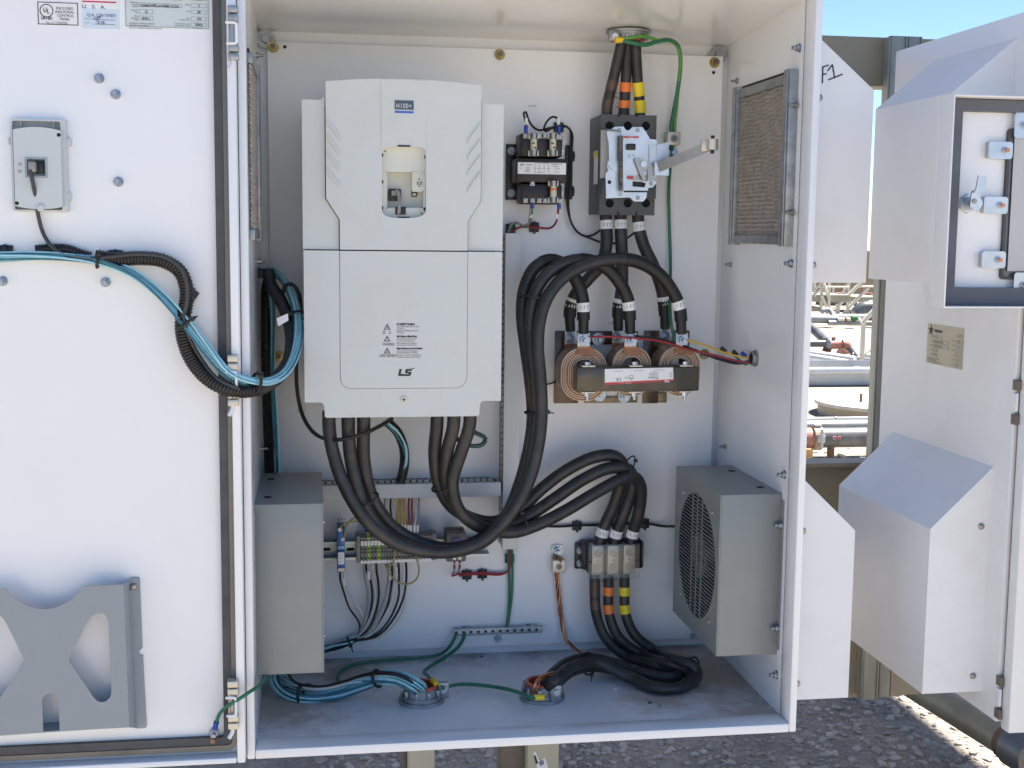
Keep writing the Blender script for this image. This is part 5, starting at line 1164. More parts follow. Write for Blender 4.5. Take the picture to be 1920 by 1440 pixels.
# drive to distribution block
ye = -.082
cable('black drive output cable to the left pole of the block, highest arch', [(820, 770, -.215), (819, 800, -.215), (815, 850, -.2), (822, 905, -.185), (845, 948, -.17), (885, 972, -.155), (930, 978, -.14), (972, 958, -.13), (1015, 917, -.122), (1065, 880, -.118), (1115, 857, -.115), (1152, 855, -.112), (1168, 872, -.108), (1164, 905, -.10), (1150, 950, -.09), (1132, 990, ye), (1122, 1024, ye)], RC, ((1127, 1000),), grp=G4)
cable('black drive output cable to the middle pole of the block', [(851, 770, -.225), (850, 800, -.225), (838, 850, -.215), (836, 905, -.2), (858, 955, -.185), (900, 982, -.17), (950, 985, -.155), (990, 968, -.145), (1040, 935, -.138), (1095, 898, -.132), (1145, 877, -.128), (1178, 880, -.122), (1187, 902, -.112), (1180, 935, -.1), (1165, 975, -.09), (1155, 1000, ye), (1151, 1024, ye)], RC, ((1155, 1000),), grp=G4)
cable('black drive output cable to the right pole of the block, lowest arch', [(882, 770, -.225), (880, 800, -.225), (864, 850, -.225), (848, 905, -.218), (862, 958, -.205), (905, 990, -.19), (960, 998, -.175), (1005, 985, -.163), (1060, 958, -.155), (1115, 925, -.148), (1160, 901, -.14), (1186, 893, -.132), (1200, 908, -.12), (1201, 940, -.105), (1194, 975, -.092), (1186, 1000, ye), (1181, 1024, ye)], RC, ((1186, 999),), grp=G4)
ctr = smooth(PX([(822, 860, -.21), (835, 912, -.2), (855, 955, -.187)])); seam_ring(ctr, .5, .0285, None, 'cable_tie', SHRINK, False, 'black cable tie round the drive output cables above the duct', 'cable tie', 'black cable ties', .9, .0022)
ctr = smooth(PX([(1140, 870, -.13), (1180, 880, -.128), (1195, 905, -.118)])); seam_ring(ctr, .5, .031, None, 'cable_tie', SHRINK, False, 'black cable tie at the bend of the output arches', 'cable tie', 'black cable ties', .8, .0016)
ctr = smooth(PX([(930, 985, -.165), (970, 982, -.155), (1010, 962, -.145)])); seam_ring(ctr, .6, .030, None, 'cable_tie', SHRINK, True, 'black cable tie on the output cables beside the tall duct', 'cable tie', 'black cable ties', .9, .002)
# block to floor
r5 = .0103
def onfloor(u, v, z=.012): return atZ(u, v, z)
yb5 = -.078
cable('brown taped cable from the power block down to the floor bushing', PX([(1115, 1066, yb5), (1115, 1100, yb5), (1118, 1150, -.082), (1135, 1195, -.088), (1170, 1228, -.10)]) + [onfloor(1225, 1246, .020), onfloor(1262, 1256, .016), onfloor(1276, 1262, .016), onfloor(1260, 1270, .014), onfloor(1215, 1265, .014), onfloor(1160, 1246, .022), onfloor(1110, 1234, .036), onfloor(1062, 1243, .048), onfloor(1028, 1272, .042), Vector((h2.x - .002, h2.y + .006, .018)), Vector((h2.x - .002, h2.y + .006, -.01))], r5, (), ((1115, 1094, 1115, 1113, BROWNT), (1116, 1124, 1119, 1142, BROWNT)), grp=G5, raw=True)
cable('orange taped cable from the power block down to the floor bushing', PX([(1141, 1066, yb5), (1141, 1100, yb5), (1142, 1150, -.082), (1160, 1195, -.09), (1200, 1226, -.10)]) + [onfloor(1245, 1242, .030), onfloor(1285, 1254, .026), onfloor(1296, 1268, .020), onfloor(1275, 1290, .012), onfloor(1225, 1287, .012), onfloor(1170, 1262, .014), onfloor(1118, 1250, .026), onfloor(1072, 1259, .034), onfloor(1042, 1283, .032), Vector((h2.x + .014, h2.y + .002, .016)), Vector((h2.x + .014, h2.y + .002, -.01))], r5, (), ((1141, 1101, 1141, 1118, ORANGET), (1141, 1134, 1142, 1151, ORANGET)), grp=G5, raw=True)
cable('yellow taped cable from the power block down to the floor bushing', PX([(1171, 1066, yb5), (1171, 1100, yb5), (1173, 1150, -.082), (1190, 1190, -.09), (1225, 1218, -.10)]) + [onfloor(1270, 1238, .040), onfloor(1300, 1248, .038), onfloor(1308, 1262, .026), onfloor(1292, 1284, .014), onfloor(1235, 1291, .013), onfloor(1180, 1270, .018), onfloor(1120, 1243, .040), onfloor(1068, 1252, .050), onfloor(1036, 1279, .044), Vector((h2.x + .008, h2.y - .012, .018)), Vector((h2.x + .008, h2.y - .012, -.01))], r5, (), ((1171, 1098, 1171, 1117, YELLOWT), (1172, 1133, 1173, 1150, YELLOWT)), grp=G5, raw=True)
ctr = smooth([onfloor(1150, 1251, .028), onfloor(1112, 1244, .034), onfloor(1075, 1252, .042)]); seam_ring(ctr, .5, .024, None, 'cable_tie', SHRINK, True, 'black cable tie round the cables on the floor near the bushing', 'cable tie', 'black cable ties', .9, .002)
ctr = smooth([onfloor(1265, 1245, .03), onfloor(1296, 1253, .028), onfloor(1310, 1262, .026)]); seam_ring(ctr, .6, .026, None, 'cable_tie', SHRINK, True, 'black cable tie at the bend of the floor cables in the dusty corner', 'cable tie', 'black cable ties', .8, .002)

# ================================================================== LOOMS, BUNDLES AND WIRES
def loom(name, label, pts, r, parent=None, raw=False):
    P = smooth(pts if raw else PX(pts), .0016); return MB().tube(P, r, 12, ripple=(1.0, .97, .87)).build(name, mat('black_corrugated_loom', (.012, .012, .012), .42), parent, label, 'loom' if parent is None else None), P
def bundle(label, P, nst, Rb, r, mats, twist=1.5, cat='wire bundle', name='wire_bundle', grp=None, ph=0., flare=None):
    t = thing(name, label, cat, P[len(P) // 2], grp); N = len(P)
    for k in range(nst):
        a0 = ph + 2 * math.pi * k / nst * (1 if k < nst * .7 else 1.37); rr = Rb * (1 if k < nst * .7 else .45); w1 = random.uniform(.7, 1.3) * twist; w2 = random.uniform(0, 6.28); pts = []
        for i, p_ in enumerate(P):
            d = (P[min(N - 1, i + 1)] - P[max(0, i - 1)]).normalized(); e1_ = d.cross(Vector((0, 1, 0))); e1_ = (e1_ if e1_.length > .15 else d.cross(Vector((0, 0, 1)))).normalized(); e2_ = d.cross(e1_)
            f_ = i / max(1, N - 1); an = a0 + w1 * f_ * 2; q = rr * (1 + .22 * math.sin(w2 + 9 * f_)) * (flare(f_) if flare else 1)
            pts.append(p_ + e1_ * (q * math.cos(an)) + e2_ * (q * math.sin(an)))
        MB().tube(pts, r, 6).build('strand', mats[k % len(mats)], t)
    return t
# across the door: corrugated loom, pale blue wires and the keypad lead
yq = -.478
loom('cable_loom', 'black corrugated loom arching over the door towards the hinge side', [(180, 482, yq), (215, 486, yq), (260, 484, yq - .002), (305, 489, yq - .004), (338, 510, yq - .006), (350, 545, yq - .006), (347, 580, yq - .006), (341, 605, yq - .006), (345, 640, yq - .006), (362, 680, yq - .01), (395, 715, yq - .02), (435, 732, -.500), (480, 730, -.48), (515, 712, -.43), (540, 680, -.36), (547, 640, -.30), (541, 600, -.25), (527, 565, -.21), (508, 535, -.17), (503, 512, -.14)], .0115)
loom('cable_loom', 'short black corrugated loom end lying on the door left of the long loom', [(68, 469, -.472), (95, 467, -.472), (125, 468, -.472), (150, 477, -.472), (168, 482, -.474)], .0085)
DB = smooth(PX([(-40, 483, -.482), (0, 482, -.482), (60, 479, -.482), (120, 480, -.482), (185, 488, -.485), (245, 510, -.486), (300, 552, -.487), (350, 607, -.492), (395, 665, -.498), (430, 703, -.503), (480, 719, -.49), (520, 712, -.44), (548, 682, -.38), (560, 635, -.32), (556, 585, -.26), (542, 545, -.2), (525, 518, -.15), (510, 506, -.12)]), .012)
bundle('pale blue wire bundle sweeping from the door into the cabinet', DB, 13, .0062, .0018, [BLUEW2, BLUEW3, BLUEW2, BLUEW, BLUEW3, BLUEW2, BLUEW], 3.6)
for u, v, lb, rr in ((188, 489, 'black cable tie on the pale blue bundle at the left of the door', .013), (348, 600, 'black cable tie joining loom and blue bundle in mid door', .018), (480, 722, 'black cable tie on loom and bundle at the lowest point of the sweep', .019), (556, 590, 'black cable tie on loom and bundle beside the drive', .016)):
    seam_ring(DB, nearest(DB, u, v), rr, None, 'cable_tie', SHRINK, True, lb, 'cable tie', 'black cable ties', .8, .0024)
wire('keypad_lead', 'dark grey keypad lead running down the door and along the loom', [(57, 318, -.492), (60, 335, -.492), (66, 365, -.482), (71, 400, -.474), (80, 435, -.472), (95, 460, -.480), (112, 473, -.484), (160, 484, -.488), (205, 482, -.490), (260, 477, -.492), (310, 483, -.493), (340, 505, -.494), (351, 540, -.495), (349, 575, -.495), (345, 590, -.494), (352, 625, -.492), (375, 670, -.490), (410, 712, -.505), (450, 730, -.51)], .0031, mat('dark_grey_lead', (.05, .05, .05), .5), 'cable')
for u, v in ((11, 468), (217, 477), (356, 553)):
    q = atY(u, v, YD); lbl = {11: 'black adhesive clip on the door at the left picture edge', 217: 'black adhesive clip on the door above the loom', 356: 'black adhesive clip on the door inside the bend of the loom'}[u]
    inst(CLIP, None, (q.x, YD, q.z), (0, R(35) if u == 356 else 0, 0), 'adhesive_clip', lbl, 'clip', 'black adhesive clips').scale = (1.15, 2.0 if u == 356 else 1, .7 if u != 356 else 1.15)
# into the cabinet along the left wall
loom('cable_loom', 'black corrugated loom standing upright behind the left fan box', [(505, 515, -.10), (500, 545, -.085), (499, 600, -.08), (500, 700, -.08), (503, 800, -.08), (506, 900, -.08), (508, 1000, -.08)], .0105)
LB = smooth(PX([(500, 515, -.13), (508, 550, -.105), (512, 600, -.10), (513, 700, -.10), (517, 800, -.10), (521, 900, -.10), (523, 1000, -.10)]), .014)
bundle('teal wire bundle running down beside the upright loom on the left', LB, 5, .0042, .0021, [BLUEW3, BLUEW, BLUEW3, BLUEW2], 2.5)
bk = thing('loom_bracket', 'black plastic clip block holding the loom at the left inside wall', 'clip', atY(500, 520, -.13)); pbx('clip_body', 482, 504, 514, 522, -.135, -.110, BLACK, bk, .002); pbx('clip_base', 481, 503, 492, 520, -.11, -.07, BLACK, bk, .001)
tg = [atY(u, v, -.305) for u, v in ((519, 596), (540, 587), (541, 600), (522, 611))]; q = MB(); vsx = [q.bm.verts.new(t + Vector((0, -.012, 0))) for t in tg] + [q.bm.verts.new(t + Vector((0, -.0114, 0))) for t in tg]
for f_ in ((0, 1, 2, 3), (7, 6, 5, 4), (0, 1, 5, 4), (1, 2, 6, 5), (2, 3, 7, 6), (3, 0, 4, 7)): q.bm.faces.new([vsx[i] for i in f_])
q.build('cable_tag', LABELW, None, 'blank white paper tag on the loom beside the drive', 'tag')
tg = XZ(566, 762, -.15); MB().box(tg[0] - .007, tg[0] + .007, -.1535, -.153, tg[1] - .012, tg[1] + .008, .0001, Matrix.Rotation(.3, 3, 'Y')).build('cable_tag', mat('cream_tag', (.6, .57, .48), .5), None, 'cream paper tag on the thin black cable at the lower left of the drive', 'tag')
wire('control_cable', 'thin black cable curling past the left flank of the drive and under it', [(533, 575, -.20), (530, 550, -.2), (536, 535, -.2), (548, 533, -.2), (560, 550, -.2), (564, 580, -.19), (560, 620, -.17), (556, 680, -.16), (557, 730, -.155), (566, 775, -.16), (585, 808, -.19), (610, 823, -.225), (640, 824, -.262), (680, 814, -.262), (710, 800, -.24), (735, 785, -.2)], .0036, SHRINK, 'cable')
# loom with blue wires under the drive into the duct
loom('cable_loom', 'black corrugated loom curving from under the drive into the duct', [(725, 790, -.14), (745, 810, -.135), (757, 840, -.13), (758, 870, -.12), (750, 905, -.08), (746, 915, -.07)], .0095)
UB = smooth(PX([(718, 790, -.15), (742, 808, -.148), (759, 840, -.143), (760, 868, -.13), (750, 900, -.09), (742, 912, -.075)]), .012); bundle('pale blue wires beside the loom under the drive', UB, 3, .003, .0017, [BLUEW2, BLUEW3, BLUEW2], 2)
wire('green_wire', 'dark green wire loop hanging at the right under the drive', [(868, 800, -.18), (893, 812, -.18), (910, 822, -.18), (905, 833, -.185), (885, 836, -.19), (862, 828, -.19), (852, 815, -.19)], .0042, mat('dark_green_jacket', (.02, .06, .05), .4))

# transformer leads
GW = 'small transformer leads'
bl_ = MB(); 
wire('black_lead', 'black lead looping from the top left screw of the transformer to the clip', [(986, 250, -.122), (987, 236, -.120), (984, 222, -.115), (982, 212, -.11), (986, 210, -.108), (990, 222, -.105), (997, 235, -.10), (1010, 244, -.09), (1030, 240, -.075), (1050, 236, -.06), (1066, 240, -.05), (1073, 252, -.045), (1072, 280, -.044), (1070, 320, -.044), (1067, 360, -.044), (1066, 390, -.044), (1072, 420, -.046), (1086, 438, -.048), (1105, 446, -.05), (1130, 455, -.06), (1155, 456, -.062), (1175, 447, -.062), (1190, 436, -.07)], .0021, SHRINK, 'wire', GW)
wire('black_lead', 'black lead looping from the top right screw of the transformer to the clip', [(1048, 250, -.122), (1048, 236, -.118), (1045, 222, -.11), (1036, 219, -.105), (1026, 227, -.10), (1020, 240, -.10), (1023, 246, -.09), (1040, 238, -.07), (1056, 235, -.055), (1068, 242, -.05), (1070, 258, -.044), (1069, 290, -.041), (1066, 330, -.041), (1063, 365, -.041), (1065, 395, -.041), (1075, 425, -.043), (1092, 441, -.045), (1108, 442, -.05), (1122, 434, -.06), (1130, 425, -.075)], .0021, SHRINK, 'wire', GW)
wire('green_lead', 'green and white lead from the bottom of the transformer to the duct', [(998, 380, -.12), (997, 400, -.112), (993, 418, -.08), (984, 426, -.06), (970, 418, -.06), (960, 424, -.06), (955, 440, -.06)], .0021, GREENW, 'wire', GW)
wire('white_lead', 'white lead from the bottom of the transformer beside the green one', [(995, 384, -.121), (994, 402, -.113), (990, 420, -.08), (980, 423, -.062), (967, 416, -.062), (958, 422, -.062), (952, 440, -.06)], .0021, GREYW, 'wire', GW)
wire('red_lead', 'dark red lead from the bottom right of the transformer to the clip', [(1048, 382, -.12), (1046, 400, -.112), (1042, 418, -.08), (1030, 428, -.055), (1010, 427, -.048), (990, 425, -.048), (972, 427, -.055), (955, 440, -.06)], .0021, REDW, 'wire', GW)
for u, v0, v1, lbl in ((986, 236, 249, 'top left'), (1048, 236, 250, 'top right'), (998, 381, 391, 'bottom middle'), (1048, 382, 392, 'bottom right')):
    p0, p1 = atY(u, v0, -.122), atY(u, v1, -.122); MB().cyl(p0, p1, .0038, .0034, n=12).build('crimp_terminal', BLUETERM, None, 'blue crimp sleeve at the %s screw of the transformer' % lbl, 'terminal', 'blue crimp sleeves')
for u, v, dy in ((987, 228, 1), (1047, 228, 1), (996, 402, 0), (1045, 404, 0)):
    p0 = atY(u, v - 6, -.118 if dy else -.111); p1 = atY(u + (0 if dy else -1), v + 6, -.120 if dy else -.109); MB().cyl(p0, p1, .0029, n=10).build('wire_sleeve', LABELW, None, 'white number sleeve on the %s lead of the transformer' % {987: 'upper left', 1047: 'upper right', 996: 'lower green', 1045: 'lower red'}[u], 'marker', 'white wire sleeves')
for u, v, lb in ((1047, 239, 'black clip above the transformer holding both leads'), (1068, 293, 'upper black clip right of the transformer'), (1067, 359, 'lower black clip right of the transformer'), (1001, 426, 'black clip below the transformer holding the red lead'), (957, 429, 'black clip at the top end of the tall duct'),
                 (1081, 985, 'black clip on the fan cable left of the power block'), (1208, 981, 'black clip on the fan cable right of the power block'), (875, 1077, 'left black clip on the red wires below the thermostat'), (904, 1075, 'right black clip on the red wires below the thermostat'), (955, 1046, 'black clip at the foot of the tall duct')):
    q = atY(u, v, YP); inst(CLIP, None, (q.x, YP - .0003, q.z), None, 'adhesive_clip', lb, 'clip', 'black adhesive clips')
wire('fan_cable', 'thin black cable from the output cables across to the right fan box', [(975, 985, -.06), (1010, 986, -.045), (1050, 987, -.039), (1081, 985, -.039), (1140, 984, -.039), (1208, 981, -.039), (1240, 986, -.045), (1266, 987, -.10)], .0027, SHRINK, 'cable')
# green wires at the breaker
for lb, m_, off, r_ in (('dark green ground wire from the ceiling bushing to the lug', GREENW, 0, .0042), ('light green ground wire from the ceiling bushing to the lug', GREENL, 1, .0034)):
    o = off
    wire('ground_wire', lb, [(1162, 75 - o, -.150), (1185, (80 if not o else 70), -.155), (1210, (84 if not o else 68), -.150), (1235, 77 - o, -.135), (1258, 76 + o, -.115), (1272, 88 + 3 * o, -.095), (1276, 115, -.082 - .004 * o), (1272, 160, -.068), (1264 + 4 * o, 205, -.055), (1259 + 6 * o, 235, -.046), (1259 + 6 * o, 256, -.046)], r_, m_, 'wire', 'green ground wires')
p0, p1 = atY(1153, 75, -.152), atY(1170, 75, -.150); MB().cyl(p0, p1, .0062, .0052, n=14).build('crimp_terminal', YELTERM, None, 'yellow crimp sleeve on the ceiling bushing', 'terminal', 'yellow crimp sleeves')
wire('ground_wire', 'thin green ground wire from the lug past the breaker down to the reactor', [(1262, 268, -.045), (1257, 310, -.042), (1254, 360, -.042), (1255, 420, -.042), (1257, 480, -.042), (1257, 540, -.06), (1256, 575, -.10), (1259, 610, -.12), (1266, 640, -.12)], .0032, GREENW, 'wire', 'green ground wires')
# signal wires across the reactor to the right wall fitting
q9 = atX(1418, 672, W)
WF = 'thin wires crossing the reactor'
yR = -.166
for lb, m_, pts in (('red sense wire crossing the front of the reactor', REDW, [(1106, 632, yR), (1140, 631, yR), (1185, 634, yR - .004), (1240, 640, yR), (1290, 655, yR), (1340, 666, -.18), (1380, 676, -.20), (1410, 680, -.215)]),
                    ('black sense wire crossing from the middle coil of the reactor', SHRINK, [(1192, 630, yR), (1225, 634, yR), (1265, 643, yR + .02), (1300, 655, yR), (1345, 673, -.18), (1385, 682, -.2), (1410, 676, -.215)]),
                    ('yellow sense wire from the right coil of the reactor', YELW, [(1288, 638, yR), (1315, 645, yR), (1350, 658, -.18), (1385, 668, -.2), (1410, 672, -.215)]),
                    ('dark blue sense wire from the right coil of the reactor', mat('dark_blue_wire', (.02, .04, .14), .4), [(1290, 654, -.14), (1320, 664, -.15), (1350, 672, -.17), (1385, 680, -.2), (1410, 674, -.215)]),
                    ('green sense wire at the right wall fitting', GREENW, [(1372, 664, -.19), (1388, 676, -.2), (1398, 684, -.205), (1410, 676, -.215)])):
    wire('sense_wire', lb, PX(pts) + [Vector((W - .004, q9.y, q9.z))], .0021, m_, 'wire', WF, raw=True)
wf = thing('cable_gland', 'round steel cable gland on the right inside wall beside the reactor', 'gland', (W, q9.y, q9.z - .014)); wx = MB(); wx.cyl((W - .0003, q9.y, q9.z), (W - .004, q9.y, q9.z), .0155, n=24); wx.cyl((W - .004, q9.y, q9.z), (W - .010, q9.y, q9.z), .0135, n=6); wx.build('gland_nut', ALU, wf); MB().cyl((W - .0101, q9.y, q9.z), (W - .0115, q9.y, q9.z), .0085, n=16).build('gland_mouth', HOLE, wf)
for u, v, y, m_, lb in ((1356, 655, -.182, SHRINK, 'upper black splice sleeve on the thin wires right of the reactor'), (1378, 661, -.195, SHRINK, 'middle black splice sleeve on the thin wires right of the reactor'), (1394, 664, -.203, BLUETERM, 'blue splice sleeve on the thin wires by the gland')):
    p0 = atY(u - 4, v - 3, y); MB().cyl(p0, atY(u + 5, v + 5, y), .0040, n=10).build('splice_sleeve', m_, None, lb, 'sleeve', 'splice sleeves')
inst(STUD, mp, atY(1320, 666, YP), None, 'nut')
wire('black_lead', 'short black lead end poking out left of the reactor', [(1020, 722, -.04), (1032, 719, -.04), (1046, 715, -.036)], .0017, SHRINK)

# wires between horizontal duct and terminals
TW = 'wires from the duct to the terminal row'
def tw(u0, u1, m_, lb, v1=1004): wire('terminal_wire', lb, [(u0, 930, -.065), (u0 - 1, 950, -.075), ((u0 + u1) / 2 + 1, 972, -.082), (u1, 990, -.084), (u1, v1 + 8, -.082)], .0018, m_, 'wire', TW, n=6)
for i, (u0, u1, m_, c_) in enumerate(((713, 712, WHITEW, 'white wire, first'), (722, 721, GREYW, 'grey wire, first'), (733, 732, SHRINK, 'black wire, first'), (738, 737, WHITEW, 'white wire, second'), (748, 746, YELW, 'yellow wire, first'), (753, 753, YELW, 'yellow wire, second'), (758, 759, YELW, 'yellow wire, third'), (767, 765, REDW, 'red wire, first'), (773, 770, REDW, 'red wire, second'), (780, 777, WHITEW, 'white wire, third'), (786, 783, GREYW, 'grey wire, last'))):
    tw(u0, u1, m_, c_ + ' from the left of its colour between duct and terminals')
    if u1 > 740:
        p0, p1 = atY(u1, 984, -.0845), atY(u1, 998, -.0835); MB().cyl(p0, p1, .0026, n=8).build('wire_sleeve', LABELW, None, 'white number sleeve on the %s from the left above the terminals' % c_, 'marker', 'white wire sleeves')
# wires from terminals down to the tied bundle
BW = 'black and white wires fanning down from the terminals'
tieP = (606, 1218, -.05)
for i, (u, m_, r_, mid) in enumerate(((637, SHRINK, .0022, ((643, 1105), (655, 1140), (672, 1165), (675, 1180))), (645, WHITEW, .0018, ((655, 1110), (676, 1146), (686, 1172), (680, 1190))), (681, GREYW, .0020, ((684, 1085), (689, 1110), (688, 1140), (680, 1170))), (686, SHRINK, .0023, ((694, 1085), (698, 1115), (694, 1150), (684, 1178))), (698, WHITEW, .0020, ((701, 1090), (704, 1120), (697, 1150), (683, 1180))), (705, SHRINK, .0023, ((709, 1090), (710, 1120), (702, 1155), (688, 1183))), (727, GREYW, .0024, ((727, 1095), (719, 1130), (705, 1160), (690, 1186))), (734, SHRINK, .0025, ((734, 1095), (728, 1130), (716, 1160), (697, 1190))), (740, WHITEW, .0020, ((741, 1090), (735, 1125), (715, 1165), (696, 1190))), (747, SHRINK, .0022, ((748, 1090), (747, 1120), (732, 1158), (706, 1188))), (755, WHITEW, .0020, ((754, 1095), (760, 1128), (745, 1165), (714, 1194))), (761, SHRINK, .0023, ((761, 1095), (755, 1125), (738, 1160), (708, 1192))))):
    v0 = 1072 if i < 2 else 1056
    e = (665 - i * .6, 1200 + (i % 4) * 1.3)
    wire('terminal_wire', ['black wire under the blue relay', 'white wire beside the black one under the blue relay', 'grey wire leftmost under the terminal row', 'black wire leftmost under the terminal row', 'white wire second from the left under the terminals', 'black wire second from the left under the terminals', 'grey wire in the middle of the fan under the terminals', 'thick black wire in the middle of the fan under the terminals', 'white wire second from the right under the terminals', 'black wire second from the right under the terminals', 'white wire rightmost in the fan under the terminals', 'black wire rightmost in the fan under the terminals'][i], [(u, v0 - 4, -.082), (u + 1, v0 + 14, -.078)] + [(a_, b_, -.055 - .0012 * i) for a_, b_ in mid] + [(e[0], e[1], -.052 - .0006 * i), (630, 1212 + (i % 4) * 1.5, -.052), (tieP[0], tieP[1] + (i % 4) * 1.5, -.055)], r_, m_, 'wire', BW, n=6)
for u, v, lb in ((691, 1078, 'white number sleeve on the second wire pair under the terminals'), (731, 1078, 'white number sleeve on the fourth wire pair under the terminals'), (744, 1070, 'white number sleeve on the fifth wire pair under the terminals'), (758, 1070, 'white number sleeve on the last wire pair under the terminals'), (645, 1090, 'white number sleeve on the wire under the blue relay')):
    MB().cyl(atY(u - 1, v - 8, -.079), atY(u + 1, v + 8, -.072), .0027, n=8).build('wire_sleeve', LABELW, None, lb, 'marker', 'white wire sleeves')
BP = smooth(PX([(670, 1196, -.054), (640, 1209, -.055), (610, 1220, -.058), (580, 1232, -.065), (545, 1247, -.08)]), .012)
bundle('tied bundle of black and pale blue wires slanting behind the left fan box', BP, 7, .0065, .0020, [SHRINK, BLUEW2, SHRINK, BLUEW2, GREYW], 2)
seam_ring(BP, nearest(BP, 660, 1200), .0105, None, 'cable_tie', SHRINK, True, 'black cable tie on the wire fan under the terminals', 'cable tie', 'black cable ties', .9, .002)
wire('jumper_wire', 'dull yellow wire loop hanging under the right half of the terminals', [(774, 1036, -.102), (780, 1045, -.112), (785, 1062, -.115), (784, 1080, -.112), (774, 1092, -.11), (757, 1095, -.11), (740, 1087, -.108), (728, 1072, -.10), (724, 1060, -.095)], .0019, OCHREW)
wire('jumper_wire', 'short dull yellow wire hook under the middle of the terminals', [(741, 1028, -.104), (740, 1042, -.11), (736, 1058, -.112), (727, 1063, -.105), (722, 1058, -.098)], .0019, OCHREW)
wire('jumper_wire', 'dull yellow wire from the top of the blue relay, longer arc', [(646, 1004, -.110), (648, 990, -.112), (658, 975, -.112), (675, 969, -.11), (690, 975, -.10)], .0018, OCHREW)
wire('jumper_wire', 'dull yellow wire from the top of the blue relay, shorter arc', [(638, 990, -.108), (646, 981, -.112), (662, 978, -.112), (684, 981, -.105), (690, 998, -.095), (688, 1010, -.09)], .0018, OCHREW)
MB().cyl(atY(687, 984, -.104), atY(687, 996, -.097), .0028, n=8).build('wire_sleeve', SHRINK, None, 'black sleeve on the yellow wire above the first terminals', 'sleeve')
for k, u in enumerate((852, 862)):
    wire('thermostat_wire', ('left' if k == 0 else 'right') + ' red wire under the thermostat', [(u, 1044, -.112), (u, 1060, -.10), (u - 1, 1072, -.06), (u - 4 + 5 * k, 1080, -.045), (u + 4, 1077, -.042), (880, 1075 + k * 2, -.041), (905, 1074 + k * 2, -.041), (940, 1075 + k * 2, -.041), (953, 1070, -.041), (956 + k, 1055, -.042), (956 + k, 1026, -.05)], .0022, REDW, 'wire', 'red wires below the thermostat')
    MB().cyl(atY(u, 1055, -.105), atY(u, 1068, -.075), .0030, n=8).build('wire_sleeve', LABELW, None, 'white number sleeve on the %s red wire under the thermostat' % ('left' if k == 0 else 'right'), 'marker', 'white wire sleeves')
GG = 'green ground wires'
wire('ground_wire', 'green wire from the foot of the tall duct to the ground bar, left strand', [(953, 1030, -.05), (954, 1070, -.038), (955, 1110, -.038), (953, 1150, -.038), (949, 1181, -.046)], .0027, GREENW, 'wire', GG)
wire('ground_wire', 'green wire from the foot of the tall duct to the ground bar, right strand', [(960, 1030, -.05), (961, 1075, -.037), (960, 1115, -.037), (955, 1155, -.04), (951, 1181, -.046)], .0023, GREENW, 'wire', GG)
wire('ground_wire', 'green wire from the ground bar curling back along the floor to the blue bundle', PX([(856, 1186, -.05), (852, 1197, -.055), (843, 1212, -.055)]) + [onfloor(826, 1226, .012), onfloor(790, 1233, .008), onfloor(740, 1237, .006), onfloor(690, 1241, .006), onfloor(655, 1249, .006), onfloor(636, 1263, .006), onfloor(634, 1275, .008), onfloor(648, 1285, .016)], .0033, GREENW, 'wire', GG, raw=True)
wire('ground_wire', 'green wire from the ground bar down to the left floor bushing', PX([(872, 1186, -.05), (868, 1200, -.058), (856, 1216, -.062)]) + [onfloor(835, 1232, .012), onfloor(810, 1247, .010), onfloor(796, 1258, .012), onfloor(803, 1268, .024), onfloor(813, 1277, .034)], .0036, GREENW, 'wire', GG, raw=True)
MB().cyl(onfloor(811, 1275, .036), onfloor(818, 1283, .034), .0056, .005, n=12).build('crimp_terminal', YELTERM, None, 'yellow crimp sleeve on the left floor bushing', 'terminal', 'yellow crimp sleeves')
wire('ground_wire', 'green wire linking the two floor bushings', [onfloor(826, 1292, .030), onfloor(845, 1286, .022), onfloor(870, 1283, .014), onfloor(905, 1285, .010), onfloor(945, 1291, .012), onfloor(975, 1299, .022), onfloor(990, 1306, .028), onfloor(1004, 1309, .026)], .0036, GREENW, 'wire', GG, raw=True)
MB().cyl(onfloor(1003, 1308, .026), onfloor(1021, 1307, .028), .0056, .0052, n=12).build('crimp_terminal', YELTERM, None, 'yellow crimp sleeve on the right floor bushing', 'terminal', 'yellow crimp sleeves')
# bare copper
CP = smooth(PX([(1044, 1072, -.044), (1046, 1090, -.042), (1049, 1130, -.040), (1055, 1175, -.042), (1063, 1200, -.048)]) + [onfloor(1085, 1222, .012), onfloor(1120, 1235, .010), onfloor(1170, 1246, .008), onfloor(1215, 1255, .007), onfloor(1255, 1262, .008)], .006)
bundle('bare stranded copper ground conductor from the lug to the floor cables', CP, 7, .0030, .0015, [COPPER, mat('dark_copper_strand', (.30, .11, .05), .4, .8)], 11, 'cable', 'copper_conductor')
CQ = smooth([onfloor(1040, 1262, .052), onfloor(1020, 1268, .050), onfloor(1006, 1282, .044), onfloor(1003, 1296, .030), Vector((h2.x - .016, h2.y + .002, .01))], .006)
bundle('splayed bare copper strands entering the right floor bushing', CQ, 5, .004, .0013, [COPPER], 3, 'cable', 'copper_conductor')
bits = MB().tube(smooth([onfloor(1044, 1062, .0)], .01) if False else PX([(1043, 1046, -.05), (1050, 1049, -.056), (1054, 1052, -.058)]), .0045, 8).build('copper_end', COPPER, None, 'cut copper conductor end on top of the lower lug', 'cable')

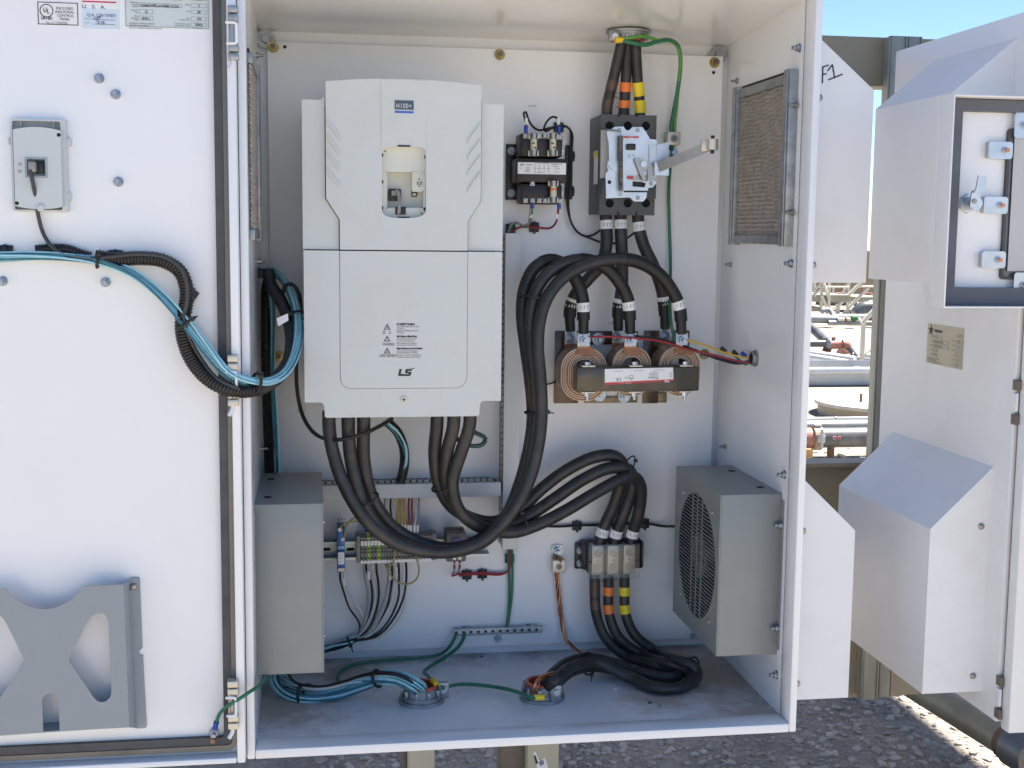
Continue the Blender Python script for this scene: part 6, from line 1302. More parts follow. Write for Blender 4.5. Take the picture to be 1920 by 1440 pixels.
# blue bundle on the floor
FBP = smooth([onfloor(522, 1238, .030), onfloor(518, 1262, .028), onfloor(528, 1284, .020), onfloor(553, 1299, .014), onfloor(595, 1301, .014), onfloor(640, 1293, .020), onfloor(680, 1279, .036), onfloor(715, 1271, .050), onfloor(750, 1273, .054), onfloor(775, 1285, .046), Vector((h1.x - .004, h1.y, .022)), Vector((h1.x - .002, h1.y, -.004))], .010)
bundle('pale blue wire bundle lying on the cabinet floor into the left bushing', FBP, 22, .0125, .0018, [BLUEW2, BLUEW3, BLUEW2, BLUEW, BLUEW3, BLUEW2], 2.2, ph=.4)
FB2 = smooth([onfloor(545, 1240, .034), onfloor(540, 1262, .03), onfloor(556, 1283, .026), onfloor(600, 1289, .028), onfloor(640, 1281, .036), onfloor(680, 1268, .05), onfloor(712, 1263, .064), onfloor(745, 1266, .066), onfloor(772, 1278, .056), Vector((h1.x - .010, h1.y + .010, .022)), Vector((h1.x - .008, h1.y + .010, -.004))], .010)
bundle('black and white wire pair riding on the blue floor bundle', FB2, 3, .003, .0026, [SHRINK, WHITEW, SHRINK], 1.2)
for u, v, lb, rr, tl in ((565, 1299, 'black cable tie on the blue floor bundle near the fan box', .018, 1), (710, 1272, 'black cable tie on the blue floor bundle near the bushing', .0175, 0)):
    seam_ring(FBP, nearest(FBP, u, v), rr, None, 'cable_tie', SHRINK, bool(tl), lb, 'cable tie', 'black cable ties', .95, .0028)
q = onfloor(573, 1291, .001); MB().box(q.x - .014, q.x + .014, q.y - .01, q.y + .012, .0006, .006, .001, Matrix.Rotation(.6, 3, 'Z')).build('tie_mount', BLACK, None, 'black square tie mount on the floor under the blue bundle', 'clip')
# small rubbish on the floor
MB().tube(smooth([onfloor(1212, 1311, .002), onfloor(1222, 1315, .002), onfloor(1232, 1317, .003), onfloor(1238, 1322, .002), onfloor(1236, 1327, .002)], .003), .0011, 6).build('wire_scrap', GREYW, None, 'curled wire scrap lying on the cabinet floor, front right', 'scrap')
for i, (u, v, m_, lb) in enumerate(((1153, 1291, LABELW, 'tiny white plastic scrap on the floor beside the cables'), (929, 1228, LABELW, 'tiny white plastic scrap on the floor below the ground bar'), (903, 1231, SHRINK, 'tiny dark crumb on the floor below the ground bar'), (1218, 1318, SHRINK, 'tiny black crumb beside the curled wire scrap'), (1306, 1288, GREYW, 'grey flake in the dusty floor corner'))):
    q = onfloor(u, v, .0008); MB().box(q.x - .003, q.x + .003, q.y - .002, q.y + .002, .0004, .002, .0004, Matrix.Rotation(i, 3, 'Z')).build('floor_scrap', m_, None, lb, 'scrap')

# ================================================================== THINGS ON THE DOOR
# back of the remote keypad
kp = thing('keypad', 'back of a pale grey keypad set in the door, lead plugged in', 'keypad', atY(75, 398, YD))
kpl = mat('keypad_plastic', (.58, .61, .60), .45, var=.01); yk2 = YD - .022
def kbox(nm, u0, v0, u1, v1, yf, yb2_, m, par=kp, bev=.001):
    a = pb(u0, v0, u1, v1, yf); return MB().box(a[0], a[1], yf, yb2_, a[2], a[3], bev).build(nm, m, par)
a = pb(18, 222, 128, 398, YD - .012)
kb = MB(); kb.prism(rrect(a[0], a[1], a[2], a[3], .004, 4), YD - .012, YD - .0003, 'y', [list(reversed(rrect(a[0] + .003, a[1] - .008, a[2] + .003, a[3] - .003, .003, 4)))]); kb.build('keypad_frame', kpl, kp)
b = pb(21, 237, 120, 393, yk2); ap = [(b[0] + .002 + (b[1] - b[0] - .004) * k / 12, b[3] - .0045 * ((k - 6) / 6) ** 2) for k in range(13)]
bp = [(b[0] + .002 + (b[1] - b[0] - .004) * k / 12, b[2] + .0045 * ((k - 6) / 6) ** 2) for k in range(13)]
hj = pb(49, 297, 87, 331, yk2)
MB().prism(bp + list(reversed(ap)), yk2, YD - .004, 'y', [[(hj[0], hj[2]), (hj[0], hj[3]), (hj[1], hj[3]), (hj[1], hj[2])]]).build('keypad_shell', kpl, kp)
j2 = MB(); j2.prism([(hj[0] - .002, hj[2] - .002), (hj[1] + .002, hj[2] - .002), (hj[1] + .002, hj[3] + .002), (hj[0] - .002, hj[3] + .002)], yk2 - .0012, yk2 - .0001, 'y', [[(hj[0] + .001, hj[2] + .001), (hj[0] + .001, hj[3] - .001), (hj[1] - .001, hj[3] - .001), (hj[1] - .001, hj[2] + .001)]]); j2.build('socket_rim', mat('blue_grey_rim', (.32, .37, .40), .4), kp)
kbox('socket_well', 50, 298, 86, 330, yk2 + .010, yk2 + .012, mat('blue_grey_well', (.30, .35, .38), .4)); kbox('network_socket', 64, 301, 82, 325, yk2 + .004, yk2 + .0098, BLACK)
kbox('network_plug', 52, 303, 66, 322, yk2 - .010, yk2 + .0098, GREYW)
kbox('cable_hook', 70, 383, 82, 396, yk2 - .003, yk2 - .0002, kpl); 
for u, v in ((110, 253), (32, 381)): q = atY(u, v, yk2); MB().cyl((q.x, yk2 - .0003, q.z), (q.x, yk2 + .002, q.z), .0028, n=14).build('screw_hole', HOLE, kp)
for v in (308, 321.5): q = atY(37, v, yk2); MB().cyl((q.x, yk2 - .001, q.z), (q.x, yk2 + .001, q.z), .0026, n=14).build('contact_button', mat('grey_button', (.35, .38, .38), .4), kp)
for v0, v1, side in ((259, 274, 1), (361, 377, 1), (257, 271, 0)): kbox('snap_latch', *( (122, v0, 132, v1) if side else (14, v0, 19, v1)), YD - .010, YD - .0003, kpl)
for u in (39, 100): kbox('frame_rib', u - .6, 224, u + .6, 240, YD - .010, YD - .001, kpl, kp, 0)
kbox('frame_floor', 20, 224, 124, 396, YD - .003, YD - .0005, mat('shadow_grey_plastic', (.33, .35, .34), .5), kp, 0)  # darker copy of the keypad plastic; recess shade put into its colour

# document pocket
ypk = YD - .040
L = lambda pts: [XZ(u, v, ypk) for u, v in pts]
arc = [(10 + 148 * k / 16, 1103 - 4 * k / 16 + 41 * math.sin(math.pi * k / 16) ** .75) for k in range(17)]
outer = L([(-64, 1384), (-64, 1112), (-30, 1106)] + [(u, v) for u, v in arc] + [(232, 1096), (243, 1364), (112, 1371), (110, 1310), (106, 1303), (95, 1299), (84, 1303), (79, 1311), (81, 1374)])
s1 = L([(128, 1237), (160, 1172), (168, 1160), (178, 1152), (190, 1149), (199, 1154), (203, 1166), (206, 1230), (209, 1298), (206, 1308), (199, 1315), (189, 1317), (180, 1313), (174, 1306)])
s2 = L([(46, 1238), (14, 1173), (5, 1158), (-5, 1152), (-17, 1151), (-26, 1157), (-30, 1168), (-32, 1232), (-34, 1300), (-30, 1312), (-18, 1318), (-5, 1315), (2, 1306)])
pk = thing('document_pocket', 'grey sheet metal document pocket with bow tie cutouts on the door', 'pocket', atY(90, 1380, YD))
MB().prism(outer, ypk, ypk + .0016, 'y', [list(reversed(s1)), s2]).build('pocket_face', POCKET, pk)
a1, a2 = XZ(232, 1096, ypk), XZ(243, 1364, ypk); r1, r2 = XZ(243, 1088, YD - .004), XZ(256, 1364, YD - .004)
q = MB(); v8 = [q.bm.verts.new(v_) for v_ in ((a1[0] + .0003, ypk, a1[1]), (r1[0], YD - .004, r1[1]), (r2[0], YD - .004, r2[1] - .001), (a2[0] + .0003, ypk, a2[1]), (a1[0] + .0003, ypk + .0016, a1[1]), (r1[0] - .0016, YD - .004, r1[1]), (r2[0] - .0016, YD - .004, r2[1] - .001), (a2[0] + .0003, ypk + .0016, a2[1]))]
for f_ in ((0, 1, 2, 3), (7, 6, 5, 4), (0, 1, 5, 4), (1, 2, 6, 5), (2, 3, 7, 6), (3, 0, 4, 7)): q.bm.faces.new([v8[i] for i in f_])
q.build('pocket_side', POCKET, pk)
MB().prism([XZ(u, v, YD - .003) for u, v in ((243, 1086), (246, 1083), (260, 1083), (262, 1086), (267, 1215), (261, 1221), (262, 1229), (268, 1229), (275, 1362), (273, 1365), (256, 1366))], YD - .0036, YD - .0004, 'y').build('pocket_flange', POCKET, pk)
inst(RIVET, pk, atY(250, 1100, YD - .0036), None, 'rivet')
b0, b1 = XZ(-64, 1384, ypk), XZ(243, 1364, ypk); MB().prism([(b0[0], b0[1]), (b1[0], b1[1]), (b1[0], b1[1] + .0016), (b0[0], b0[1] + .0016)], ypk + .0018, YD - .0006, 'y').build('pocket_bottom', POCKET, pk)

# printed stickers at the top of the door
ysk = YD - .0006
def sticker(label, u0, v0, u1, v1, m, name='sticker'):
    a = pb(u0, v0, u1, v1, ysk); t = thing(name, label, 'sticker', ((a[0] + a[1]) / 2, YD, a[2])); MB().box(a[0], a[1], ysk, YD - .0001, a[2], a[3]).build('paper', m, t); return t
def frame(t, u0, v0, u1, v1, w_, m):
    a = pb(u0, v0, u1, v1, ysk - .0004); MB().prism([(a[0], a[2]), (a[1], a[2]), (a[1], a[3]), (a[0], a[3])], ysk - .0004, ysk - .0001, 'y', [[(a[0] + w_, a[2] + w_), (a[0] + w_, a[3] - w_), (a[1] - w_, a[3] - w_), (a[1] - w_, a[2] + w_)]]).build('printed_frame', m, t)
yt_ = ysk - .0006; SLOPE = .035
purple = mat('purple_black_ink', (.045, .03, .06), .5)
t = sticker('white listing mark sticker in a dark frame at the top of the door', 69, 2, 148, 49, LABELW); frame(t, 70, 3, 147, 48, .0011, purple)
rg = MB(); rg.prism(circ(*XZ(87, 20, yt_), .0098, 28), yt_, yt_ + .0002, 'y', [list(reversed(circ(*XZ(87, 20, yt_), .0086, 28)))]); rg.build('round_mark', purple, t)
ptext('U', 81, 22.5, yt_, 8.5, purple, t, sx=.75, bold=.0002); ptext('L', 88, 25, yt_, 8.5, purple, t, sx=.75, bold=.0002); ptext('LISTED', 77, 36, yt_, 5, purple, t, sx=.95, bold=.0002)
for i, (s, u) in enumerate((('ENCLOSED', 105), ('INDUSTRIAL', 103.5), ('CONTROL', 107), ('PANEL', 112))): ptext(s, u, 17.5 + i * 6.8, yt_, 4.8, purple, t, sx=.93)
ptext('No. D 77048396', 86, 44.5, yt_, 4.6, INKGREY, t, sx=.9)
t = sticker('pale blue quality sticker with red bar and handwritten initials on the door', 152, -30, 224, 55, PALEBLUE)
a = pb(153, -29, 223, 17.5, ysk - .0004); MB().box(a[0], a[1], ysk - .0004, ysk - .0001, a[2], a[3]).build('white_field', LABELW, t)
a = pb(154, 1, 218, 6, yt_); MB().box(a[0], a[1], yt_, yt_ + .0001, a[2], a[3]).build('red_bar', mat('crimson_print', (.55, .03, .08), .4), t)
ptext('U.   S.   A.', 154, 15, yt_, 6.5, mat('blue_print', (.05, .07, .25), .4), t, sx=1.12, bold=.0001); ptext('Q.A. CERTIFIED', 163, 30.5, yt_, 5.6, INKBLUE, t, sx=.98); ptext('INSPECTOR', 159, 36, yt_, 2.2, INKGREY, t); ptext('DATE', 159, 44, yt_, 2.2, INKGREY, t)
ln = MB()
for v in (37, 45.5): a = pb(174, v, 216, v + .5, yt_); ln.box(a[0], a[1], yt_, yt_ + .0001, a[2], a[3])
ln.build('printed_line', INKGREY, t)
hwr = MB()
for pts in (((178, 31), (177.5, 35), (181, 35.5), (183, 31), (181, 37)), ((184, 36.5), (186.5, 31), (190, 32), (186, 34)), ((180, 40), (186, 39.5), (185, 44), (181, 45)), ((195, 40), (190, 42), (191, 45.5), (195, 44.5), (193, 43), (197, 43.5))): hwr.tube(smooth(PX([(u, v, yt_) for u, v in pts]), .0015), .00045, 5)
hwr.build('pen_initials', INKBLUE, t)
t = sticker('large pale silver data sticker with boxed values at the top right of the door', 232, -60, 393, 55.5, PALEGREEN, 'data_sticker'); frame(t, 233.5, -59, 391, 54, .0005, INKGREY)
def dl(s, u, v, h, al='LEFT', sx=.9, m=INK, bold=0.): ptext(s, u, v, yt_, h, m, t, align=al, sx=sx, bold=bold)
dl('125463VFD-H100R-COG', 262, 12.5, 5.4, bold=.0001); dl('3R', 271, 24.5, 4.6); dl('SD911', 266, 36.8, 4.6, bold=.0001)
for s, v in (('Face Wiring', 6), ('Diagram', 9.8), ('Number', 13.4), ('Enclosure', 20.4), ('Type', 24.6), ('Wire', 31.3), ('Tightening', 35.2), ('Table', 39)): dl(s, 259, v, 2.5, 'RIGHT')
for s, v in (('EXTERNAL CONTROL WIRING', 44.5), ('USE AWG #14 MINIMUM', 48.4), ('USE 75°C COPPER CONDUCTORS ONLY', 53.2)): dl(s, 242, v, 2.4, sx=1.0)
for s, v, lab in (('460', 0, 'Voltage'), ('3', 13, 'PHASE'), ('60', 25, 'Hertz'), ('156', 37.5, 'Total\nFull Load Amps'), ('35KA', 48.5, 'Short Circuit Current\nat Rated Input Voltage')):
    dl(s, 373, v, 4.4, 'CENTER', .95, INK, .0001); frame(t, 358, v - 6.2, 387, v + 1.8, .0004, INKGREY)
    for i, q in enumerate(lab.split('\n')): dl(q, 356, v - 2.5 + i * 3.6, 2.4, 'RIGHT')
dl('Amps Symmetrical', 360, 53, 1.9)
for b in ((260, 5, 341, 14.5), (261, 17.5, 287, 26.5), (261, 29.5, 287, 38.5), (240, -20, 341, 1)): frame(t, *b, .0004, INKGREY)

# bonding wire at the foot of the hinge
gs = atY(402, 1372, YD); inst(STUD, door, (gs.x, YD, gs.z), None, 'bonding_stud').scale = (1.1, 1.6, 1.1)
wire('bonding_wire', 'green bonding wire reaching from the cabinet over the hinge to the door', [(505, 1262, -.35), (487, 1284, -.45), (470, 1296, -.495), (446, 1312, -.505), (424, 1326, -.495), (412, 1338, -.485), (405, 1356, -.478)], .0030, GREENW, 'wire', 'green ground wires')
MB().cyl(atY(406, 1353, -.479), atY(403, 1366, -.476), .0046, .004, n=12).build('crimp_terminal', BLUETERM, None, 'blue crimp sleeve on the green bonding wire at the foot of the door', 'terminal', 'blue crimp sleeves')
MB().cyl((gs.x, YD - .012, gs.z - .004), (gs.x - .001, YD - .026, gs.z - .006), 0.0042, n=10).build('bonding_bolt', mat('dull_brown_bolt', (.24, .14, .09), .45, .5), None, 'copper coloured bolt end under the green bonding wire', 'bolt')

# small device tags printed on the plate
def tag_(label, lines, u, v, h, w_, hh, sx=1.):
    a = pb(u, v, u + w_, v + hh, YP - .0005); t = thing('device_tag', label, 'tag', ((a[0] + a[1]) / 2, YP, a[2]), 'device tags on the plate'); MB().box(a[0], a[1], YP - .0006, YP - .0002, a[2], a[3]).build('clear_tape', PLATE, t)
    for i, (s, du) in enumerate(lines): ptext(s, u + du, v + h + 1 + i * (h + 4.5), YP - .0009, h, INK, t, sx=sx)
tag_('device tag reading CPT above the transformer', [('CPT', 1)], 990, 196, 3.6, 18, 8, 1.7)
tag_('device tag reading CR1 above the blue relay', [('CR1', 1)], 631, 971, 3.8, 18, 8, 1.6)
tag_('device tag with input power lettering behind the ceiling cables', [('INPUT POWER', -2), ('3PH, 480V', 3), ('L1   L2   L3', 0), ('CB1', 8)], 1146, 171, 4.2, 40, 40, 1.0)
tag_('device tag reading LR above the reactor', [('L R 1', 1)], 1140, 603, 3.4, 20, 8, 1.3)
tag_('device tag with output lettering below the power block', [('OUTPUT', 2), ('T1   T2', 0)], 1122, 1088, 3.4, 42, 26, 1.0)
tag_('device tag reading PDB above the power block', [('PDB1', 0)], 1160, 990, 3.4, 14, 8, .7)

# ================================================================== YARD BEHIND
GP = lambda u, v: atZ(u, v, GZ)
def pipe(name, label, a, b, r, m, cat='pipe', grp=None, n=20):
    o = MB().cyl(a, b, r, n=n).build(name, m, None, label, cat, grp); return o
# two big black pipes and a thin one on a stub post, with a grooved coupling
gy = 5.95
def zat(u, v, y): return atY(u, v, y).z
pz = (zat(1580, 801, gy) + zat(1580, 839, gy)) / 2; pr_ = (zat(1580, 801, gy) - zat(1580, 839, gy)) / 2
XL, XR = 2.6, 6.5
xcp = atY(1534, 820, gy).x
o = pipe('process_pipe', 'nearest thick black pipe with pink chalk mark, seen between the cabinets', (xcp, gy, pz), (XR, gy, pz), pr_, HDPE, 'pipe', 'black pipes behind the cabinets')
pt = MB()
for pts in (((1561, 820), (1566, 818), (1568, 822), (1563, 824)), ((1563, 820), (1562, 828)), ((1570, 819), (1578, 818)), ((1573, 819), (1572, 825)), ((1574, 823), (1577, 822))): pt.tube(smooth([atY(u, v, gy - pr_ * math.sqrt(max(0, 1 - ((zat(u, v, gy) - pz) / pr_) ** 2)) - .001) for u, v in pts], .01), .0022, 5)
pt.build('chalk_mark', mat('pink_chalk', (.75, .25, .28), .8), o)
cp = thing('pipe_coupling', 'bolted grooved coupling and red pipe end beside the cabinet wall', 'coupling', (xcp, gy, pz - pr_))
MB().cyl((xcp - .05, gy, pz), (xcp + .012, gy, pz), pr_ * 1.22, n=24).build('coupling_ring', mat('rust_stained_coupling', (.34, .25, .17), .6, var=.3, vscale=20), cp); MB().cyl((XL, gy, pz), (xcp - .0505, gy, pz), pr_ * 1.02, n=24).build('red_pipe', REDPIPE, cp)
b_ = MB(); b_.box(xcp - .045, xcp + .012, gy - pr_ * 1.5, gy - pr_ * 1.05, pz - .02, pz + .035, .006); b_.cyl((xcp - .015, gy - pr_ * 1.45, pz - .06), (xcp - .015, gy - pr_ * 1.45, pz + .075), .011, n=10); b_.box(xcp - .045, xcp + .01, gy - pr_ * .6, gy + pr_ * .3, pz + pr_ * 1.15, pz + pr_ * 1.35, .006); b_.build('coupling_bolt', GALV, cp)
sx = atY(1560, 860, gy).x
MB().cyl((sx, gy + .03, GZ - .05), (sx, gy + .03, pz - pr_ * .9), .026, n=14).build('stub_post', RUSTY, None, 'short rusty post carrying the thick black pipe', 'post')
gy2 = 6.25; z2 = (zat(1580, 786, gy2) + zat(1580, 812, gy2)) / 2; pipe('process_pipe', 'second thick black pipe with white scratches, just behind the first', (XL, gy2, z2 - .02), (XR, gy2, z2 - .02), pr_ * 1.05, HDPE, 'pipe', 'black pipes behind the cabinets')
gy3 = 6.9; z3 = zat(1580, 787, gy3); r3 = (zat(1580, 781, gy3) - zat(1580, 793, gy3)) / 2 * 1.05
o = pipe('process_pipe', 'thin black pipe with one ring joint, in front of the tan tank', (2.6, gy3, z3), (7, gy3, z3), r3, HDPE, 'pipe', 'black pipes behind the cabinets')
q = atY(1565, 787, gy3); MB().cyl((q.x - .006, gy3, z3), (q.x + .006, gy3, z3), r3 * 1.25, n=18).build('ring_joint', BLACK, o)
wd = atY(1514, 868, 5.85); MB().box(wd.x - .03, wd.x + .03, 5.83, 5.87, GZ - .05, wd.z + .10, .004).build('wood_stake', WOODST, None, 'raw wooden stake in the sand beside the cabinet wall', 'stake')
# buried tank with pale lid
ct_ = atZ(1620, 758, GZ + .30); rt_ = .40
lc_ = atY(1551, 760, 8.2); tkx = lc_.x + .62
tk = thing('storage_tank', 'low round tan tank with a bright flat lid behind the pipes', 'tank', (tkx, 8.35, GZ))
ztk = zat(1560, 757, 8.2)
MB().cyl((tkx, 8.35, GZ - .1), (tkx, 8.35, ztk - .03), .60, n=48).build('tank_wall', TANKTAN, tk); MB().cyl((tkx, 8.35, ztk - .03), (tkx, 8.35, ztk), .63, n=48).build('tank_lid', CONCRETE, tk)
q = atY(1614, 757, 8.30); MB().cyl((q.x, 8.30, ztk), (q.x, 8.30, ztk + .075), .014, n=10).build('lid_stub', RUSTY, tk)
# galvanised trough wall
yt9 = 10.6
tw_ = thing('trough', 'long bright galvanised trough with a folded rim across the yard', 'trough', (6, yt9, GZ))
zt0, zt1 = zat(1570, 735, yt9), zat(1570, 691, yt9)
MB().box(2, 11, yt9, yt9 + .02, zt0, zt1).build('trough_wall', GALVWALL, tw_); MB().box(2, 11, yt9 - .16, yt9 + .05, zt1 + .001, zt1 + .012, .003).build('trough_rim', GALVWALL, tw_); MB().box(2, 11, yt9 - .165, yt9 - .155, zt1 - .035, zt1, .001).build('rim_fold', GALVWALL, tw_)
MB().box(2, 11, yt9 + .9, yt9 + .92, zt0, zt1).build('trough_wall', GALVWALL, tw_)
# pipes lying across
GPp = 'grey pipes lying beyond the trough'
for i, (u0, v0, u1, v1, y0, y1, r_, m_, lb) in enumerate(((1500, 660, 1603, 674, 13.2, 12.6, .045, WHPIPE, 'upper pale pipe lying beyond the trough'), (1500, 666, 1590, 680, 12.8, 12.2, .04, WHPIPE, 'second pale pipe lying beyond the trough'), (1500, 674, 1640, 690, 12.4, 11.6, .024, GREYPIPE, 'thin grey pipe lying beyond the trough, third down'), (1500, 680, 1640, 694, 12.0, 11.3, .024, GREYPIPE, 'thin grey pipe lying beyond the trough, lowest'), (1500, 663, 1640, 676, 13.6, 13.0, .03, GREYPIPE, 'thin grey pipe lying behind the pale pair'), (1600, 666, 1640, 670, 13.8, 13.6, .05, WHPIPE, 'pale pipe end beyond the rail post'))):
    pipe('yard_pipe', lb, atY(u0, v0, y0), atY(u1, v1, y1), r_, m_, 'pipe', GPp, 12)
# dark elbowed manifold with red fittings
mf = thing('pipe_manifold', 'dark pipe manifold with red fittings running down across the sand', 'manifold', atY(1560, 660, 14))
ym = 14.
def seg(nm, pts, r_, m_): MB().tube(smooth(PX([(u, v, ym + dy) for u, v, dy in pts]), .05), r_, 14).build(nm, m_, mf)
seg('dark_pipe', [(1512, 607, .5), (1530, 622, .3), (1550, 641, 0)], .062, HDPE); seg('dark_pipe', [(1500, 644, 0), (1525, 644, 0), (1552, 644, -.02)], .048, HDPE)
seg('red_tee', [(1556, 646, -.05), (1566, 646, -.05), (1576, 645, -.05)], .062, REDPIPE); seg('red_elbow', [(1579, 645, -.05), (1586, 646, -.05), (1592, 651, -.05)], .060, REDPIPE); seg('dark_pipe', [(1595, 654, -.08), (1603, 664, -.2), (1610, 674, -.3)], .050, HDPE); seg('red_base', [(1575, 657, .2), (1586, 664, .2)], .09, REDPIPE)
seg('rusty_leg', [(1552, 652, .1), (1549, 660, .1)], .06, RUSTY); seg('tee_cap', [(1563, 641, -.05), (1563, 632, -.05)], .028, REDPIPE)
for u, v in ((1554, 644), (1595, 653), (1611, 675)): q = atY(u, v, ym - .05); MB().sph(q, .075, 12, (.6, .9, 1)).build('clamp', GREYPIPE, mf)
# header pipes and valves farther off
hp = thing('pipe_header', 'horizontal grey header pipes with small valves in front of the stairs', 'manifold', atY(1570, 610, 19))
yh_ = 19.5
def hseg(nm, pts, r_, m_): MB().tube(smooth(PX([(u, v, yh_ + dy) for u, v, dy in pts]), .05), r_, 12).build(nm, m_, hp)
hseg('header_pipe', [(1500, 594, 0), (1560, 594, 0), (1660, 594, 0)], .05, WHPIPE); hseg('header_pipe', [(1500, 598, -.5), (1530, 598, -.5), (1568, 599, -.5)], .075, GREYPIPE); hseg('header_pipe', [(1553, 605, -.6), (1590, 605, -.6), (1645, 606, -.6)], .042, GREYPIPE); hseg('header_pipe', [(1540, 582, -.3), (1556, 582, -.3), (1562, 592, -.4), (1564, 597, -.5)], .045, GREYPIPE)
hseg('valve_body', [(1570, 599, -.6), (1595, 599.5, -.6), (1612, 600, -.6)], .04, FUSE); hseg('valve_handle', [(1597, 598, -.7), (1602, 596, -.7), (1605, 600, -.7)], .06, mat('green_valve_paint', (.03, .12, .05), .5)); hseg('valve_joint', [(1583, 599.5, -.6), (1586, 599.5, -.6)], .06, RUSTY)
hseg('black_header', [(1604, 590, .3), (1616, 578, .3), (1650, 577, .3)], .12, HDPE); hseg('black_header', [(1628, 572, .8), (1660, 569, .8)], .09, GREYPIPE); hseg('flange_end', [(1626, 600, -.4), (1634, 598, -.4), (1642, 595, -.4)], .10, RUSTY)
# stairs with rails and raised platforms
def stair(label, yS, posts, rails, plats):
    s_ = thing('access_stair', label, 'stairs', (atY(1560, 600, yS).x, yS, GZ), 'cream railed stairs in the yard')
    for (u, v0, v1, w_) in posts:
        a, b = atY(u, v0, yS), atY(u, v1, yS); MB().box(a.x - w_, a.x + w_, yS - w_, yS + w_, b.z, a.z).build('rail_post', RAIL, s_)
    for (u0, v0, u1, v1, w_) in rails:
        MB().cyl(atY(u0, v0, yS - .05), atY(u1, v1, yS - .05), w_, n=8).build('handrail', RAIL, s_)
    for (u0, v0, u1, v1, dp) in plats:
        a = pb(u0, v0, u1, v1, yS); MB().box(a[0], a[1], yS, yS + dp, a[2], a[3]).build('platform', STAIRDK, s_)
stair('cream railed stair at the far left of the yard with a raised platform', 21, ((1541, 537, 585, .026), (1553.5, 560, 611, .032), (1528, 530, 556, .02), (1556, 515, 560, .02)), ((1541.5, 523, 1555, 561, .035), (1541, 554, 1552, 582, .030), (1541, 585, 1550, 608, .03), (1541, 540, 1526, 554, .022), (1541, 530, 1526, 545, .022), (1526, 538, 1592, 538, .018), (1500, 523, 1540, 523, .016)), ((1500, 553, 1593, 566, 1.2), (1500, 576, 1540, 584, .7)))
stair('cream railed stair in the middle of the yard climbing to the right', 23, ((1571, 570, 592, .034), (1590.5, 555, 590, .03), (1592, 528, 562, .022), (1563, 538, 556, .018), (1583, 538, 556, .018)), ((1572, 573, 1608, 536, .040), (1572, 560, 1593, 529, .028), (1591, 577, 1628, 540, .036), (1608, 537, 1618, 526, .036), (1580, 590, 1592, 576, .028), (1608, 537, 1645, 537, .022)), ((1607, 557, 1660, 566, 1.4),))
stair('nearest cream stair rail rising at the right beside the strut', 12.4, ((1619, 604, 690, .022), ), ((1616, 606, 1641, 579, .030), (1621, 664, 1645, 648, .016)), ())
for i, (u, v) in enumerate(((1573, 553), (1624, 553))):
    q = atY(u, v, 25); vh = thing('valve_wheel', ('left' if i == 0 else 'right') + ' red valve wheel above the platforms', 'valve', q, 'red valve wheels'); MB().cyl((q.x, 25, q.z - .02), (q.x, 25, q.z + .05), .18 if i == 0 else .14, n=16).build('wheel', REDPIPE, vh); MB().cyl((q.x - .1, 25, q.z + .05), (q.x - .1, 25, q.z + .55), .03, n=8).build('stem', REDPIPE, vh)
# tan sheet fence closing the yard
fz = thing('sheet_fence', 'tan sheet metal fence at the back of the yard', 'fence', (14, 30, GZ)); zf1 = zat(1570, 470, 30)
for k in range(16): MB().box(4 + k * 1.25, 4 + k * 1.25 + 1.24, 30 + .02 * (k % 2), 30.05 + .02 * (k % 2), GZ - .05, zf1).build('fence_sheet', FENCETAN, fz)
dk = thing('pump_shed', 'dark open pump shelter under the stairs, behind the header pipes', 'shelter', atY(1580, 590, 26)); a = pb(1548, 566, 1606, 592, 26); MB().box(a[0], a[1], 26, 26.6, a[2], a[3]).build('dark_bay', POSTDARK, dk); MB().box(a[0] - .05, a[1] + .05, 25.9, 26.65, a[3] + .001, a[3] + .05).build('shed_roof', RAIL, dk)
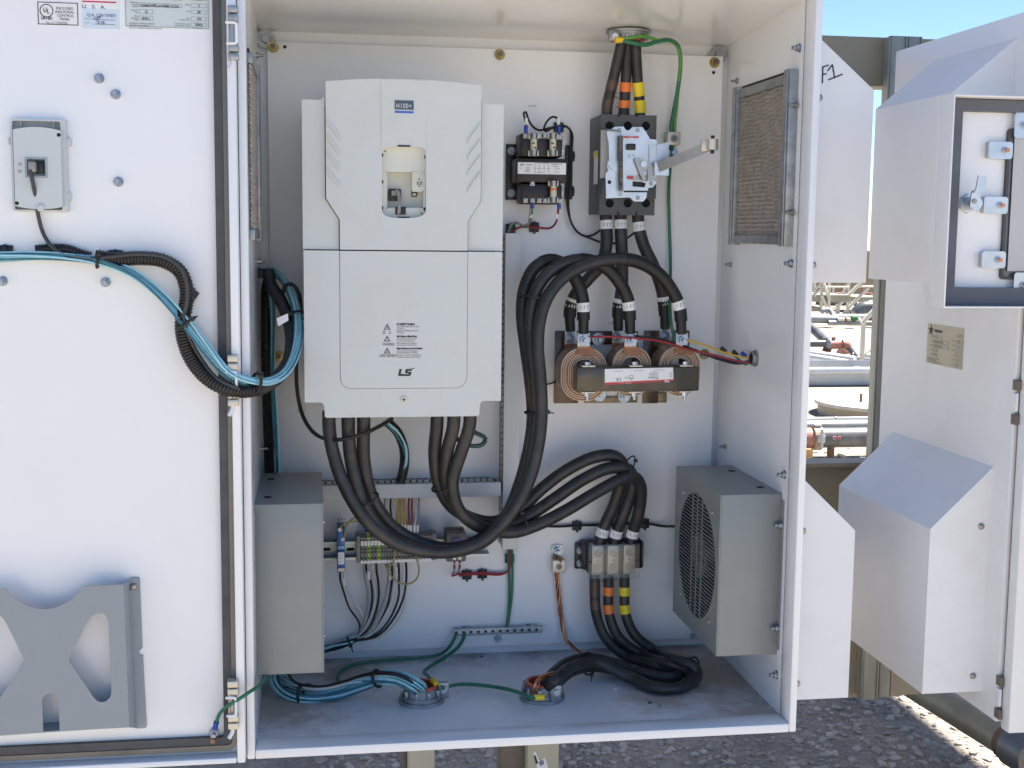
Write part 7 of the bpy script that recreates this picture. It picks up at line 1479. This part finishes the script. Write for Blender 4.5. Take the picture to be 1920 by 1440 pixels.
# big conduit and green hose under the right cabinet
ca_, cb2 = Vector((1.985, 1.62, -.60)), Vector((2.085, .70, -.60))
cn = thing('steel_conduit', 'thick olive steel conduit slanting under the closed right cabinet', 'pipe', (2.03, 1.1, -.66)); MB().cyl(ca_, cb2, .047, n=28).build('conduit', OLIVEPIPE, cn)
dv = (cb2 - ca_).normalized(); cc = ca_ + dv * ((atZ(1890, 1400, -.60) - ca_).dot(dv)); MB().cyl(cc, cc + dv * .10, .060, n=28).build('coupling', CHANNEL, cn); MB().cyl(cc - dv * .035, cc - dv * .001, .0525, n=28).build('rusty_collar', RUSTY, cn)
q = atY(1722, 1318, 1.62); hk = thing('pipe_hanger', 'small rusty red hanger with a bent wire at the far end of the conduit', 'bracket', q); MB().box(q.x - .03, q.x + .012, 1.60, 1.63, q.z - .02, q.z + .05, .004).build('hanger_plate', RUSTY, hk); MB().tube(smooth(PX([(1714, 1302, 1.58), (1718, 1314, 1.58), (1727, 1320, 1.58), (1731, 1331, 1.58)]), .01), .0035, 7).build('bent_wire', GALV, hk); MB().cyl(atY(1728, 1328, 1.6), atY(1732, 1328, 1.6), .012, n=10).build('hanger_end', REDPIPE, hk)
wire('garden_hose', 'thin green hose lying along the gravel behind the cabinets', [(1300, 1345, 1.75), (1420, 1325, 1.75), (1497, 1318, 1.75), (1580, 1313, 1.75), (1650, 1310, 1.75), (1712, 1307, 1.75), (1800, 1303, 1.75)], .007, mat('green_hose', (.02, .12, .08), .45), 'hose')

# turn all lettering into plain meshes
bpy.context.view_layer.update()
dg = bpy.context.evaluated_depsgraph_get()
fonts = [o for o in SC.objects if o.type == 'FONT']
made = [(o, bpy.data.meshes.new_from_object(o.evaluated_get(dg))) for o in fonts]
for o, me in made:
    n_ = o.name; ob = bpy.data.objects.new('lettering', me); COL.objects.link(ob)
    ob.parent = o.parent; ob.location = o.location; ob.rotation_euler = o.rotation_euler; ob.scale = o.scale
    if not me.materials: me.materials.append(INK)
for o, me in made: bpy.data.objects.remove(o)
